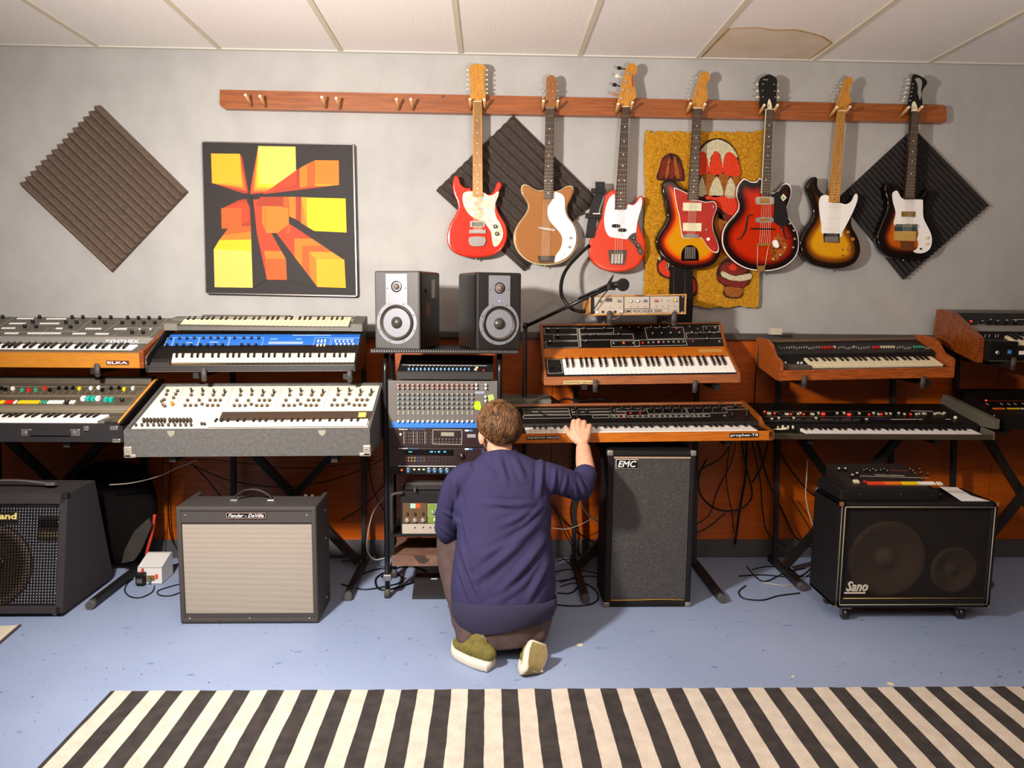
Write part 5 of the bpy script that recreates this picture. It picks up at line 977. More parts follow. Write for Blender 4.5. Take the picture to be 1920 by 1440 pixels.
body_prism(k, 'trim_line', [(-.002, 0), (-.002, .003), (.002, .003), (.002, 0)], o, e, STEEL)
body_prism(k, 'panel_strip', [(.155, .1385), (.17, .157), (.19, .167), (.175, .14)], o, e, PG2); body_prism(k, 'back_strip', [(.3, .226), (.36, .242), (.42, .242), (.36, .23)], o, e, GB_)
pl = Plane(o+V((0, .19, .168)), X, V((0, .13, .07)))
put(k, pl, KSIL, 'knob', [(980,185),(1130,182),(1300,182),(1215,178),(1060,172)], c); put(k, pl, tll, 'red_lamp', [(877,170)], c)
mb = MB(); pl.line(mb, c(1280, 152), c(1389, 150), .003); pl.line(mb, c(940, 200), c(1020, 196), .002); part(k, 'panel_lines', mb, LINE)
A = P(*c(1335, 380), 3.515); B = A+X*.0235*22; add_keys(k, A, B, B+V((0, .1, .033)), 'C', 22, MATS['cream_key'])
part(k, 'wheel_block', MB().bbox(V((o.x+.004, 3.505, A.z-.018)), V((A.x-.006, 3.62, A.z+.01)), .003), BLK); mb = MB()
for u in (1020, 1060, 1120, 1145): mb.tube([P(*c(u-10, 320), 3.55), P(*c(u, 290), 3.56), P(*c(u+14, 300), 3.56)], .0015)
part(k, 'levers', mb, CHR)
part(k, 'headphone_socket', MB().lathe(P(*c(1135, 468), 3.498), Y, [(.002, -.004), (.009, -.004), (.010, .004)], 16), CHR); q = P(*c(1248, 462), 3.499); part(k, 'blue_button', MB().box(q+V((-.008, -.003, -.009)), q+V((.008, .003, .009))), BLU); q = P(*c(1340, 476), 3.499); part(k, 'white_button', MB().box(q+V((0, -.003, -.006)), q+V((.06, .003, .012))), WPL)
k = thing('synthesizer', 'black synthesizer edged in red with an orange and yellow button strip, under the walnut-sided one', 'synthesizer', V((2.75, 3.6, .82)), group='keyboard instruments')
o = V((2.47, 3.42, .815)); e = V((3.25, 3.42, .815))
body_prism(k, 'body', [(0, 0), (0, .05), (.12, .065), (.2, .09), (.24, .115), (.4, .148), (.42, .14), (.42, 0)], o, e, BLK)
pl = Plane(o+V((0, .24, .116)), X, V((0, .16, .033))); pl2 = Plane(o+V((0, .12, .067)), X, V((0, .12, .048)))
mb = MB(); pl.line(mb, c(1015, 936), c(1389, 934), .004); part(k, 'red_strip', mb, mat('red_strip', '#b3301c', .4)); put(k, pl, tll, 'red_lamp', [(1022,936)], c)
for u0, u1, m_ in ((1085,1205,ORG),(1225,1350,YEL),(1365,1420,WPL)):
    for i in range(6): inst(k, 'strip_button', tabs.setdefault('s'+m_.name, block_mesh(.0075, .010, .004, m_, 'strip_button')), pl2.M(*c(u0+(u1-u0)*(i+.5)/6, 1014), .001))
put(k, pl, block_mesh(.002, .022, .004, GRY, 'slider'), 'slider', [(1035,970),(1170,968),(1240,968),(1303,968),(1380,966)], c); put(k, pl2, tb, 'tab', [(1268,1100),(1300,1102),(1350,1096)], c)
put(k, pl2, sk, 'switch', [(1098,1085),(1160,1095),(1205,1100)], c)
# ---- grey lid and cables behind the long synthesizer
q0, q1 = P(975, 766, 3.66), P(1035, 764, 3.66)
solo('foam_pad', 'grey foam-topped flat box behind the person on the long wooden synthesizer', 'box', MB().bbox(V((q0.x-.1, 3.69, q1.z+.006)), V((q1.x, 3.9, q1.z+.036)), .004), mat('greybox', '#6f6a5d', .7, noise_amt=.2, nscale=60, bump=.6, bscale=300), V((q0.x, 3.75, q1.z)))
# =================================================================== RACK, MONITORS
def tubepts(pts, r, n=8, k=5): return MB().tube(spline([tuple(p) for p in pts], k), r, n)
RYF = 3.385
rk = thing('equipment_rack', 'black tubular rack stand holding the mixer and rack units', 'rack', V((-.21, 3.5, 0)))
for x, nm in ((-.479, 0), (.045, 1)):
    part(rk, 'upright_tube', MB().tube([V((x, RYF, .02)), V((x, RYF, .6)), V((x, RYF, 1.08))]+[V((x, RYF+.07-.07*math.cos(a), 1.08+.07*math.sin(a))) for a in (.4, .8, 1.2, 1.57)]+[V((x, 3.6, 1.15))], .0125, 12), TUBE)
    part(rk, 'upright_tube', MB().tube([V((x, 3.64, .02)), V((x, 3.64, 1.15))], .0125, 12), TUBE)
    for y in (RYF, 3.64):
        part(rk, 'rubber_foot', MB().cyl((x, y, 0), (x, y, .045), .0165, .0145, 12), RUB)
    part(rk, 'collar', MB().bbox((x-.020, RYF-.018, .085), (x+.022, RYF+.018, .118), .006), STEEL)
    part(rk, 'side_brace', MB().cyl((x, RYF, .1), (x, 3.64, .1), .009, n=8), TUBE)
for x in (-.458, .030):
    rr = part(rk, 'rack_rail', MB().box((x-.013, RYF-.004, .2), (x+.013, RYF+.002, 1.045)), DRK)
    mb = MB()
    for i in range(24): z = .22+i*.034; mb.box((x-.004, RYF-.0052, z), (x+.004, RYF-.0038, z+.007))
    part(rr, 'rail_holes', mb, mat('hole_dark', '#050404', .8), kind='stuff')
def shelf(z, th, x0=-.457, x1=.028, y1=3.64, m=DRK, nm='shelf'): return part(rk, nm, MB().box((x0, RYF-.006, z-th), (x1, y1, z)), m)
brn = mat('worn_wood_shelf', '#7a5a48', .6, color2='#6b4a3b', nscale=20)
sh = shelf(.208, .052, m=brn, nm='lower_shelf')
q = RYF-.0068
part(sh, 'paint_wear', MB().prism([V((-.457+a, q, .156+b)) for a, b in ((.10,.052),(.155,.052),(.165,.035),(.178,.038),(.172,.022),(.152,.012),(.128,.016),(.112,.034))], (0, .001, 0)), mat('shelf_wear', '#3a2a24', .6))
part(sh, 'blue_sticker', MB().box((-.19, q, .175), (-.168, q+.001, .192)), BLU)
shelf(.309, .008); part(rk, 'shelf_edge', MB().box((-.457, RYF-.012, .30), (.028, RYF-.004, .315)), DRK)
c1r, c2r = crop(700, 640, 6), crop(700, 780, 4.114)
fp = Plane(V((-.45, RYF-.004, .5)), X, Z)
# perforated shelf and monitors
ps = part(rk, 'perforated_shelf', MB().box((-.535, 3.32, 1.172), (.125, 3.72, 1.178)).box((-.535, 3.318, 1.168), (.125, 3.322, 1.186)), DRK)
mb = MB()
for i in range(60): mb.box((-.53+i*.011, 3.3172, 1.1735), (-.525+i*.011, 3.3178, 1.1805))
part(ps, 'shelf_holes', mb, STEEL, kind='stuff')
for x in (-.44, .01): part(rk, 'shelf_bracket', MB().box((x-.01, 3.55, 1.15), (x+.01, 3.6, 1.173)), DRK)
def monitor(label, A, B, depth, z0, z1, lit, stickers):
    A = V((A[0], A[1], z0)); B = V((B[0], B[1], z0)); ex = (B-A).normalized(); ey = V((-ex.y, ex.x, 0)); w_ = (B-A).length; h = z1-z0
    t = thing('studio_monitor', label, 'speaker', A+ex*w_/2+ey*depth/2, group='studio monitors on the rack'); Mx = basis(A, ex, ey, Z)
    part(t, 'cabinet', MB().bbox((0, .012, 0), (w_, depth, h), .012, M=Mx), mat('monitor_black', '#100d0c', .35, spec=.35))
    part(t, 'front_baffle', MB().bbox((.001, -.001, .001), (w_-.001, .02, h-.001), .008, M=Mx), mat(lit[0], lit[1], .45, spec=.4))
    cx = w_/2; wz = h*.345; R = w_*.44
    pts = [(cx-w_*.235, h*.96), (cx-w_*.235, wz+R*.86)]; a0 = math.atan2(.86, -.5)
    for i in range(37): a = math.radians(120)+math.radians(300)*i/36; pts.append((cx+R*math.cos(a), wz+R*math.sin(a)))
    pts += [(cx+w_*.235, wz+R*.86), (cx+w_*.235, h*.96)]
    part(t, 'driver_plate', MB().prism([Mx @ V((a, -.004, b)) for a, b in pts], ey*.006), mat('monitor_grey', '#85858a', .4, .2))
    c0 = Mx @ V((cx, -.004, wz)); n = -ey
    part(t, 'woofer_surround', MB().lathe(c0, n, [(R*.84, 0), (R*.82, .006), (R*.76, .006), (R*.72, .001)], 36), mat('surround', '#1b1716', .4))
    part(t, 'woofer_cone', MB().lathe(c0, n, [(R*.73, .003), (R*.5, -.008), (R*.26, -.018)], 36), mat('cone_brown', '#4a3c33', .5, spec=.3)); part(t, 'dust_cap', MB().sph(c0-n*.014, R*.32, n=20), mat('dust_cap', '#3a3532', .35))
    c1_ = Mx @ V((cx, -.004, h*.80)); part(t, 'tweeter_ring', MB().lathe(c1_, n, [(.026, 0), (.024, .003), (.017, -.002), (.016, 0)], 24), MATS['surround']); part(t, 'tweeter_dome', MB().sph(c1_, .015, n=14), mat('dome', '#6a5850', .35))
    part(t, 'power_led', MB().sph(Mx @ V((cx, -.005, h*.635)), .0028, n=8), BLED, label='lit blue power light')
    for a, b in ((.30,.78),(.70,.78)): part(t, 'screw', MB().sph(Mx @ V((w_*a, -.004, h*b)), .0025, n=8), BLK)
    for i in range(8): a = PI/8+i*PI/4; part(t, 'screw', MB().sph(Mx @ V((cx+R*.93*math.cos(a), -.004, wz+R*.93*math.sin(a))), .0026, n=8), BLK)
    if stickers:
        S = basis(B, ey, Z, ex); f = lambda a, b, c_, d_: MB().prism([S @ V((a, b, .0)), S @ V((c_, b, .0)), S @ V((c_, d_, .0)), S @ V((a, d_, .0))], ex*.001)
        part(t, 'label', f(.15, h*.66, .195, h*.90), mat('paper_label', '#a89a90', .6)); part(t, 'sticker', f(.07, h*.42, .13, h*.60), mat('amber_sticker', '#5e3418', .4)); part(t, 'knob', MB().cyl(S @ V((.085, h*.75, 0)), S @ V((.085, h*.75, .004)), .01, n=12), DRK)
    return t
monitor('grey-fronted studio monitor on the rack shelf beside the op-art picture', (-.527, 3.40), (-.315, 3.34), .27, 1.1795, 1.535, ('baffle_grey', '#4b4745'), True)
monitor('black-fronted studio monitor on the rack shelf with a bright blue light', (-.062, 3.33), (.143, 3.405), .27, 1.1795, 1.532, ('baffle_black', '#1c1918'), False)
# small line mixer at the top
t = thing('line_mixer', 'small black line mixer with pale blue sliders on top of the rack', 'mixer', V((-.21, 3.45, 1.04)))
mb = MB(); pr_ = [(3.385, 1.043), (3.385, 1.07), (3.39, 1.078), (3.58, 1.14), (3.6, 1.043)]
mb.prism([V((-.425, a, b)) for a, b in pr_], (.44, 0, 0)); part(t, 'body', mb, mat('mixer_black', '#1f1b1a', .5))
pl = Plane(V((-.4, 3.39, 1.0785)), X, V((0, .19, .062)))
mb = MB(); pl.line(mb, c1r(365, 222), c1r(1282, 230), .003); part(t, 'white_line', mb, WPL); mb = MB(); pl.line(mb, c1r(325, 265), c1r(1278, 275), .003); part(t, 'white_line', mb, WPL)
lk = knob_mesh(.0042, .009, BLK, WPL); put(t, pl, lk, 'knob', [(410+i*46, 246) for i in range(18)], c1r); put(t, pl, lk, 'knob', [(410+i*46, 292) for i in range(16)], c1r)
put(t, pl, block_mesh(.008, .012, .007, mat('ice_blue', '#7fb4d8', .4)), 'slider_tab', [(400+i*45, 318) for i in range(16)], c1r); put(t, pl, block_mesh(.008, .008, .006, RED), 'button', [(1240, 330)], c1r); put(t, pl, block_mesh(.012, .008, .006, CREAM), 'button', [(1165, 300),(1150,322)], c1r)
# sixteen channel mixer
t = thing('rack_mixer', 'grey sixteen-channel rack mixer with pink and grey knob rows', 'mixer', V((-.21, 3.45, .82)))
mg = mat('mixer_grey', '#5f5a55', .5)
part(t, 'front_panel', MB().bbox((-.465, RYF-.012, .818), (.035, RYF-.004, 1.038), .002), mg); part(t, 'chassis', MB().box((-.44, RYF-.004, .83), (.01, 3.6, 1.03)), BLK)
fpm = Plane(V((-.45, RYF-.012, .9)), X, Z)
kp, kg, kb_, kw = [knob_mesh(.0058, .016, m_, m_) for m_ in (mat('dusty_pink', '#b0807c', .45), mat('knob_grey', '#8d8a85', .45), mat('knob_bluegrey', '#7e8c90', .45), WPL)]
cols = [283+55.3*i for i in range(16)]
for y_, me in ((485, kp), (522, kp), (590, kg), (638, kb_), (690, kb_), (740, kg), (896, kw)): put(t, fpm, me, 'knob', [(x_, y_) for x_ in cols], c1r)
put(t, fpm, block_mesh(.006, .0035, .004, CREAM), 'button', [(x_, y_) for x_ in cols for y_ in (790, 812)], c1r)
put(t, fpm, kw, 'knob', [(1158,485),(1158,525),(1265,485),(1265,525),(1262,620),(1262,668)], c1r); put(t, fpm, block_mesh(.004, .004, .004, PINK), 'button', [(1225,485),(1225,525)], c1r)
mb = MB()
for x_ in cols: fpm.line(mb, c1r(x_+27, 830), c1r(x_+27, 885), .0008)
part(t, 'channel_lines', mb, STEEL); mb = MB(); fpm.poly(mb, [c1r(205,905),c1r(1180,910),c1r(1180,972),c1r(200,970)], .003); part(t, 'blue_tape', mb, mat('blue_tape_strip', '#2a6fc0', .6), label='strip of blue masking tape with scribbled notes')
mb = MB()
for i in range(60): x_ = 225+i*15.5; y_ = 945+random.uniform(-12, 12); fpm.line(mb, c1r(x_, y_), c1r(x_+random.uniform(3, 9), y_+random.uniform(-10, 10)), .0012, .0042)
part(t, 'pen_marks', mb, mat('pen_blue', '#123a78', .6), kind='stuff')
mb = MB(); fpm.poly(mb, [c1r(1130,690),c1r(1170,668),c1r(1205,680),c1r(1215,740),c1r(1200,775),c1r(1128,760)], .004); part(t, 'lime_sticker', mb, mat('lime', '#a8c418', .5)); mb = MB(); fpm.poly(mb, [c1r(1285,605),c1r(1350,595),c1r(1368,680),c1r(1300,685)], .004); part(t, 'lime_sticker', mb, mat('pale_lime', '#9cb860', .5)); mb = MB(); fpm.poly(mb, [c1r(1145,562),c1r(1250,562),c1r(1250,590),c1r(1145,590)], .002); part(t, 'grey_label', mb, mat('lav', '#8f90a6', .5))
# two synth modules
def unit(name, label, cat, z0, z1, m, depth=.2): 
    t = thing(name, label, cat, V((-.21, 3.45, z0))); part(t, 'front_panel', MB().bbox((-.462, RYF-.012, z0+.001), (.034, RYF-.004, z1-.001), .0015), m); part(t, 'chassis', MB().box((-.44, RYF-.004, z0+.003), (.01, RYF+depth, z1-.003)), BLK); return t
MAR = mat('maroon_black', '#2a1a1a', .4)
fpu = Plane(V((-.45, RYF-.012, .7)), X, Z); c = c2r
t = unit('sound_module', 'black rack synthesizer module with boxed keypad just below the blue tape', 'sound module', .727, .817, MAR)
text(t, 'lettering', 'Roland', WPL, basis(fpu.at(*c(198, 106), .001), X, Z, -Y), .038, .005, bold=.03); text(t, 'lettering', 'SUPER JUPITER', BLU, basis(fpu.at(*c(284, 106), .001), X, Z, -Y), .070, .0045, bold=.03)
mb = MB(); fpu.outline(mb, [c(460,106),c(684,108),c(682,220),c(459,215)], .0016)
for x_ in (236, 308, 338, 398): fpu.line(mb, c(x_, 118), c(x_, 216), .0012)
part(t, 'panel_lines', mb, LINE); mb = MB(); fpu.poly(mb, [c(523,124),c(624,126),c(622,156),c(521,153)], .001); part(t, 'display', mb, mat('lcd', '#8d8a78', .3))
put(t, fpu, block_mesh(.0045, .004, .003, GRY), 'button', [(480+i*27, y_) for i in range(8) for y_ in (178, 200)], c); put(t, fpu, block_mesh(.004, .008, .003, STEEL), 'button', [(x_, y_) for x_ in (250, 275, 290, 325, 360, 378, 412, 445) for y_ in (130, 155, 180, 203)], c); inst(t, 'knob', knob_mesh(.006, .010, CREAM), fpu.M(*c(212, 140)))
for z_ in (112, 255):
    mb = MB(); fpu.poly(mb, [c(706,z_-6),c(735,z_-6),c(735,z_+6),c(706,z_+6)], .001); part(t, 'white_stripe', mb, WPL); mb = MB(); fpu.poly(mb, [c(737,z_-6),c(766,z_-6),c(766,z_+6),c(737,z_+6)], .001); part(t, 'blue_stripe', mb, BLU)
mb = MB(); fpu.poly(mb, [c(724,140),c(790,140),c(790,166),c(724,166)], .002); part(t, 'card_slot', mb, mat('slot_grey', '#8d8890', .5))
t = unit('sound_module', 'black rack module with a wide dark window and glowing cyan characters', 'sound module', .637, .7265, MAR)
text(t, 'lettering', 'Roland', WPL, basis(fpu.at(*c(198, 253), .001), X, Z, -Y), .038, .005, bold=.03); text(t, 'lettering', 'SUPER JX', BLU, basis(fpu.at(*c(276, 253), .001), X, Z, -Y), .042, .0045, bold=.03)
mb = MB(); fpu.poly(mb, [c(235,260),c(620,262),c(618,306),c(235,302)], .001); part(t, 'display', mb, mat('vfd', '#0c0606', .15)); cy = mat('cyan_digits', '#58d8ff', .3, emit=1.6)
for s_, x_, w_ in (('I-4', 274, .014), ('A03', 436, .014), ('4', 474, .004), ('28', 498, .010), ('03', 543, .010)): text(t, 'display_digits', s_, cy, basis(fpu.at(*c(x_, 280), .0015), X, Z, -Y), w_, .006, bold=.01)
for i, m_ in enumerate((RED, CREAM, YEL, CREAM, BLU, GRY, GRY)): put(t, fpu, block_mesh(.0072, .0065, .003, mat('dim'+m_.name, tuple(x*.35 for x in m_.node_tree.nodes['Principled BSDF'].inputs[0].default_value[:3])+(1,), .5)), 'button', [(248+24*i, 322), (248+24*i, 345)], c)
put(t, fpu, block_mesh(.003, .003, .002, STEEL), 'button', [(430+26*i, y_) for i in range(8) for y_ in (318, 342)], c); inst(t, 'dial', knob_mesh(.0155, .012, mat('dial', '#1a1212', .35), n=20), fpu.M(*c(680, 308)))
t = unit('microphone_preamp', 'thin black rack preamp with blue knobs and an orange lamp', 'preamp', .598, .6365, BLK, .15)
pk = knob_mesh(.0082, .012, mat('blue_cap', '#3f7fb0', .4)); put(t, fpu, MB().lathe((0,0,0), Z, [(.0125, 0), (.0105, .001)], 20).mesh('dial_scale', STEEL), 'dial_scale', [(270,421),(430,421),(475,422),(523,423),(570,423)], c); put(t, fpu, pk, 'knob', [(270,421),(430,421),(475,422),(523,423),(570,423)], c)
put(t, fpu, block_mesh(.010, .006, .004, CREAM), 'button', [(316,411),(353,411),(389,411)], c); put(t, fpu, block_mesh(.009, .008, .004, mat('lamp_orange', '#ff5a1c', .4, emit=1.2)), 'lamp', [(220,416)], c)
mb = MB(); fpu.line(mb, c(190, 386), c(640, 388), .003); part(t, 'white_line', mb, WPL)
# laptop-like box and tape echo
t = solo('effects_box', 'low black effects box with a plugged cable on top of the tape echo', 'effects unit', MB().bbox((-.395, RYF+.012, .5195), (-.02, RYF+.2, .548), .003), mat('fx_black', '#282220', .5), V((-.2, 3.45, .52)))
part(t, 'plug', MB().cyl((-.345, RYF+.012, .531), (-.345, RYF-.03, .527), .006, .004, 10), STEEL); part(t, 'edge_line', MB().box((-.39, RYF+.0105, .551), (-.02, RYF+.013, .553)).box((-.39, RYF+.02, .547), (-.02, RYF+.16, .552)), STEEL)
t = thing('tape_echo', 'tape echo unit with brown and green knob panels in a black vinyl case', 'tape echo', V((-.2, 3.45, .31)))
part(t, 'case', MB().bbox((-.415, RYF, .3105), (.01, RYF+.2, .5165), .008), TOLB)
te = Plane(V((-.4, RYF-.002, .4)), X, Z)
for nm, q, m_, h_ in (('brown_panel', [(228,670),(414,670),(414,826),(226,826)], mat('echo_brown', '#5a4127', .5), .003), ('green_panel', [(420,676),(640,676),(640,824),(420,824)], mat('echo_green', '#6f8a34', .5), .003), ('jack_strip', [(224,832),(640,828),(640,910),(224,910)], mat('echo_silver', '#b9ac9b', .4, .2), .006)):
    mb = MB(); te.poly(mb, [c(*p_) for p_ in q], h_); part(t, nm, mb, m_)
ek = knob_mesh(.0088, .014, CHR, skirt=True); put(t, te, ek, 'knob', [(262,800),(322,800),(384,800),(460,738),(520,735)], c, .003); put(t, te, knob_mesh(.006, .010, BLK), 'knob', [(262,752),(322,752),(384,752)], c, .003); put(t, te, MB().cyl((0,0,0),(0,0,.002), .0035, n=10).mesh('jack_hole', DRK), 'jack_hole', [(322,858),(386,856),(440,858),(475,856)], c, .006)
mb = MB(); te.poly(mb, [c(286,674),c(326,674),c(326,710),c(286,710)], .004); part(t, 'sticker', mb, mat('aqua', '#9cc4ae', .5)); mb = MB(); te.poly(mb, [c(326,674),c(362,674),c(362,710),c(326,710)], .004); part(t, 'sticker', mb, mat('orangest', '#b8491c', .5)); mb = MB(); te.poly(mb, [c(465,785),c(540,785),c(540,808),c(465,808)], .004); part(t, 'meter', mb, CREAM); mb = MB(); te.outline(mb, [c(420,676),c(486,676),c(486,770),c(420,770)], .001)
for v in mb.v: v += te.n*.003
part(t, 'panel_lines', mb, LINE)
part(t, 'handle', MB().tube(spline([(-.452, RYF-.02, .32), (-.453, RYF-.022, .48), (-.445, RYF-.02, .507), (-.40, RYF-.012, .512)], 5), .008, 8), mat('strap_vinyl', '#2c2624', .6))
t = thing('pedal_box', 'black sloping pedal box on the floor under the rack', 'pedal', V((-.3, 3.42, 0)))
a = F(775, 1105); part(t, 'body', MB().prism([V((-.36, 3.36, .001)), V((-.36, 3.36, .02)), V((-.36, 3.47, .055)), V((-.36, 3.55, .055)), V((-.36, 3.55, .001))], (.25, 0, 0)), mat('pedal_black', '#2a2727', .5, noise_amt=.1)); part(t, 'label', MB().box((-.28, 3.468, .0555), (-.25, 3.48, .0562)), WPL)
# =================================================================== AMPLIFIERS
def weave(name, ca, cb, sc_, bumpy=.6):
    def f(nt, b):
        w1 = tex(nt, 'ShaderNodeTexWave', sc_); w1.wave_type = 'BANDS'; w1.bands_direction = 'Z'; w2 = tex(nt, 'ShaderNodeTexNoise', 400, Detail=2)
        m_ = mixc(nt, .5, w1.outputs['Color'], w2.outputs['Color']); nt.links.new(ramp(nt, m_, [(.3, cb), (.62, ca)]), b.inputs['Base Color']); b.inputs['Roughness'].default_value = .8; bumpn(nt, b, w1.outputs['Fac'], bumpy, .002)
    return procedural(name, f)
TOL = mat('amp_tolex', '#3a3431', .65, bump=.6, bscale=500)
# combo amplifier with cream grille
a = thing('guitar_amplifier', 'dark combo amplifier with a big cream woven grille below the grey-cased synthesizer', 'amplifier', V((-1.037, 3.2, 0)))
x0, x1, y0, y1, h = -1.334, -.740, 3.10, 3.345, .524
part(a, 'cabinet_side', MB().bbox((x0, y0, .004), (x0+.022, y1, h), .007), TOL); part(a, 'cabinet_side', MB().bbox((x1-.022, y0, .004), (x1, y1, h), .007), TOL)
part(a, 'cabinet_top', MB().bbox((x0+.01, y0, h-.022), (x1-.01, y1-.07, h), .007), TOL); part(a, 'cabinet_bottom', MB().bbox((x0+.01, y0, .004), (x1-.01, y1, .026), .007), TOL); part(a, 'cabinet_back', MB().box((x0+.01, y1-.015, .03), (x1-.01, y1-.005, h-.06)), TOL)
part(a, 'front_frame', MB().box((x0+.012, y0+.006, h-.075), (x1-.012, y0+.02, h-.01)), TOL); part(a, 'front_frame', MB().box((x0+.012, y0+.006, .01), (x1-.012, y0+.02, .045)), TOL)
part(a, 'grille_cloth', MB().box((x0+.02, y0+.011, .045), (x1-.018, y0+.022, h-.073)), weave('cream_cloth', '#b3a798', '#71675c', 118))
part(a, 'piping', MB().box((x0+.019, y0+.006, h-.076), (x1-.018, y0+.0075, h-.072)), mat('brown_piping', '#4c2c20', .6))
part(a, 'control_panel', MB().prism([V((x0+.022, y1-.075, h-.022)), V((x0+.022, y1-.075, h-.012)), V((x0+.022, y1-.008, h-.045)), V((x0+.022, y1-.008, h-.055))], (x1-x0-.044, 0, 0)), CHR)
for i, xx in enumerate([.10,.155,.21,.25,.29,.33,.37,.50,.53]): part(a, 'knob', MB().cyl((x0+xx, y1-.045, h-.03), (x0+xx, y1-.035, h-.003), .007, n=10), BLK if i < 7 else CHR)
hx = (x0+x1)/2; hp = [(hx-.084, 3.2, h+.002), (hx-.074, 3.2, h+.022), (hx-.036, 3.2, h+.045), (hx, 3.2, h+.051), (hx+.036, 3.2, h+.045), (hx+.074, 3.2, h+.022), (hx+.084, 3.2, h+.002)]
hd = part(a, 'handle', MB().tube(spline(hp, 4), [(.003, .012)]*25, 8, side=(0, 0, 1)), mat('handle_vinyl', '#2f2a28', .5))
for s_ in (-1, 1): part(hd, 'handle_cap', MB().bbox((hx+s_*.08-.016, 3.185, h-.001), (hx+s_*.08+.016, 3.215, h+.007), .003), CHR)
for (x_, z_) in ((x0+.04, h-.038), (x1-.04, h-.038), (x0+.04, .025), (hx, .025), (x1-.04, .025)): part(a, 'screw', MB().sph((x_, y0+.004, z_), (.004, .003, .004), n=8), CHR)
bd = part(a, 'badge', MB().bbox((hx-.082, y0-.001, h-.050), (hx+.085, y0+.008, h-.026), .002), mat('badge_black', '#0e0c0c', .4))
mb = MB()
for q in (((-.082,-.050),(.085,-.0485)),((-.082,-.0275),(.085,-.026)),((-.082,-.05),(-.0805,-.026)),((.0835,-.05),(.085,-.026))): mb.box((hx+q[0][0], y0-.002, h+q[0][1]), (hx+q[1][0], y0-.0008, h+q[1][1]))
part(bd, 'badge_border', mb, mat('rose_border', '#b8958c', .5)); part(bd, 'lettering', MB(), WPL) if 0 else None
tt = text(a, 'lettering', 'Fender - DeVille', WPL, basis(V((hx-.074, y0-.0018, h-.0455)), X, Z, -Y), .150, .0145, shear=.35, bold=.005)
for z_ in (.46, .33, .05): part(a, 'side_screw', MB().sph((x1+.0005, 3.27, z_), .004, n=8), CHR)
# speaker cabinet with silver grille
a = thing('speaker_cabinet', 'tall black speaker cabinet with a dark sparkle grille to the right of the person', 'speaker cabinet', V((.73, 3.4, 0)))
x0, x1, y0, y1, h = .538, .936, 3.262, 3.5, .737
part(a, 'cabinet', MB().bbox((x0-.004, y0+.012, .002), (x1, y1, h), .01), CLOTHB)
for q in (((x0-.004, y0, .002), (x0+.026, y0+.02, h)), ((x1-.022, y0, .002), (x1, y0+.02, h)), ((x0, y0, h-.026), (x1, y0+.02, h)), ((x0, y0, .002), (x1, y0+.02, .03))): part(a, 'front_edge', MB().bbox(q[0], q[1], .006), CLOTHB)
def _spark(nt, b):
    v_ = tex(nt, 'ShaderNodeTexVoronoi', 330); n_ = tex(nt, 'ShaderNodeTexNoise', 150, stretch=(.5, 1, 2), Detail=3)
    sp = ramp(nt, v_.outputs['Color'], [(.86, (0,0,0,1)), (.93, (1,1,1,1))]); base = ramp(nt, n_.outputs['Fac'], [(.3, '#2b2827'), (.7, '#4a4745')])
    nt.links.new(mixc(nt, sp, base, '#7c7874'), b.inputs['Base Color']); b.inputs['Roughness'].default_value = .5; bumpn(nt, b, n_.outputs['Fac'], .5, .002)
part(a, 'grille_cloth', MB().box((x0+.024, y0+.006, .032), (x1-.024, y0+.02, h-.03)), procedural('sparkle_cloth', _spark))
part(a, 'gold_trim', MB().box((x0+.024, y0+.001, h-.034), (x1-.024, y0+.009, h-.027)), mat('pale_gold', '#c9a78a', .35, .3)); part(a, 'gold_trim', MB().tube(spline([(x0+.022, y0+.002, .033), (x0+.15, y0+.002, .0345), (x0+.25, y0+.002, .037), (x1-.024, y0+.002, .034)], 5), .003, 6), GOLD)
for (x_, z_, sx_, sz) in ((x0-.004, h, 1, -1), (x1, h, -1, -1), (x0-.004, .002, 1, 1), (x1, .002, -1, 1)):
    lo = V((min(x_, x_+sx_*.026), y0-.002, min(z_, z_+sz*.022))); hi = V((max(x_, x_+sx_*.026), y0+.02, max(z_, z_+sz*.022))); part(a, 'corner_cap', MB().bbox(lo+V((-.002 if sx_ > 0 else 0, 0, -.001)), hi+V((.002 if sx_ < 0 else 0, 0, .002)), .006), mat('grey_corner', '#8a8378', .4, .4))
bx = x0+.034; bz = h-.082
bd = part(a, 'badge', MB().bbox((bx, y0+.001, bz), (bx+.103, y0+.008, bz+.044), .002), mat('badge_steel', '#b9b2ab', .4, .3)); part(bd, 'badge_field', MB().box((bx+.003, y0, bz+.003), (bx+.1, y0+.002, bz+.041)), BLK)
text(a, 'lettering', 'EMC', WPL, basis(V((bx+.009, y0-.001, bz+.008)), X, Z, -Y), .084, .029, shear=.25, bold=.015)
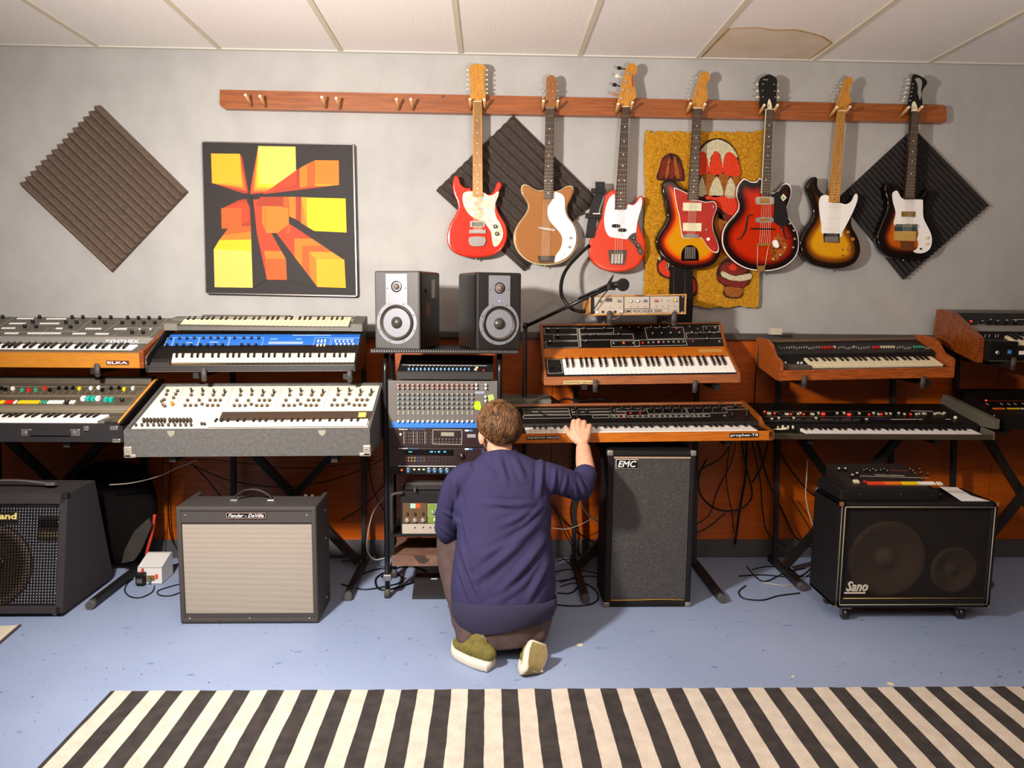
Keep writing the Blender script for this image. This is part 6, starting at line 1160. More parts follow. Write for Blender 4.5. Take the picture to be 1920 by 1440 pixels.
# amplifier with script badge on castors
a = thing('bass_amplifier', 'wide black amplifier on castors with a see-through brown grille and script badge', 'amplifier', V((1.88, 3.2, 0)))
x0, x1, y0, y1, z0, h = 1.533, 2.236, 3.095, 3.36, .066, .545
for nm, p_, q_ in (('cabinet_side', (x0, y0+.01, z0), (x0+.02, y1, h)), ('cabinet_side', (x1-.02, y0+.01, z0), (x1, y1, h)), ('cabinet_top', (x0, y0+.01, h-.02), (x1, y1, h)), ('cabinet_bottom', (x0, y0+.01, z0), (x1, y1, z0+.02)), ('cabinet_back', (x0, y1-.015, z0), (x1, y1, h)), ('baffle', (x0+.01, y0+.07, z0+.01), (x1-.01, y0+.08, h-.01))): part(a, nm, MB().bbox(p_, q_, .006) if nm != 'baffle' else MB().box(p_, q_), CLOTHB)
for q in (((x0, y0, z0), (x0+.03, y0+.02, h)), ((x1-.03, y0, z0), (x1, y0+.02, h)), ((x0, y0, h-.03), (x1, y0+.02, h)), ((x0, y0, z0), (x1, y0+.02, z0+.04))): part(a, 'front_edge', MB().bbox(q[0], q[1], .006), CLOTHB)
def rect_tube(x0, x1, z0, z1, y, r): return [((x0,y,z0),(x1,y,z0)), ((x1,y,z0),(x1,y,z1)), ((x1,y,z1),(x0,y,z1)), ((x0,y,z1),(x0,y,z0))]
for p_, q_ in rect_tube(x0+.02, x1-.016, z0+.016, h-.018, y0-.001, 0): part(a, 'piping', MB().cyl(p_, q_, .0022, n=6), mat('ivory_piping', '#9b927b', .5))
part(a, 'piping', MB().cyl((x0+.035, y0, z0+.045), (x1-.035, y0, z0+.045), .003, n=6), mat('brass_piping', '#8f7a45', .4, .4)); part(a, 'piping', MB().cyl((x0+.006, y0+.001, z0+.01), (x0+.006, y0+.001, h-.01), .0018, n=6), MATS['ivory_piping'])
for cx_, cz_, R in ((x0+.245, .275, .175), (x1-.15, .225, .105)):
    c0 = V((cx_, y0+.046, cz_)); sp_ = part(a, 'speaker_driver', MB().lathe(c0, -Y, [(R, 0), (R*.98, .008), (R*.86, .008), (R*.82, .0), (R*.3, -.02)], 40), mat('paper_cone', '#7d6044', .7)); part(sp_, 'dust_cap', MB().sph(c0+Y*.018, (R*.3, R*.2, R*.3), n=16), mat('cap_tan', '#86694e', .5))
gm = bpy.data.materials.new('mesh_grille'); gm.use_nodes = True; nt = gm.node_tree; b = nt.nodes['Principled BSDF']
tcz = nd(nt, 'ShaderNodeTexCoord').outputs['Object']; wx = tex(nt, 'ShaderNodeTexWave', 75, vec=tcz); wx.bands_direction = 'X'; wz = tex(nt, 'ShaderNodeTexWave', 75, vec=tcz); wz.bands_direction = 'Z'
mx = nd(nt, 'ShaderNodeMath', operation='MAXIMUM'); nt.links.new(wx.outputs['Fac'], mx.inputs[0]); nt.links.new(wz.outputs['Fac'], mx.inputs[1]); gt = nd(nt, 'ShaderNodeMath', operation='GREATER_THAN'); nt.links.new(mx.outputs[0], gt.inputs[0]); gt.inputs[1].default_value = .80
b.inputs['Base Color'].default_value = lin('#1c1510'); b.inputs['Roughness'].default_value = .7; nt.links.new(gt.outputs[0], b.inputs['Alpha'])
part(a, 'grille_mesh', MB().box((x0+.028, y0+.0125, z0+.038), (x1-.028, y0+.0135, h-.028)), gm)
text(a, 'lettering', 'Sano', mat('script_metal', '#cfc4b4', .3, .2), basis(V((x0+.050, y0+.008, z0+.075)), X, Z, -Y), .098, .046, shear=.35, bold=.02, depth=.006); part(a, 'script_underline', MB().bbox((x0+.042, y0+.004, z0+.064), (x0+.138, y0+.011, z0+.071), .002), MATS['script_metal'])
for (x_, z_) in ((x0, h), (x1, h), (x0, z0), (x1, z0)):
    m_ = mat('copper_corner', '#a9724f', .3, .6) if z_ == h else STEEL
    part(a, 'corner_cap', MB().bbox((x_-.012 if x_ == x1 else x_-.003, y0-.004, z_-.016 if z_ == h else z_-.002), (x_+.003 if x_ == x1 else x_+.014, y0+.016, z_+.003 if z_ == h else z_+.012), .004), m_)
part(a, 'corner_cap', MB().bbox((x0-.002, y1-.02, h-.014), (x0+.02, y1+.002, h+.003), .004), STEEL)
for x_ in (x0+.065, x1-.11):
    for y_ in (y0+.035, y1-.06):
        cs = part(a, 'castor', MB().bbox((x_-.022, y_-.02, z0-.012), (x_+.022, y_+.02, z0), .003).bbox((x_-.016, y_-.004, .02), (x_-.012, y_+.02, z0-.01), .001).bbox((x_+.012, y_-.004, .02), (x_+.016, y_+.02, z0-.01), .001), STEEL); part(cs, 'wheel', MB().cyl((x_-.011, y_+.004, .0265), (x_+.011, y_+.004, .0265), .0262, n=20), mat('castor_wheel', '#1b1514', .35))
# drum machine in front of a black case on top
t = thing('drum_machine', 'black drum machine with an orange to white row of step buttons on the castored amplifier', 'drum machine', V((1.75, 3.2, .546)))
dz = .546; dx0, dx1 = 1.545, 1.985
part(t, 'case', MB().bbox((dx0, 3.125, dz), (dx1, 3.36, dz+.05), .005), CLOTHB)
part(t, 'body', MB().prism([V((dx0+.03, 3.135, dz+.05)), V((dx0+.03, 3.135, dz+.062)), V((dx0+.03, 3.345, dz+.117)), V((dx0+.03, 3.345, dz+.05))], (dx1-dx0-.075, 0, 0)), mat('drum_dark', '#1e1817', .45))
c = crop(1500, 850, 4.571); pl = Plane(V((dx0, 3.135, dz+.062)), X, V((0, .21, .055)))
for i in range(16): inst(t, 'step_button', tabs.setdefault('d%d' % (i//4), block_mesh(.017, .022, .006, (RED if i < 4 else ORG if i < 8 else YEL if i < 12 else WPL) if i//4 != 0 else mat('vermilion', '#d8421a', .4), 'step_button')), pl.M(*c(595+36.0*i, 262)))
put(t, pl, block_mesh(.022, .02, .008, CREAM, 'button'), 'button', [(480,248),(1192,266)], c); inst(t, 'red_button', block_mesh(.009, .008, .006, RED), pl.M(*c(552, 245)))
mb = MB(); pl.line(mb, c(515, 194), c(1105, 212), .002); part(t, 'panel_line', mb, LINE); mb = MB(); pl.line(mb, c(645, 184), c(895, 192), .003); part(t, 'panel_line', mb, CREAM); mb = MB(); pl.line(mb, c(780, 144), c(925, 152), .003); part(t, 'panel_line', mb, mat('dull_orange', '#9c4a20', .5))
put(t, pl, knob_mesh(.0048, .012, BLK, CHR), 'knob', [(545,160),(570,150),(598,165),(622,150),(648,162),(690,158),(718,150),(745,165),(940,150),(980,185),(1030,180),(1020,150),(965,165),(1092,190)], c); put(t, pl, knob_mesh(.007, .015, BLK, CREAM), 'knob', [(445,205),(485,190),(330,150),(385,150)], c)
for x_ in (515, 865, 1205): part(t, 'rivet', MB().sph(P(*c(x_, 350), 3.124), .0025, n=6), STEEL)
q = [P(*c(a_, b_), 3.14) for a_, b_ in ((1360,400),(1600,402))]; z_ = h+.0015
paper = [V((q[0].x, 3.12, z_)), V((q[1].x, 3.12, z_)), V((q[1].x-.03, 3.2, z_+.002)), V((q[0].x+.10, 3.31, z_+.012)), V((q[0].x+.01, 3.30, z_+.018))]
solo('paper_sheet', 'curling white paper sheet on the right of the drum machine', 'paper', MB().prism(paper, (0, 0, .0012)), mat('paper', '#dcdad8', .7), paper[0])
# cage fronted keyboard amplifier at far left
a = thing('keyboard_amplifier', 'large carpeted amplifier with a metal grid front at the left edge', 'amplifier', V((-2.2, 3.3, 0)))
CARP = mat('amp_carpet', '#2b2427', .9, bump=.9, bscale=260, noise_amt=.25, nscale=120)
xr = -1.872; xl = -2.5
side = [(3.166, .02), (3.262, .535), (3.49, .54), (3.60, .05), (3.58, .02)]
part(a, 'cabinet', MB().prism([V((xl, y_+(.03 if i < 2 else 0), z_)) for i, (y_, z_) in enumerate(side)], (xr-xl, 0, 0)), CARP)
fd = V((0, .096, .515)).normalized(); fl = Plane(V((xr, 3.166, .02)), X, fd)       # sloping front
def fb_(x0, x1, s0, s1, d0, d1, r=.006):
    M_ = basis(V((0, 3.166, .02)), X, fd, fl.n); return MB().bbox((x0, s0, -d1), (x1, s1, -d0), r, M=M_)
for q in ((xr-.034, xr+.001, 0, .524), (xl, xl+.034, 0, .524), (xl, xr, 0, .035), (xl, xr, .478, .524)): part(a, 'front_edge', fb_(*q, -.004, .035), CARP)
part(a, 'baffle', fb_(xl+.03, xr-.03, .03, .48, .028, .034, .001), mat('baffle_blue', '#a9adbd', .7))
M_ = basis(V((0, 3.166, .02)), X, fd, fl.n)
sc_ = F(118, 1160); cxs = P(-12, 1048, 3.25); 
s_c = V((cxs.x, .205, -.0125)); R = .185
spk = part(a, 'speaker_driver', MB().lathe(M_ @ s_c, fl.n, [(R, -.014), (R*.97, .002), (R*.84, .002), (R*.8, -.003), (R*.3, -.013)], 40), mat('driver_tan', '#5d4a38', .6)); part(spk, 'dust_cap', MB().sph(M_ @ (s_c-V((0, 0, .012))), (R*.3, R*.06, R*.3), n=16), mat('cap_dark', '#2c2420', .5))
p0_, p1_ = P(62, 985, 3.23), P(107, 985, 3.23)
hn = part(a, 'horn', fb_(p0_.x, p1_.x, .315, .42, .022, .03, .003), mat('horn_frame', '#57483a', .5)); part(hn, 'horn_slots', MB().box((0,0,0),(0,0,0)) if 0 else MB().bbox((p0_.x+.012, .372, -.023), (p1_.x-.012, .41, -.018), .002, M=M_), BLK); part(hn, 'horn_mouth', MB().bbox((p0_.x+.012, .325, -.023), (p1_.x-.012, .36, -.018), .002, M=M_), mat('horn_brass', '#9c8a62', .4))
gr = MB(); n = 0
x = xr-.036
while x > xl+.03: gr.box((x-.0019, .036, -.006), (x+.0019, .476, -.003), M=M_); x -= .0128
s_ = .04
while s_ < .476: gr.box((xl+.03, s_-.0019, -.0085), (xr-.034, s_+.0019, -.006), M=M_); s_ += .0128
part(a, 'grille_grid', gr, mat('grid_black', '#120f10', .4, .3), kind='stuff')
bq = P(31, 971, 3.235)
part(a, 'badge', MB().bbox((bq.x-.158, .405, -.004), (bq.x+.001, .446, .001), .002, M=M_), mat('badge_dark', '#1a1512', .4)); text(a, 'lettering', 'Roland', mat('badge_gold', '#d8c878', .35, .2), basis(M_ @ V((bq.x-.15, .412, .001)), X, fd, fl.n), .146, .028, bold=.03)
part(a, 'corner_cap', MB().bbox((xr-.022, .50, -.02), (xr+.003, .53, .008), .006, M=M_), CLOTHB); part(a, 'foot', MB().cyl((xr-.05, 3.2, 0), (xr-.05, 3.2, .022), .014, n=12), STEEL); part(a, 'foot', MB().cyl((xl+.05, 3.2, 0), (xl+.05, 3.2, .022), .014, n=12), STEEL)
for x_ in (xr-.05, xl+.05): part(a, 'foot', MB().cyl((x_, 3.55, 0), (x_, 3.55, .022), .014, n=12), STEEL)
hp = [P(97, 909, 3.33), P(70, 908, 3.32), P(30, 904, 3.32), P(-40, 905, 3.32), P(-100, 912, 3.32)]
hp = [V((p_.x, 3.34, max(p_.z, .545))) for p_ in hp]; hd = part(a, 'handle', MB().tube(spline([tuple(p_+V((0,0,.004))) for p_ in hp], 4), [(.003, .012)]*17, 8, side=(0, 0, 1)), mat('handle_grey', '#6d6661', .45, .3)); part(hd, 'handle_cap', MB().bbox(hp[0]+V((-.03, -.014, -.004)), hp[0]+V((.01, .014, .010)), .003), CHR)
for v_ in (.09, .24, .40): part(a, 'screw', MB().sph(M_ @ V((xr-.035, v_, .001)), .003, n=6), CHR)
# =================================================================== FLOOR THINGS AT THE LEFT
t = thing('power_supply', 'white metal power supply box with a red rocker switch beside the cream-grilled amplifier', 'power supply', V((-1.64, 3.6, 0)))
wx0, wx1 = -1.725, -1.608
pm = mat('white_metal', '#cfcbc8', .5)
part(t, 'body', MB().prism([V((wx0, 3.55, .004)), V((wx0, 3.555, .085)), V((wx0, 3.66, .12)), V((wx0, 3.68, .12)), V((wx0, 3.68, .004))], (wx1-wx0, .0, 0)), pm); part(t, 'lid_seam', MB().box((wx0, 3.5535, .083), (wx1, 3.5555, .085)), GRY)
part(t, 'rocker_switch', MB().bbox((wx1-.030, 3.545, .03), (wx1-.018, 3.553, .052), .001), mat('switch_red', '#d8351c', .4, emit=.25)); ad = part(t, 'adapter', MB().bbox((wx0+.004, 3.515, .008), (wx0+.045, 3.552, .066), .005), BLK); part(ad, 'adapter_label', MB().box((wx0+.012, 3.5135, .02), (wx0+.038, 3.515, .042)), STEEL)
part(t, 'socket_plate', MB().box((wx0+.048, 3.547, .02), (wx1-.034, 3.552, .045)), mat('brass_sock', '#8a6a3c', .4, .4)); part(t, 'plug', MB().cyl((wx0+.064, 3.547, .03), (wx0+.064, 3.525, .026), .007, n=10), STEEL); part(t, 'red_tape', MB().box((wx0+.026, 3.535, .066), (wx0+.032, 3.55, .082)), RED)
for i, x_ in enumerate((wx0+.01, wx1-.01)): part(t, 'foot', MB().cyl((x_, 3.57, 0), (x_, 3.57, .006), .005, n=8), BLK)
# gig bag leaning behind the left amplifier
gb = [P(u, v, 3.74) for u, v in ((140,895),(175,868),(215,862),(262,872),(285,905),(292,960),(283,1010),(262,1052),(205,1058),(150,1050),(130,980))]
mb = MB(); cc = sum(gb, V())/len(gb); q = spline([tuple(p_) for p_ in gb], 3, True)
rings = [[cc.lerp(p_, k_)+V((0, dy, 0)) for p_ in q] for k_, dy in ((.3, -.06), (.75, -.05), (.95, -.028), (1, 0), (.96, .03), (.5, .05))]
n = len(q); mb.add([v for r_ in rings for v in r_], [(j*n+i, j*n+(i+1) % n, (j+1)*n+(i+1) % n, (j+1)*n+i) for j in range(5) for i in range(n)]+[list(range(n)), list(range(5*n, 6*n))], 0, True)
for v in mb.v: v.y += noise.noise(v*8)*.015; v.z = max(v.z, .004)
t = solo('gig_bag', 'black padded instrument bag standing behind the carpeted amplifier', 'bag', mb, mat('bag_nylon', '#0b0808', .95, spec=.1, bump=.3, bscale=40), V((-1.95, 3.74, 0)))
part(t, 'red_piping', MB().tube(spline([tuple(P(u, v, 3.72)) for u, v in ((290,965),(287,990),(281,1015),(274,1040))], 4), .008, 8), mat('red_piping', '#b5321f', .5))
part(t, 'grey_pocket', MB().prism([P(u, v, 3.672) for u, v in ((278,972),(284,985),(262,1036),(250,1052),(228,1056),(234,1030),(252,996))], (0, .02, 0)), mat('grey_nylon', '#332d28', .6, noise_amt=.3, nscale=12))
# =================================================================== KEYBOARD STANDS
SQ = mat('stand_black', '#16110f', .5)
def bar(t, nm, a, b, w_=.03, m=SQ):
    a, b = V(a), V(b); d = (b-a).normalized(); s_ = d.cross(Y) if abs(d.y) < .9 else X; s_ = s_.normalized()*w_/2; k_ = d.cross(s_).normalized()*w_/2
    mb = MB(); mb.prism([a+s_+k_, a-s_+k_, a-s_-k_, a+s_-k_], b-a); return part(t, nm, mb, m)
def stand(label, xs, zlow, ylow, zup, yup, tips, feet, grp='two-tier keyboard stands'):
    """xs: the two side frames; zlow/zup: undersides of lower and upper keyboards; y: their front edges"""
    t = thing('keyboard_stand', label, 'stand', V((sum(xs)/2, 3.6, 0)), group=grp)
    for x in xs:
        bar(t, 'foot_bar', (x, feet, .02), (x, 3.86, .02), .032); part(t, 'foot_cap', MB().cyl((x, feet-.03, .02), (x, feet+.01, .02), .02, n=12), RUB)
        bar(t, 'column', (x, 3.80, .03), (x, 3.88, zup-.03), .024); a_ = bar(t, 'lower_arm', (x, ylow+.03, zlow-.017), (x, 3.84, zlow-.017), .026)
        bar(t, 'upper_arm', (x, yup-.005, zup-.016), (x, 3.88, zup-.01), .026); part(t, 'clamp', MB().bbox((x-.03, 3.78, zlow-.05), (x+.03, 3.86, zlow+.03), .006), SQ); part(t, 'clamp_knob', MB().cyl((x+.03, 3.81, zlow), (x+.055, 3.81, zlow), .016, n=10), BLK)
    for x in tips:
        part(t, 'rubber_tip', MB().tube([V((x, yup-.014, zup-.032)), V((x, yup-.016, zup-.01)), V((x, yup-.016, zup+.012))], [(.013, .009)]*3, 10, side=(1, 0, 0)).sph((x, yup-.016, zup+.012), (.013, .009, .010), n=10).sph((x, yup-.014, zup-.032), (.013, .009, .010), n=10), mat('tip_grey', '#3c3532', .6))
    x0, x1 = xs; w_ = (x1-x0); bar(t, 'cross_beam', (x0+.02, 3.70, .04), (x1-.06, 3.68, zlow-.04), .036); bar(t, 'cross_beam', (x1-.02, 3.745, .04), (x0+.06, 3.74, zlow-.04), .036)
    bar(t, 'rear_rail', (x0, 3.84, zlow+.07), (x1, 3.84, zlow+.07), .028); return t
stand('black keyboard stand at the left edge under the wooden and black-cased synthesizers', (-2.55, -1.80), .798, 3.12, 1.085, 3.40, [P(183, 688, 3.39).x], 3.28)
stand('black keyboard stand behind the cream-grilled amplifier', (-1.34, -.66), .745, 3.08, 1.068, 3.40, [P(383, 702, 3.39).x, P(656, 702, 3.39).x], 3.37)
stand('black keyboard stand around the tall sparkle-grille cabinet', (.455, 1.10), .78, 3.3, 1.012, 3.52, [P(1116, 722, 3.51).x, P(1303, 716, 3.51).x], 3.33)
stand('black keyboard stand left of the castored amplifier', (1.54, 2.16), .765, 3.42, 1.035, 3.56, [P(1508, 706, 3.55).x, P(1730, 706, 3.55).x], 3.47)
stand('black keyboard stand at the right edge behind the castored amplifier', (2.50, 3.10), .815, 3.42, 1.135, 3.5, [P(1900, 668, 3.49).x], 3.5)
# vocoder support arms
t = thing('vocoder_bracket', 'pair of black arms holding the vocoder above the wooden synthesizer', 'bracket', V((.72, 3.8, 1.3)))
vz = L7.z
for u in (1143, 1264):
    q = P(u, 590, 3.59); x = q.x
    bar(t, 'arm', (x, 3.60, vz-.016), (x, 3.91, vz-.016), .024); bar(t, 'post', (x, 3.902, 1.2385), (x, 3.902, vz-.01), .022)
    part(t, 'rubber_tip', MB().tube([V((x, 3.588, vz-.035)), V((x, 3.585, vz+.014))], [(.014, .009)]*2, 10, side=(1, 0, 0)).sph((x, 3.585, vz+.014), (.014, .009, .012), n=10).sph((x, 3.588, vz-.035), (.014, .009, .012), n=10), MATS['tip_grey'])
# ---- microphone on boom
t = thing('microphone_stand', 'black boom arm carrying a ball-headed microphone above the vocoder', 'microphone', V((.1, 3.75, 0)))
ba = P(985, 612, 3.77); bb = P(1150, 535, 3.55)
part(t, 'boom', MB().cyl(ba, bb, .0095, n=10), TUBE); part(t, 'boom', MB().cyl(P(1085, 560, 3.62), P(1148, 530, 3.54), .006, n=8), TUBE); part(t, 'upright', MB().cyl(ba+V((0, 0, .02)), V((ba.x, 3.77, .03)), .011, n=10), TUBE); part(t, 'clutch', MB().sph(ba, .015, n=10), TUBE)
for a_ in (0, 2.1, 4.2): part(t, 'leg', MB().cyl((ba.x, 3.77, .1), (ba.x+.12*math.cos(a_+.5), 3.77+.12*math.sin(a_+.5), .01), .008, n=8), TUBE)
h0 = P(1150, 534, 3.54); h1 = P(1164, 533, 3.50)
part(t, 'microphone_body', MB().cyl(h0+V((-.02, .03, -.004)), h1, .012, .019, 12), BLK); part(t, 'microphone_head', MB().sph(P(1168, 534, 3.49), .031, n=16), mat('mic_grille', '#1c1715', .5, .3, bump=1, bscale=900)); part(t, 'clip', MB().bbox(P(1146, 540, 3.55)+V((-.02, -.012, -.01)), P(1146, 540, 3.55)+V((.02, .012, .02)), .004), BLK)
part(t, 'strap_piece', MB().prism([P(u, v, 3.565) for u, v in ((1152,513),(1146,532),(1135,537),(1146,520))], (0, .008, 0)), BLK)
# =================================================================== CABLES
cn = 0
def cable(label, pts, r=.0035, m=BLK, k=6, grp='loose cables behind the keyboards'):
    q = spline([tuple(p_) for p_ in pts], k); solo('cable', label, 'cable', MB().tube(q, r, 6), m, q[0], group=grp)
wc = mat('white_cable', '#a89e94', .5)
W_ = lambda pts, y=3.88: [P(u, v, y) for u, v in pts]
FL = lambda pts, z=.004: [F(u, v, z) for u, v in pts]
cable('thick black cable curving from the foam panel to the left end of the vocoder', [P(1105, 460, 3.9), P(1072, 492, 3.86), P(1055, 520, 3.8), P(1053, 552, 3.75), P(1070, 577, 3.72), P(1090, 584, 3.72), P(1108, 580, 3.74)], .0095)
cable('thin cable hanging across the face of the vocoder from the microphone', [P(1142, 541, 3.55), P(1128, 558, 3.57), P(1112, 582, 3.58), P(1098, 592, 3.585), P(1075, 607, 3.60)], .0028)
cable('grey cable looping under the vocoder front', [P(1165, 585, 3.592), P(1160, 594, 3.58), P(1150, 598, 3.582), P(1140, 596, 3.595)], .002, STEEL)
cable('pale cable sweeping under the grey-cased synthesizer from its left', W_([(205,909),(250,905),(300,892),(335,875),(352,870),(368,862)], 3.55), .0028, wc)
cable('black cable sagging to the right below the grey-cased synthesizer', W_([(358,870),(400,890),(450,905),(520,913),(600,905),(680,880),(735,850)]), .003)
cable('black cable slanting down behind the cream-grilled amplifier', W_([(358,868),(385,895),(410,925),(440,960)]), .003)
cable('black cable running low across the orange wall behind the amplifier', W_([(290,872),(345,862),(400,862),(470,870),(560,878),(640,872),(700,862)]), .0022)
cable('black cable hanging left of the cream-grilled amplifier', W_([(322,860),(318,900),(316,960),(322,1010),(338,1036)]), .004)
cable('black cable hanging straight beside the gig bag', W_([(306,860),(304,920),(302,980),(298,1040)], 3.80), .003)
cable('black cable rising to the right of the amplifier toward the rack', W_([(640,975),(680,950),(715,915),(735,890)]), .0035)
cable('pale cable bowing out to the left of the rack foot', W_([(722,930),(700,960),(690,1000),(688,1030),(700,1048),(715,1048),(735,1040)], 3.7), .0032, wc)
cable('dark cable bent beside the rack near the floor', W_([(690,860),(700,920),(722,960),(728,980)]), .003)
cable('black cable coil lying left of the rack leg', FL([(760,1085),(730,1072),(705,1085),(712,1105),(745,1102),(790,1085),(800,1072),(770,1062),(735,1068),(715,1082)]), .005)
cable('second black cable loop on the floor by the rack leg', FL([(640,1095),(680,1105),(720,1100),(755,1090),(745,1075),(720,1066),(690,1072),(665,1085)]), .004)
cable('yellowish cable lying behind the cream-grilled amplifier', FL([(640,1052),(672,1050),(700,1045),(735,1042)]), .004, mat('ochre_cable', '#8a7430', .5))
cable('thin black flex curled in front of the white power box', FL([(290,1098),(285,1110),(265,1120),(245,1119),(234,1108),(238,1095),(250,1085)]), .003)
cable('black flex looping between white box and cream-grilled amplifier', FL([(322,1062),(338,1055),(345,1050)]), .003)
cable('thin flex loop reaching under the cream-grilled amplifier from the box', FL([(338,1095),(318,1100),(296,1108),(300,1116),(320,1117),(340,1110)]), .003)
cable('pale cable behind the raised elbow of the person', [P(1088, 940, 3.6), P(1098, 960, 3.6), P(1112, 972, 3.6), P(1125, 980, 3.6)], .004, wc)
cable('grey cable crossing the orange wall by the sweater', W_([(1035,990),(1060,992),(1085,985),(1110,972),(1125,962)], 3.8), .002, wc)
cable('black cable fanning down on the orange wall by the sweater', W_([(1030,940),(1055,975),(1085,1000),(1120,1020)]), .004)
cable('second black cable fanning down by the sweater', W_([(1040,945),(1060,1000),(1082,1035),(1110,1050)]), .003)
cable('black cable dropping down beside the sweater to the floor', W_([(1075,930),(1070,960),(1076,1000),(1078,1050)]), .005)
for i, (pts, r_) in enumerate([([(1040,1035),(1060,1050),(1080,1065),(1098,1058)], .003), ([(1035,1075),(1060,1068),(1090,1070),(1120,1075)], .003), ([(1045,1052),(1070,1048),(1085,1062),(1080,1080),(1050,1092)], .003), ([(1045,1112),(1070,1112),(1085,1100),(1098,1095),(1115,1105),(1122,1120),(1110,1132),(1080,1136),(1042,1134)], .0038), ([(1040,1090),(1075,1085),(1100,1080),(1125,1082)], .003), ([(1050,1100),(1075,1093),(1090,1098)], .003)]):
    cable(['dark cable lying nearest the wall beside the person', 'dark cable crossing under the stand foot by the person', 'curled dark cable between person and cabinet', 'black cable looping on the blue floor between person and cabinet', 'straight dark cable behind the stand foot by the person', 'short dark cable end beside the trousers'][i], FL(pts), r_)
for i, pts in enumerate([[(1375,826),(1350,860),(1315,880),(1300,900)], [(1380,828),(1370,870),(1345,920),(1330,965),(1300,985)], [(1390,828),(1400,880),(1410,930),(1385,955),(1345,955),(1315,930),(1310,895),(1325,860)], [(1400,828),(1398,890),(1388,950),(1378,1020)], [(1410,828),(1425,900),(1430,960),(1440,1000),(1475,1025)], [(1420,828),(1440,900),(1470,965),(1490,1005),(1520,1025)], [(1440,828),(1430,870),(1410,905)], [(1450,826),(1475,870),(1510,915),(1535,935)], [(1300,1000),(1325,990),(1360,962)], [(1480,930),(1500,960),(1530,1010),(1548,1028)], [(1368,828),(1362,900),(1372,960),(1376,1000)]]):
    cable(['upper left strand of the cable tangle under the tabbed synthesizer', 'long slanting cable of the tangle right of the sparkle cabinet', 'big round cable loop right of the sparkle cabinet', 'straight cable hanging in the middle of the tangle', 'cable of the tangle curving to the skirting', 'thick cable swinging right toward the castored amplifier', 'short strand crossing the top of the cable tangle', 'cable falling behind the castored amplifier', 'low strand beside the sparkle cabinet', 'lowest right strand on the orange wall', 'thin vertical strand through the round cable loop'][i], W_(pts, 3.86+.006*(i % 4)), [.004, .003, .005, .006, .004, .0055, .005, .0045, .004, .003, .003][i])
cable('thin pale cable hanging by the left side of the castored amplifier', [P(1514, 862, 3.7), P(1512, 900, 3.7), P(1511, 930, 3.65), P(1516, 960, 3.6), P(1524, 985, 3.55)], .0028, wc)
for i, (pts, m_) in enumerate([([(1410,1068),(1440,1062),(1480,1066),(1500,1080),(1524,1062)], BLK), ([(1398,1098),(1385,1110),(1395,1122),(1430,1125),(1460,1117),(1500,1112)], BLK), ([(1430,1092),(1475,1098),(1500,1088),(1522,1070)], wc), ([(1400,1062),(1430,1090),(1470,1075),(1510,1065)], BLK), ([(1385,1080),(1430,1078),(1480,1082),(1520,1080)], BLK)]):
    cable(['dark cable on the floor nearest the skirting behind the stand foot', 'black cable looping forward on the floor left of the castored amplifier', 'grey cable wandering to the castored amplifier', 'dark cable weaving between others left of the castored amplifier', 'straight cable on the floor under the tangle'][i], FL(pts), .0035, m_)
cable('thin dark cable resting along the top of the long wooden synthesizer', [P(1040, 757, 3.70), P(1060, 748, 3.72), P(1090, 752, 3.72), P(1120, 748, 3.73), P(1160, 756, 3.72)], .005)
cable('black cable dangling in front of the orange wall left of the teak synthesizer', W_([(1425,640),(1420,680),(1416,720),(1414,770)], 3.86), .004)
#@@PERSON_BEGIN
# =================================================================== THE KNEELING PERSON
t = thing('person', 'kneeling person seen from behind in a purple-blue sweatshirt, one hand on the long wooden synthesizer', 'person', V((.06, 2.9, 0)))
SKIN = mat('skin', '#d59d80', .5, noise_amt=.12, nscale=30, bump=.15, bscale=300); SKIN.node_tree.nodes['Principled BSDF'].inputs['Subsurface Weight'].default_value = .08
SKIN.node_tree.nodes['Principled BSDF'].inputs['Subsurface Radius'].default_value = (.01, .004, .002)
def chain(mb, pts, rs, n=16, k=4, side=None):
    """closed limb: smooth path with interpolated radii and round ends"""
    q = spline([tuple(p) for p in pts], k); R = []
    for i in range(len(q)):
        f = i/k; j = min(int(f), len(rs)-1); j2 = min(j+1, len(rs)-1); u = f-j
        a = rs[j] if isinstance(rs[j], tuple) else (rs[j], rs[j]); b = rs[j2] if isinstance(rs[j2], tuple) else (rs[j2], rs[j2])
        R.append((a[0]+(b[0]-a[0])*u, a[1]+(b[1]-a[1])*u))
    mb.tube(q, R, n, side=side)
    for e, r in ((q[0], R[0]), (q[-1], R[-1])): mb.sph(e, min(r)*.98, n=12)
    return mb
def ringpt(v, uL, uR, y): a, b = P(uL, v, y), P(uR, v, y); return (a+b)/2, (b-a).length/2
def torso(mb, rows, k=1.0, dy=0):
    q, R = [], []
    for (v, uL, uR, y, th) in rows: c_, h_ = ringpt(v, uL, uR, y); q.append(c_+V((0, dy, 0))); R.append((h_*k, th*k))
    mb.tube(q, R, 36, side=(1, 0, 0)); return q, R
HC_ = P(936, 808, 3.05)       # head centre
yaw = math.radians(21); HR = Matrix.Rotation(yaw, 3, 'Z') @ Matrix.Rotation(math.radians(-12), 3, 'X')
rows = [(1188,885,1010,2.86,.09),(1165,868,1026,2.86,.13),(1120,856,1032,2.88,.14),(1060,860,1030,2.92,.13),(1000,862,1028,2.955,.118),(940,860,1027,2.98,.11),(895,868,1018,2.995,.092),(872,890,990,3.01,.068),(856,908,965,3.02,.052)]
body = MB(); torso(body, rows, .93)
neckb = P(938, 862, 3.02); chain(body, [neckb, P(937, 846, 3.04), HC_+V((0, -.005, -.05))], [.056, .053, .055])
body.sph(HC_+HR @ V((0, -.008, .022)), (.078, .096, .092), n=28, M=HR); body.sph(HC_+HR @ V((0, .035, -.035)), (.058, .062, .075), n=24, M=HR)
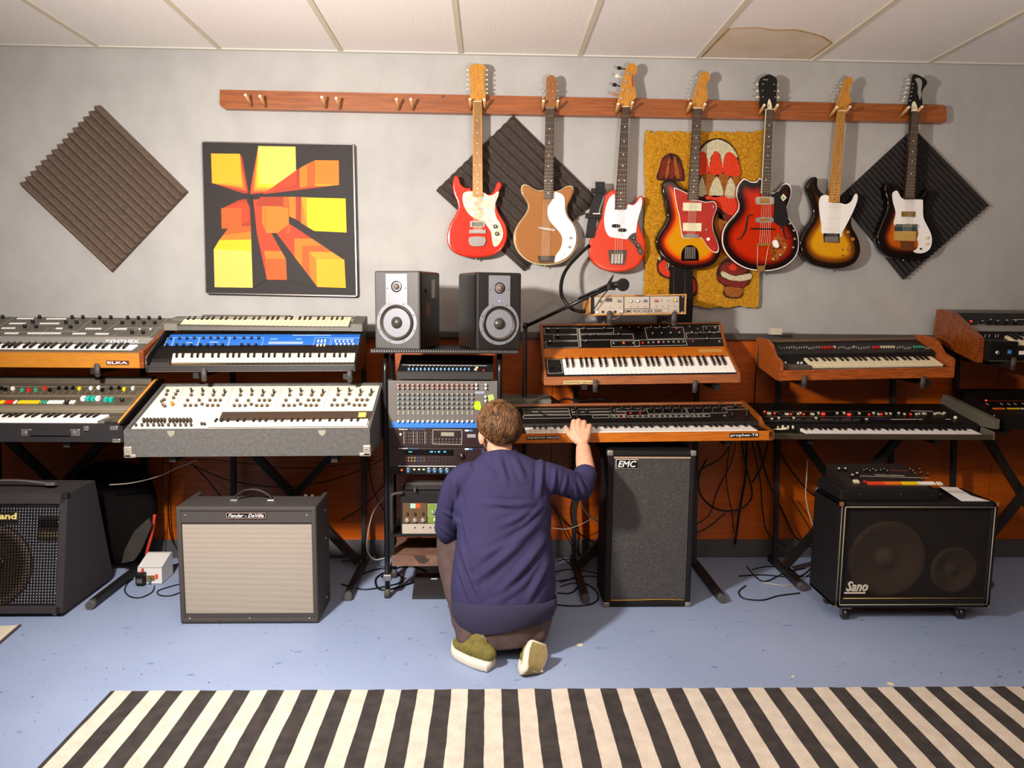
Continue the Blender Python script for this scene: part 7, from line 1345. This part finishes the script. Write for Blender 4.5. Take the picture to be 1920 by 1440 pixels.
body.sph(HC_+HR @ V((0, .055, -.09)), (.03, .032, .025), n=14, M=HR)          # chin
chain(body, [HC_+HR @ V((0, .088, .01)), HC_+HR @ V((0, .113, -.03))], [.008, .014], n=10)      # nose
body.sph(HC_+HR @ V((0, .09, -.065)), (.022, .010, .008), n=10, M=HR)
for s_ in (-1, 1):
    e_ = HC_+HR @ V((s_*.081, .002, -.022)); body.sph(e_, (.009, .019, .032), n=12, M=HR @ Matrix.Rotation(math.radians(-18*s_), 3, 'Z')); body.sph(e_+HR @ V((s_*.006, -.008, .004)), (.006, .008, .026), n=10, M=HR)
# arms of the body
sR, eR, wR = P(1012, 893, 2.995), P(1090, 914, 3.045), P(1093, 836, 3.205)
cuff = P(1098, 888, 3.085)
chain(body, [sR, sR.lerp(eR, .5), eR+V((.002, 0, .004))], [.052, .045, .041]); chain(body, [eR, cuff, cuff.lerp(wR, .5), wR], [.043, .043, (.038, .034), (.030, .023)], side=(1, .1, 0))
# right hand on the keys
mc = [P(1075, 806, 3.262), P(1084, 802, 3.268), P(1094, 803, 3.266), P(1103, 808, 3.256)]
pip = [P(1076, 790, 3.300), P(1085, 788.5, 3.310), P(1095.5, 791.5, 3.306), P(1106, 798, 3.290)]
zk = P(1085, 806, 3.33).z
tipx = [1073, 1083, 1094, 1106]
keyz = lambda y: A8z+(y-3.31)*.05
A8z = P(1090, 811, 3.31).z
tips_ = [V((pip[i].x-.004+.003*i, [3.352, 3.362, 3.357, 3.335][i], keyz(3.35)+.010)) for i in range(4)]
dip = [V((pip[i].x-.002+.001*i, [3.335, 3.348, 3.342, 3.322][i], (pip[i].z*.42+tips_[i].z*.58))) for i in range(4)]
for i in range(4):
    r_ = [.0122, .0124, .0119, .0108][i]
    chain(body, [mc[i], pip[i], dip[i], tips_[i]], [r_*1.12, r_, r_*.9, r_*.82], n=12, k=3)
    chain(body, [wR.lerp(mc[i], .05), wR.lerp(mc[i], .55), mc[i]], [.0185, .0180, .0145], n=12, k=3)
for i in range(3): chain(body, [mc[i].lerp(pip[i], .38)-Z*.003, mc[i+1].lerp(pip[i+1], .38)-Z*.003], [.0095, .0095], n=10)
chain(body, [mc[0]+V((0, -.004, -.004)), mc[3]+V((0, -.004, -.004))], [.011, .011], n=10); chain(body, [wR.lerp(mc[1], .5)-Z*.006, wR.lerp(mc[2], .5)-Z*.006], [(.02, .014), (.02, .014)], n=12)
th0, th1, th2, th3 = P(1083, 828, 3.225), P(1070, 817, 3.255), P(1063.5, 808, 3.29), P(1060.5, 800.5, 3.318)
chain(body, [th0, th1, th2, th3], [.016, .0135, .0108, .0088], n=12, k=3)
# left arm reaching forward to the rack, hand on the tape echo
sL, eL = P(868, 897, 2.995), P(838, 1000, 3.06); wL = V((-.125, 3.27, .455))
chain(body, [sL, sL.lerp(eL, .5), eL], [.052, .045, .041]); chain(body, [eL, eL.lerp(wL, .5), wL], [.040, .035, .025])
for i in range(4):
    b0 = wL+V((.0+.0*i, .05, .03-.018*i+.0)); chain(body, [wL, b0, b0+V((.01, .035, .0)), b0+V((.018, .05, -.008))], [.014, .0115, .0095, .008], n=10, k=3)
chain(body, [wL, wL+V((.03, .03, .03)), wL+V((.045, .055, .03))], [.013, .011, .009], n=10)
# legs inside the trousers
hipL, hipR = V((-.02, 2.90, .20)), V((.14, 2.90, .19)); kL, kR = V((-.155, 3.17, .40)), V((.19, 3.26, .075)); aL, aR = V((-.08, 2.81, .085)), V((.19, 2.80, .09))
chain(body, [hipL, hipL.lerp(kL, .5), kL], [.07, .062, .05]); chain(body, [kL, kL.lerp(aL, .5), aL], [.048, .042, .034]); chain(body, [hipR, hipR.lerp(kR, .5), kR], [.07, .062, .05]); chain(body, [kR, kR.lerp(aR, .5), aR], [.046, .04, .032])
bm_ = remesh(body, .0038, 4, .5); link_mesh(t, 'body', bm_, SKIN)
for s_ in (-1, 1): part(t, 'eye', MB().sph(HC_+HR @ V((s_*.03, .083, 0)), .0115, n=12), WPL)
# sweatshirt
SW = bpy.data.materials.new('sweatshirt_cotton'); SW.use_nodes = True; nt = SW.node_tree; b = nt.nodes['Principled BSDF']
n1 = tex(nt, 'ShaderNodeTexNoise', 700, Detail=2); n2 = tex(nt, 'ShaderNodeTexNoise', 4, Detail=3)
nt.links.new(mixc(nt, .5, ramp(nt, n2.outputs['Fac'], [(.3, '#2a2645'), (.7, '#312d4f')]), ramp(nt, n1.outputs['Fac'], [(.3, '#231f3a'), (.7, '#3e3a5c')])), b.inputs['Base Color']); b.inputs['Roughness'].default_value = .9; b.inputs['Specular IOR Level'].default_value = .2; bumpn(nt, b, n1.outputs['Fac'], .4, .0015)
sw = MB()
srow = [(1162,876,1020,2.855,.135),(1130,848,1040,2.865,.160),(1100,845,1043,2.885,.166),(1060,849,1041,2.91,.158),(1000,855,1034,2.95,.142),(940,855,1034,2.975,.132),(900,858,1028,2.99,.118),(878,868,1012,3.0,.098),(862,885,990,3.012,.078),(848,906,968,3.025,.062)]
torso(sw, srow)
c_, h_ = ringpt(1120, 850, 1038, 2.87)
chain(sw, [P(888, 893, 2.99), P(862, 905, 2.985), P(845, 950, 3.01), P(839, 995, 3.05)], [(.065, .075), (.058, .066), (.054, .06), (.053, .056)], n=20); chain(sw, [P(839, 995, 3.05), P(846, 1000, 3.11), eL.lerp(wL, .62)+V((0, 0, 0))], [(.053), .050, .044], n=18)
chain(sw, [P(985, 893, 2.99), P(1020, 894, 2.985), P(1058, 904, 3.01), P(1088, 914, 3.045)], [(.070), (.064), (.060), (.058)], n=20)
chain(sw, [P(1088, 914, 3.045), cuff+V((0, .004, .0))], [.057, .046], n=18); chain(sw, [cuff+V((0, -.008, -.008)), cuff+V((0, .004, .003))], [.048, .047], n=18)
me = remesh(sw, .006, 10, .5)
def ridge(p, a, b, wd, amp, sharp=1.6):      # a fold: raised line from a to b
    d = b-a; tt = max(0, min(1, (p-a).dot(d)/d.length_squared)); q = a+d*tt; fade = math.sin(PI*min(1, max(0, .08+.84*tt)))
    r = (p-q).length/wd; return amp*fade*(math.exp(-r*r*sharp)-.55*math.exp(-((r-1.5)**2)*2.2))
PB_ = lambda u, v, y=2.84: P(u, v, y)
folds = [(930,905,985,935,2.86,.012,.0),(905,942,1000,945,2.87,.012,.007),(915,936,960,950,2.86,.010,.005),(1010,985,900,1075,2.82,.020,.013),(1025,1020,935,1100,2.80,.018,.012),(985,1000,905,1040,2.82,.014,.007),(865,1040,900,1115,2.78,.016,.012),(862,1075,885,1125,2.77,.014,.010),(1030,1060,985,1120,2.79,.016,.010),(1000,960,935,985,2.84,.014,.006),(870,985,880,1030,2.83,.012,.006),(1018,870,1012,930,2.89,.014,.012),(1040,880,1035,925,2.95,.010,.008),(1062,888,1052,930,2.98,.009,.006),(1085,895,1098,925,3.0,.008,.008),(1075,905,1085,935,3.0,.008,.007),(935,860,950,905,2.90,.014,.009),(965,862,985,900,2.90,.014,.007),(900,868,925,890,2.92,.014,.005),(850,900,862,960,2.93,.014,.010),(832,955,862,975,2.98,.010,.008),(828,985,855,1012,3.0,.009,.008),(860,930,852,990,2.95,.009,.010),(945,1040,880,1090,2.80,.016,.007),(990,1080,930,1118,2.79,.014,.006),(1015,955,975,985,2.86,.012,.007)]
fl_ = [(P(a, b_, y), P(c_, d_, y-.01), wd, am) for a, b_, c_, d_, y, wd, am in folds]
import array
nrm = [v.normal.copy() for v in me.vertices]
hemL = P(945, 1128, 2.72)
for i, v in enumerate(me.vertices):
    p = v.co; dd = 0
    for a, b_, wd, am in fl_:
        if am and (p-a).length < (b_-a).length+wd*3.5: 
            # compare in the plane facing the viewer so that the fold runs on the cloth surface
            dd += ridge(V((p.x, 0, p.z)), V((a.x, 0, a.z)), V((b_.x, 0, b_.z)), wd, am)*(1 if nrm[i].y < .2 else 0)
    dd += noise.noise(V((p.x*9, p.y*9, p.z*5)))*.004+noise.noise(V((p.x*22, p.y*22, p.z*14)))*.0015
    v.co = p+nrm[i]*dd
link_mesh(t, 'sweatshirt', me, SW)
# ribbed hem band and collar and cuff
def band(name, rows, m, th=.004, nn=48, lab=None, over=1.02):
    mb = MB(); q, R = [], []
    for (v, uL, uR, y, thk) in rows: c_, h_ = ringpt(v, uL, uR, y); q.append(c_); R.append((h_*over, thk*over))
    mb.tube(q, R, nn, side=(1, 0, 0), cap=False); return part(t, name, mb, m, lab)
RIB = mat('sweatshirt_rib', '#28243f', .9, bump=.5, bscale=400)
band('hem_band', [(1172,872,1024,2.852,.140),(1160,856,1036,2.858,.152),(1140,848,1043,2.864,.163),(1126,846,1042,2.870,.167),(1122,848,1040,2.872,.163)], RIB)
mb = MB(); ring = [P(936, 846, 3.03)+V((.066*math.cos(a), .058*math.sin(a), .014*math.sin(a))) for a in [2*PI*i/30 for i in range(30)]]
mb.tube(ring+[ring[0]], .009, 8, cap=False); part(t, 'collar', mb, RIB)
mb = MB(); d_ = (cuff-eR).normalized(); a_ = d_.orthogonal().normalized(); b__ = d_.cross(a_); cc_ = cuff+V((0, .006, .004)); ring = [cc_+(a_*math.cos(w_)+b__*math.sin(w_))*.043 for w_ in [2*PI*i/26 for i in range(26)]]; mb.tube(ring+[ring[0]], .0055, 8, cap=False); part(t, 'cuff', mb, RIB)
# trousers
TR = mat('brown_trousers', '#4f3c3a', .9, color2='#453331', nscale=30, bump=.4, bscale=400)
tr = MB(); torso(tr, [(1207,905,1000,2.86,.095),(1196,872,1028,2.865,.135),(1165,858,1036,2.87,.150),(1120,858,1032,2.885,.150),(1060,868,1025,2.91,.13)])
chain(tr, [V((.0, 2.90, .19)), V((-.085, 3.03, .31)), V((-.155, 3.17, .395))], [.098, .088, .072], n=20); chain(tr, [V((-.158, 3.17, .39)), V((-.150, 3.05, .29)), V((-.115, 2.92, .175)), V((-.088, 2.82, .108)), V((-.080, 2.79, .085))], [.070, .066, .052, .045, .042], n=20)
chain(tr, [V((.15, 2.90, .17)), V((.175, 3.1, .13)), V((.19, 3.26, .078))], [.100, .088, .070], n=20); chain(tr, [V((.19, 3.26, .075)), V((.20, 3.05, .085)), V((.195, 2.80, .093))], [.068, .066, .046], n=20)
me = remesh(tr, .006, 8, .5)
for v in me.vertices:
    p = v.co; d = noise.noise(V((p.x*10, p.y*8, p.z*16)))*.007+abs(noise.noise(V((p.x*18+3, p.y*14, p.z*24))))*.005*(1 if p.x < -.04 else .4)
    v.co = p+v.normal*d; v.co.z = max(v.co.z, .003)
link_mesh(t, 'trousers', me, TR)
# shoes
OLV = mat('olive_canvas', '#6f6626', .8, color2='#5c531c', nscale=60, bump=.5, bscale=500); SOLE = mat('white_rubber', '#cfc4b2', .55); TREAD = mat('tan_tread', '#9c8a58', .7, noise_amt=.25, nscale=90, bump=.6, bscale=300)
def shoe(lab, path, nrmls, widths, side, heel_th=.03):
    q = spline([tuple(p_) for p_ in path], 4); N = spline([tuple(p_) for p_ in nrmls], 4); Wd = spline([(w_, 0, 0) for w_ in widths], 4); n = len(q)
    s = thing('shoe', lab, 'shoe', V((sum(p_.x for p_ in q)/n, sum(p_.y for p_ in q)/n, 0)), group='shoes worn by the kneeling person') if 0 else None
    up = MB(); so = MB(); tr_ = MB(); vs = []; 
    for i in range(n):
        d = (q[min(i+1, n-1)]-q[max(i-1, 0)]).normalized(); nn_ = N[i].normalized(); nn_ = (nn_-d*nn_.dot(d)).normalized(); sd = d.cross(nn_); w_ = Wd[i].x
        for a, b_ in ((-1, 0), (-1, .6), (-.94, 1), (.94, 1), (1, .6), (1, 0), (.93, -.12), (-.93, -.12)): vs.append(q[i]+sd*a*w_+nn_*b_*heel_th)
    so.add(vs, [(i*8+j, i*8+(j+1) % 8, (i+1)*8+(j+1) % 8, (i+1)*8+j) for i in range(n-1) for j in range(8)]+[list(range(8)), list(range((n-1)*8, n*8))], 0, True)
    sp_ = part(t, 'shoe_sole', so, SOLE, lab+' sole')
    vs = []
    for i in range(n):
        d = (q[min(i+1, n-1)]-q[max(i-1, 0)]).normalized(); nn_ = N[i].normalized(); nn_ = (nn_-d*nn_.dot(d)).normalized(); sd = d.cross(nn_); w_ = Wd[i].x*.80
        for a, b_ in ((-1, -.10), (1, -.10), (1, -.20), (-1, -.20)): vs.append(q[i]+sd*a*w_+nn_*b_*heel_th)
    vs = vs[4:-4]; n2 = n-2
    part(sp_, 'tread', MB().add(vs, [(i*4+j, i*4+(j+1) % 4, (i+1)*4+(j+1) % 4, (i+1)*4+j) for i in range(n2-1) for j in range(4)]+[(0,1,2,3), tuple(range((n2-1)*4, n2*4))]), TREAD)
    return q, N, Wd
# left shoe: flat on the floor, toe turned out to the left
lp = [(.012, 2.690, .008), (-.02, 2.712, .008), (-.06, 2.748, .006), (-.105, 2.802, .010), (-.128, 2.848, .022)]
q, N, Wd = shoe('left shoe', lp, [(0, .0, 1)]*5, [.030, .036, .038, .043, .024], -1)
up = MB(); chain(up, [V((.004, 2.702, .060)), V((-.03, 2.73, .064)), V((-.07, 2.765, .060)), V((-.105, 2.805, .052)), V((-.12, 2.835, .050))], [(.030, .033), (.033, .040), (.035, .036), (.037, .024), (.026, .018)], n=18, side=(.45, .9, 0))
chain(up, [V((-.055, 2.76, .075)), V((-.035, 2.745, .095))], [.032, .032], n=14)
link_mesh(t, 'shoe_upper', remesh(up, .004, 6, .5), OLV, 'olive canvas shoe upper of the left foot')
part(t, 'shoe_tongue', MB().prism([V((-.055, 2.735, .09)), V((-.02, 2.725, .122)), V((-.005, 2.728, .10)), V((-.03, 2.733, .08))], (.0, .012, .004)), mat('grey_tongue', '#8a8378', .8))
mat('dark_lace', '#4c4518', .8); part(t, 'shoe_seam', MB().tube(spline([(-.075, 2.722, .045), (-.05, 2.712, .066), (-.01, 2.700, .075), (.02, 2.695, .072)], 4), .0016, 6), MATS['dark_lace'])
# right shoe: on its toes, sole turned to the viewer
ht, bt_ = P(1010, 1204, 2.71), P(998, 1266, 2.635)
rp = [ht, ht.lerp(bt_, .33)+V((.003, -.003, .002)), ht.lerp(bt_, .7)+V((.0, -.003, .0)), V((bt_.x, bt_.y+.006, .016)), V((bt_.x-.010, bt_.y+.05, .008)), V((bt_.x-.016, bt_.y+.095, .008))]
rn = [(-.42, .82, -.35), (-.42, .82, -.30), (-.35, .85, .0), (-.2, .6, .6), (0, .05, 1), (0, 0, 1)]
q, N, Wd = shoe('right shoe', rp, rn, [.034, .048, .043, .047, .044, .026], 1, .030)
up = MB(); c0 = lambda i, h: rp[i]+V(rn[i]).normalized()*h
chain(up, [c0(0, .050)+V((0, 0, -.012)), c0(1, .058), c0(2, .060), c0(3, .052)+V((0, .025, 0)), rp[4]+V((0, .012, .040)), rp[5]+V((0, -.01, .030))], [(.024, .022), (.030, .030), (.030, .028), (.034, .024), (.036, .022), (.022, .016)], n=18, side=(1, 0, 0)); chain(up, [c0(1, .065), aR+V((-.004, .03, .0))], [.028, .030], n=14)
link_mesh(t, 'shoe_upper', remesh(up, .004, 6, .5), OLV, 'olive canvas shoe upper of the right foot')
# hair
def _hair(nt, b):
    n_ = tex(nt, 'ShaderNodeTexNoise', 35, Detail=5); nt.links.new(ramp(nt, n_.outputs['Fac'], [(.3, '#352010'), (.7, '#7a5432')]), b.inputs['Base Color']); b.inputs['Roughness'].default_value = .5; b.inputs['Specular IOR Level'].default_value = .35
HAIR = procedural('brown_hair', _hair); hb = MB(); crown = V((.012, -.045, .082)).normalized()
def hair_r(d):      # distance of the hair surface from the head centre, in head directions
    e = V((d.x/.0925, (d.y)/.108, (d.z)/.112)); return 1/e.length
def hairy(d):       # does hair grow in this direction
    az = math.atan2(abs(d.x), -d.y)      # 0 at the back of the head
    low = -.78 if az < .9 else (-.78+(az-.9)*.95 if az < 1.7 else -.02+(az-1.7)*.9)
    return d.z > min(low, .62)
off = V((0, -.006, .018))
nlat, nlon = 40, 64; gv = {}; vs = []; fs = []
for i in range(nlat+1):
    for j in range(nlon):
        th = PI*i/nlat; ph = 2*PI*j/nlon; d = V((math.sin(th)*math.cos(ph), math.sin(th)*math.sin(ph), math.cos(th)))
        r = hair_r(d)*(1+.03*noise.noise(d*6)+.02*noise.noise(d*14)); 
        if not hairy(d): r *= .86
        if d.z < -.3: r *= 1-.10*(-.3-d.z)/.4
        vs.append(HC_+HR @ (off+d*r))
for i in range(nlat):
    for j in range(nlon):
        th = PI*(i+.5)/nlat; ph = 2*PI*(j+.5)/nlon; d = V((math.sin(th)*math.cos(ph), math.sin(th)*math.sin(ph), math.cos(th)))
        if hairy(d): fs.append((i*nlon+j, (i+1)*nlon+j, (i+1)*nlon+(j+1) % nlon, i*nlon+(j+1) % nlon))
hb.add(vs, fs, 0, True); hp_ = part(t, 'hair', hb, HAIR)
hs = MB()
for _ in range(3400):
    d = V((random.gauss(0, 1), random.gauss(0, 1), random.gauss(0, 1))).normalized()
    if not hairy(d): continue
    away = (d-crown); away = (away-d*away.dot(d)); away = away.normalized() if away.length > .05 else V((1, 0, 0)); swirl = d.cross(away)*.45; g = (away+swirl*max(0, 1-1.3*(d-crown).length)+V((0, 0, -.35))); g = (g-d*g.dot(d)).normalized()
    Ln = random.uniform(.18, .34); pts = []
    for s_ in range(4):
        e = (d+g*Ln*s_/3).normalized(); r = hair_r(e)*(1.0+.025*math.sin(PI*min(1, s_/2.6))+.006*random.random())
        if e.z < -.3: r *= 1-.10*(-.3-e.z)/.4
        pts.append(HC_+HR @ (off+e*r))
    if not hairy((d+g*Ln*.75).normalized()): continue
    sd = (pts[1]-pts[0]).cross(HR @ d).normalized()*random.uniform(.0012, .0024)
    v_ = []
    for s_, p_ in enumerate(pts): w_ = [.7, 1, .8, .1][s_]; v_ += [p_-sd*w_, p_+sd*w_, p_+(HR @ d)*.0016*w_]
    hs.add(v_, [(i*3+a_, i*3+(a_+1) % 3, (i+1)*3+(a_+1) % 3, (i+1)*3+a_) for i in range(3) for a_ in range(3)], 0, True)
part(hp_, 'hair_strands', hs, HAIR, kind='stuff')
#@@PERSON_END
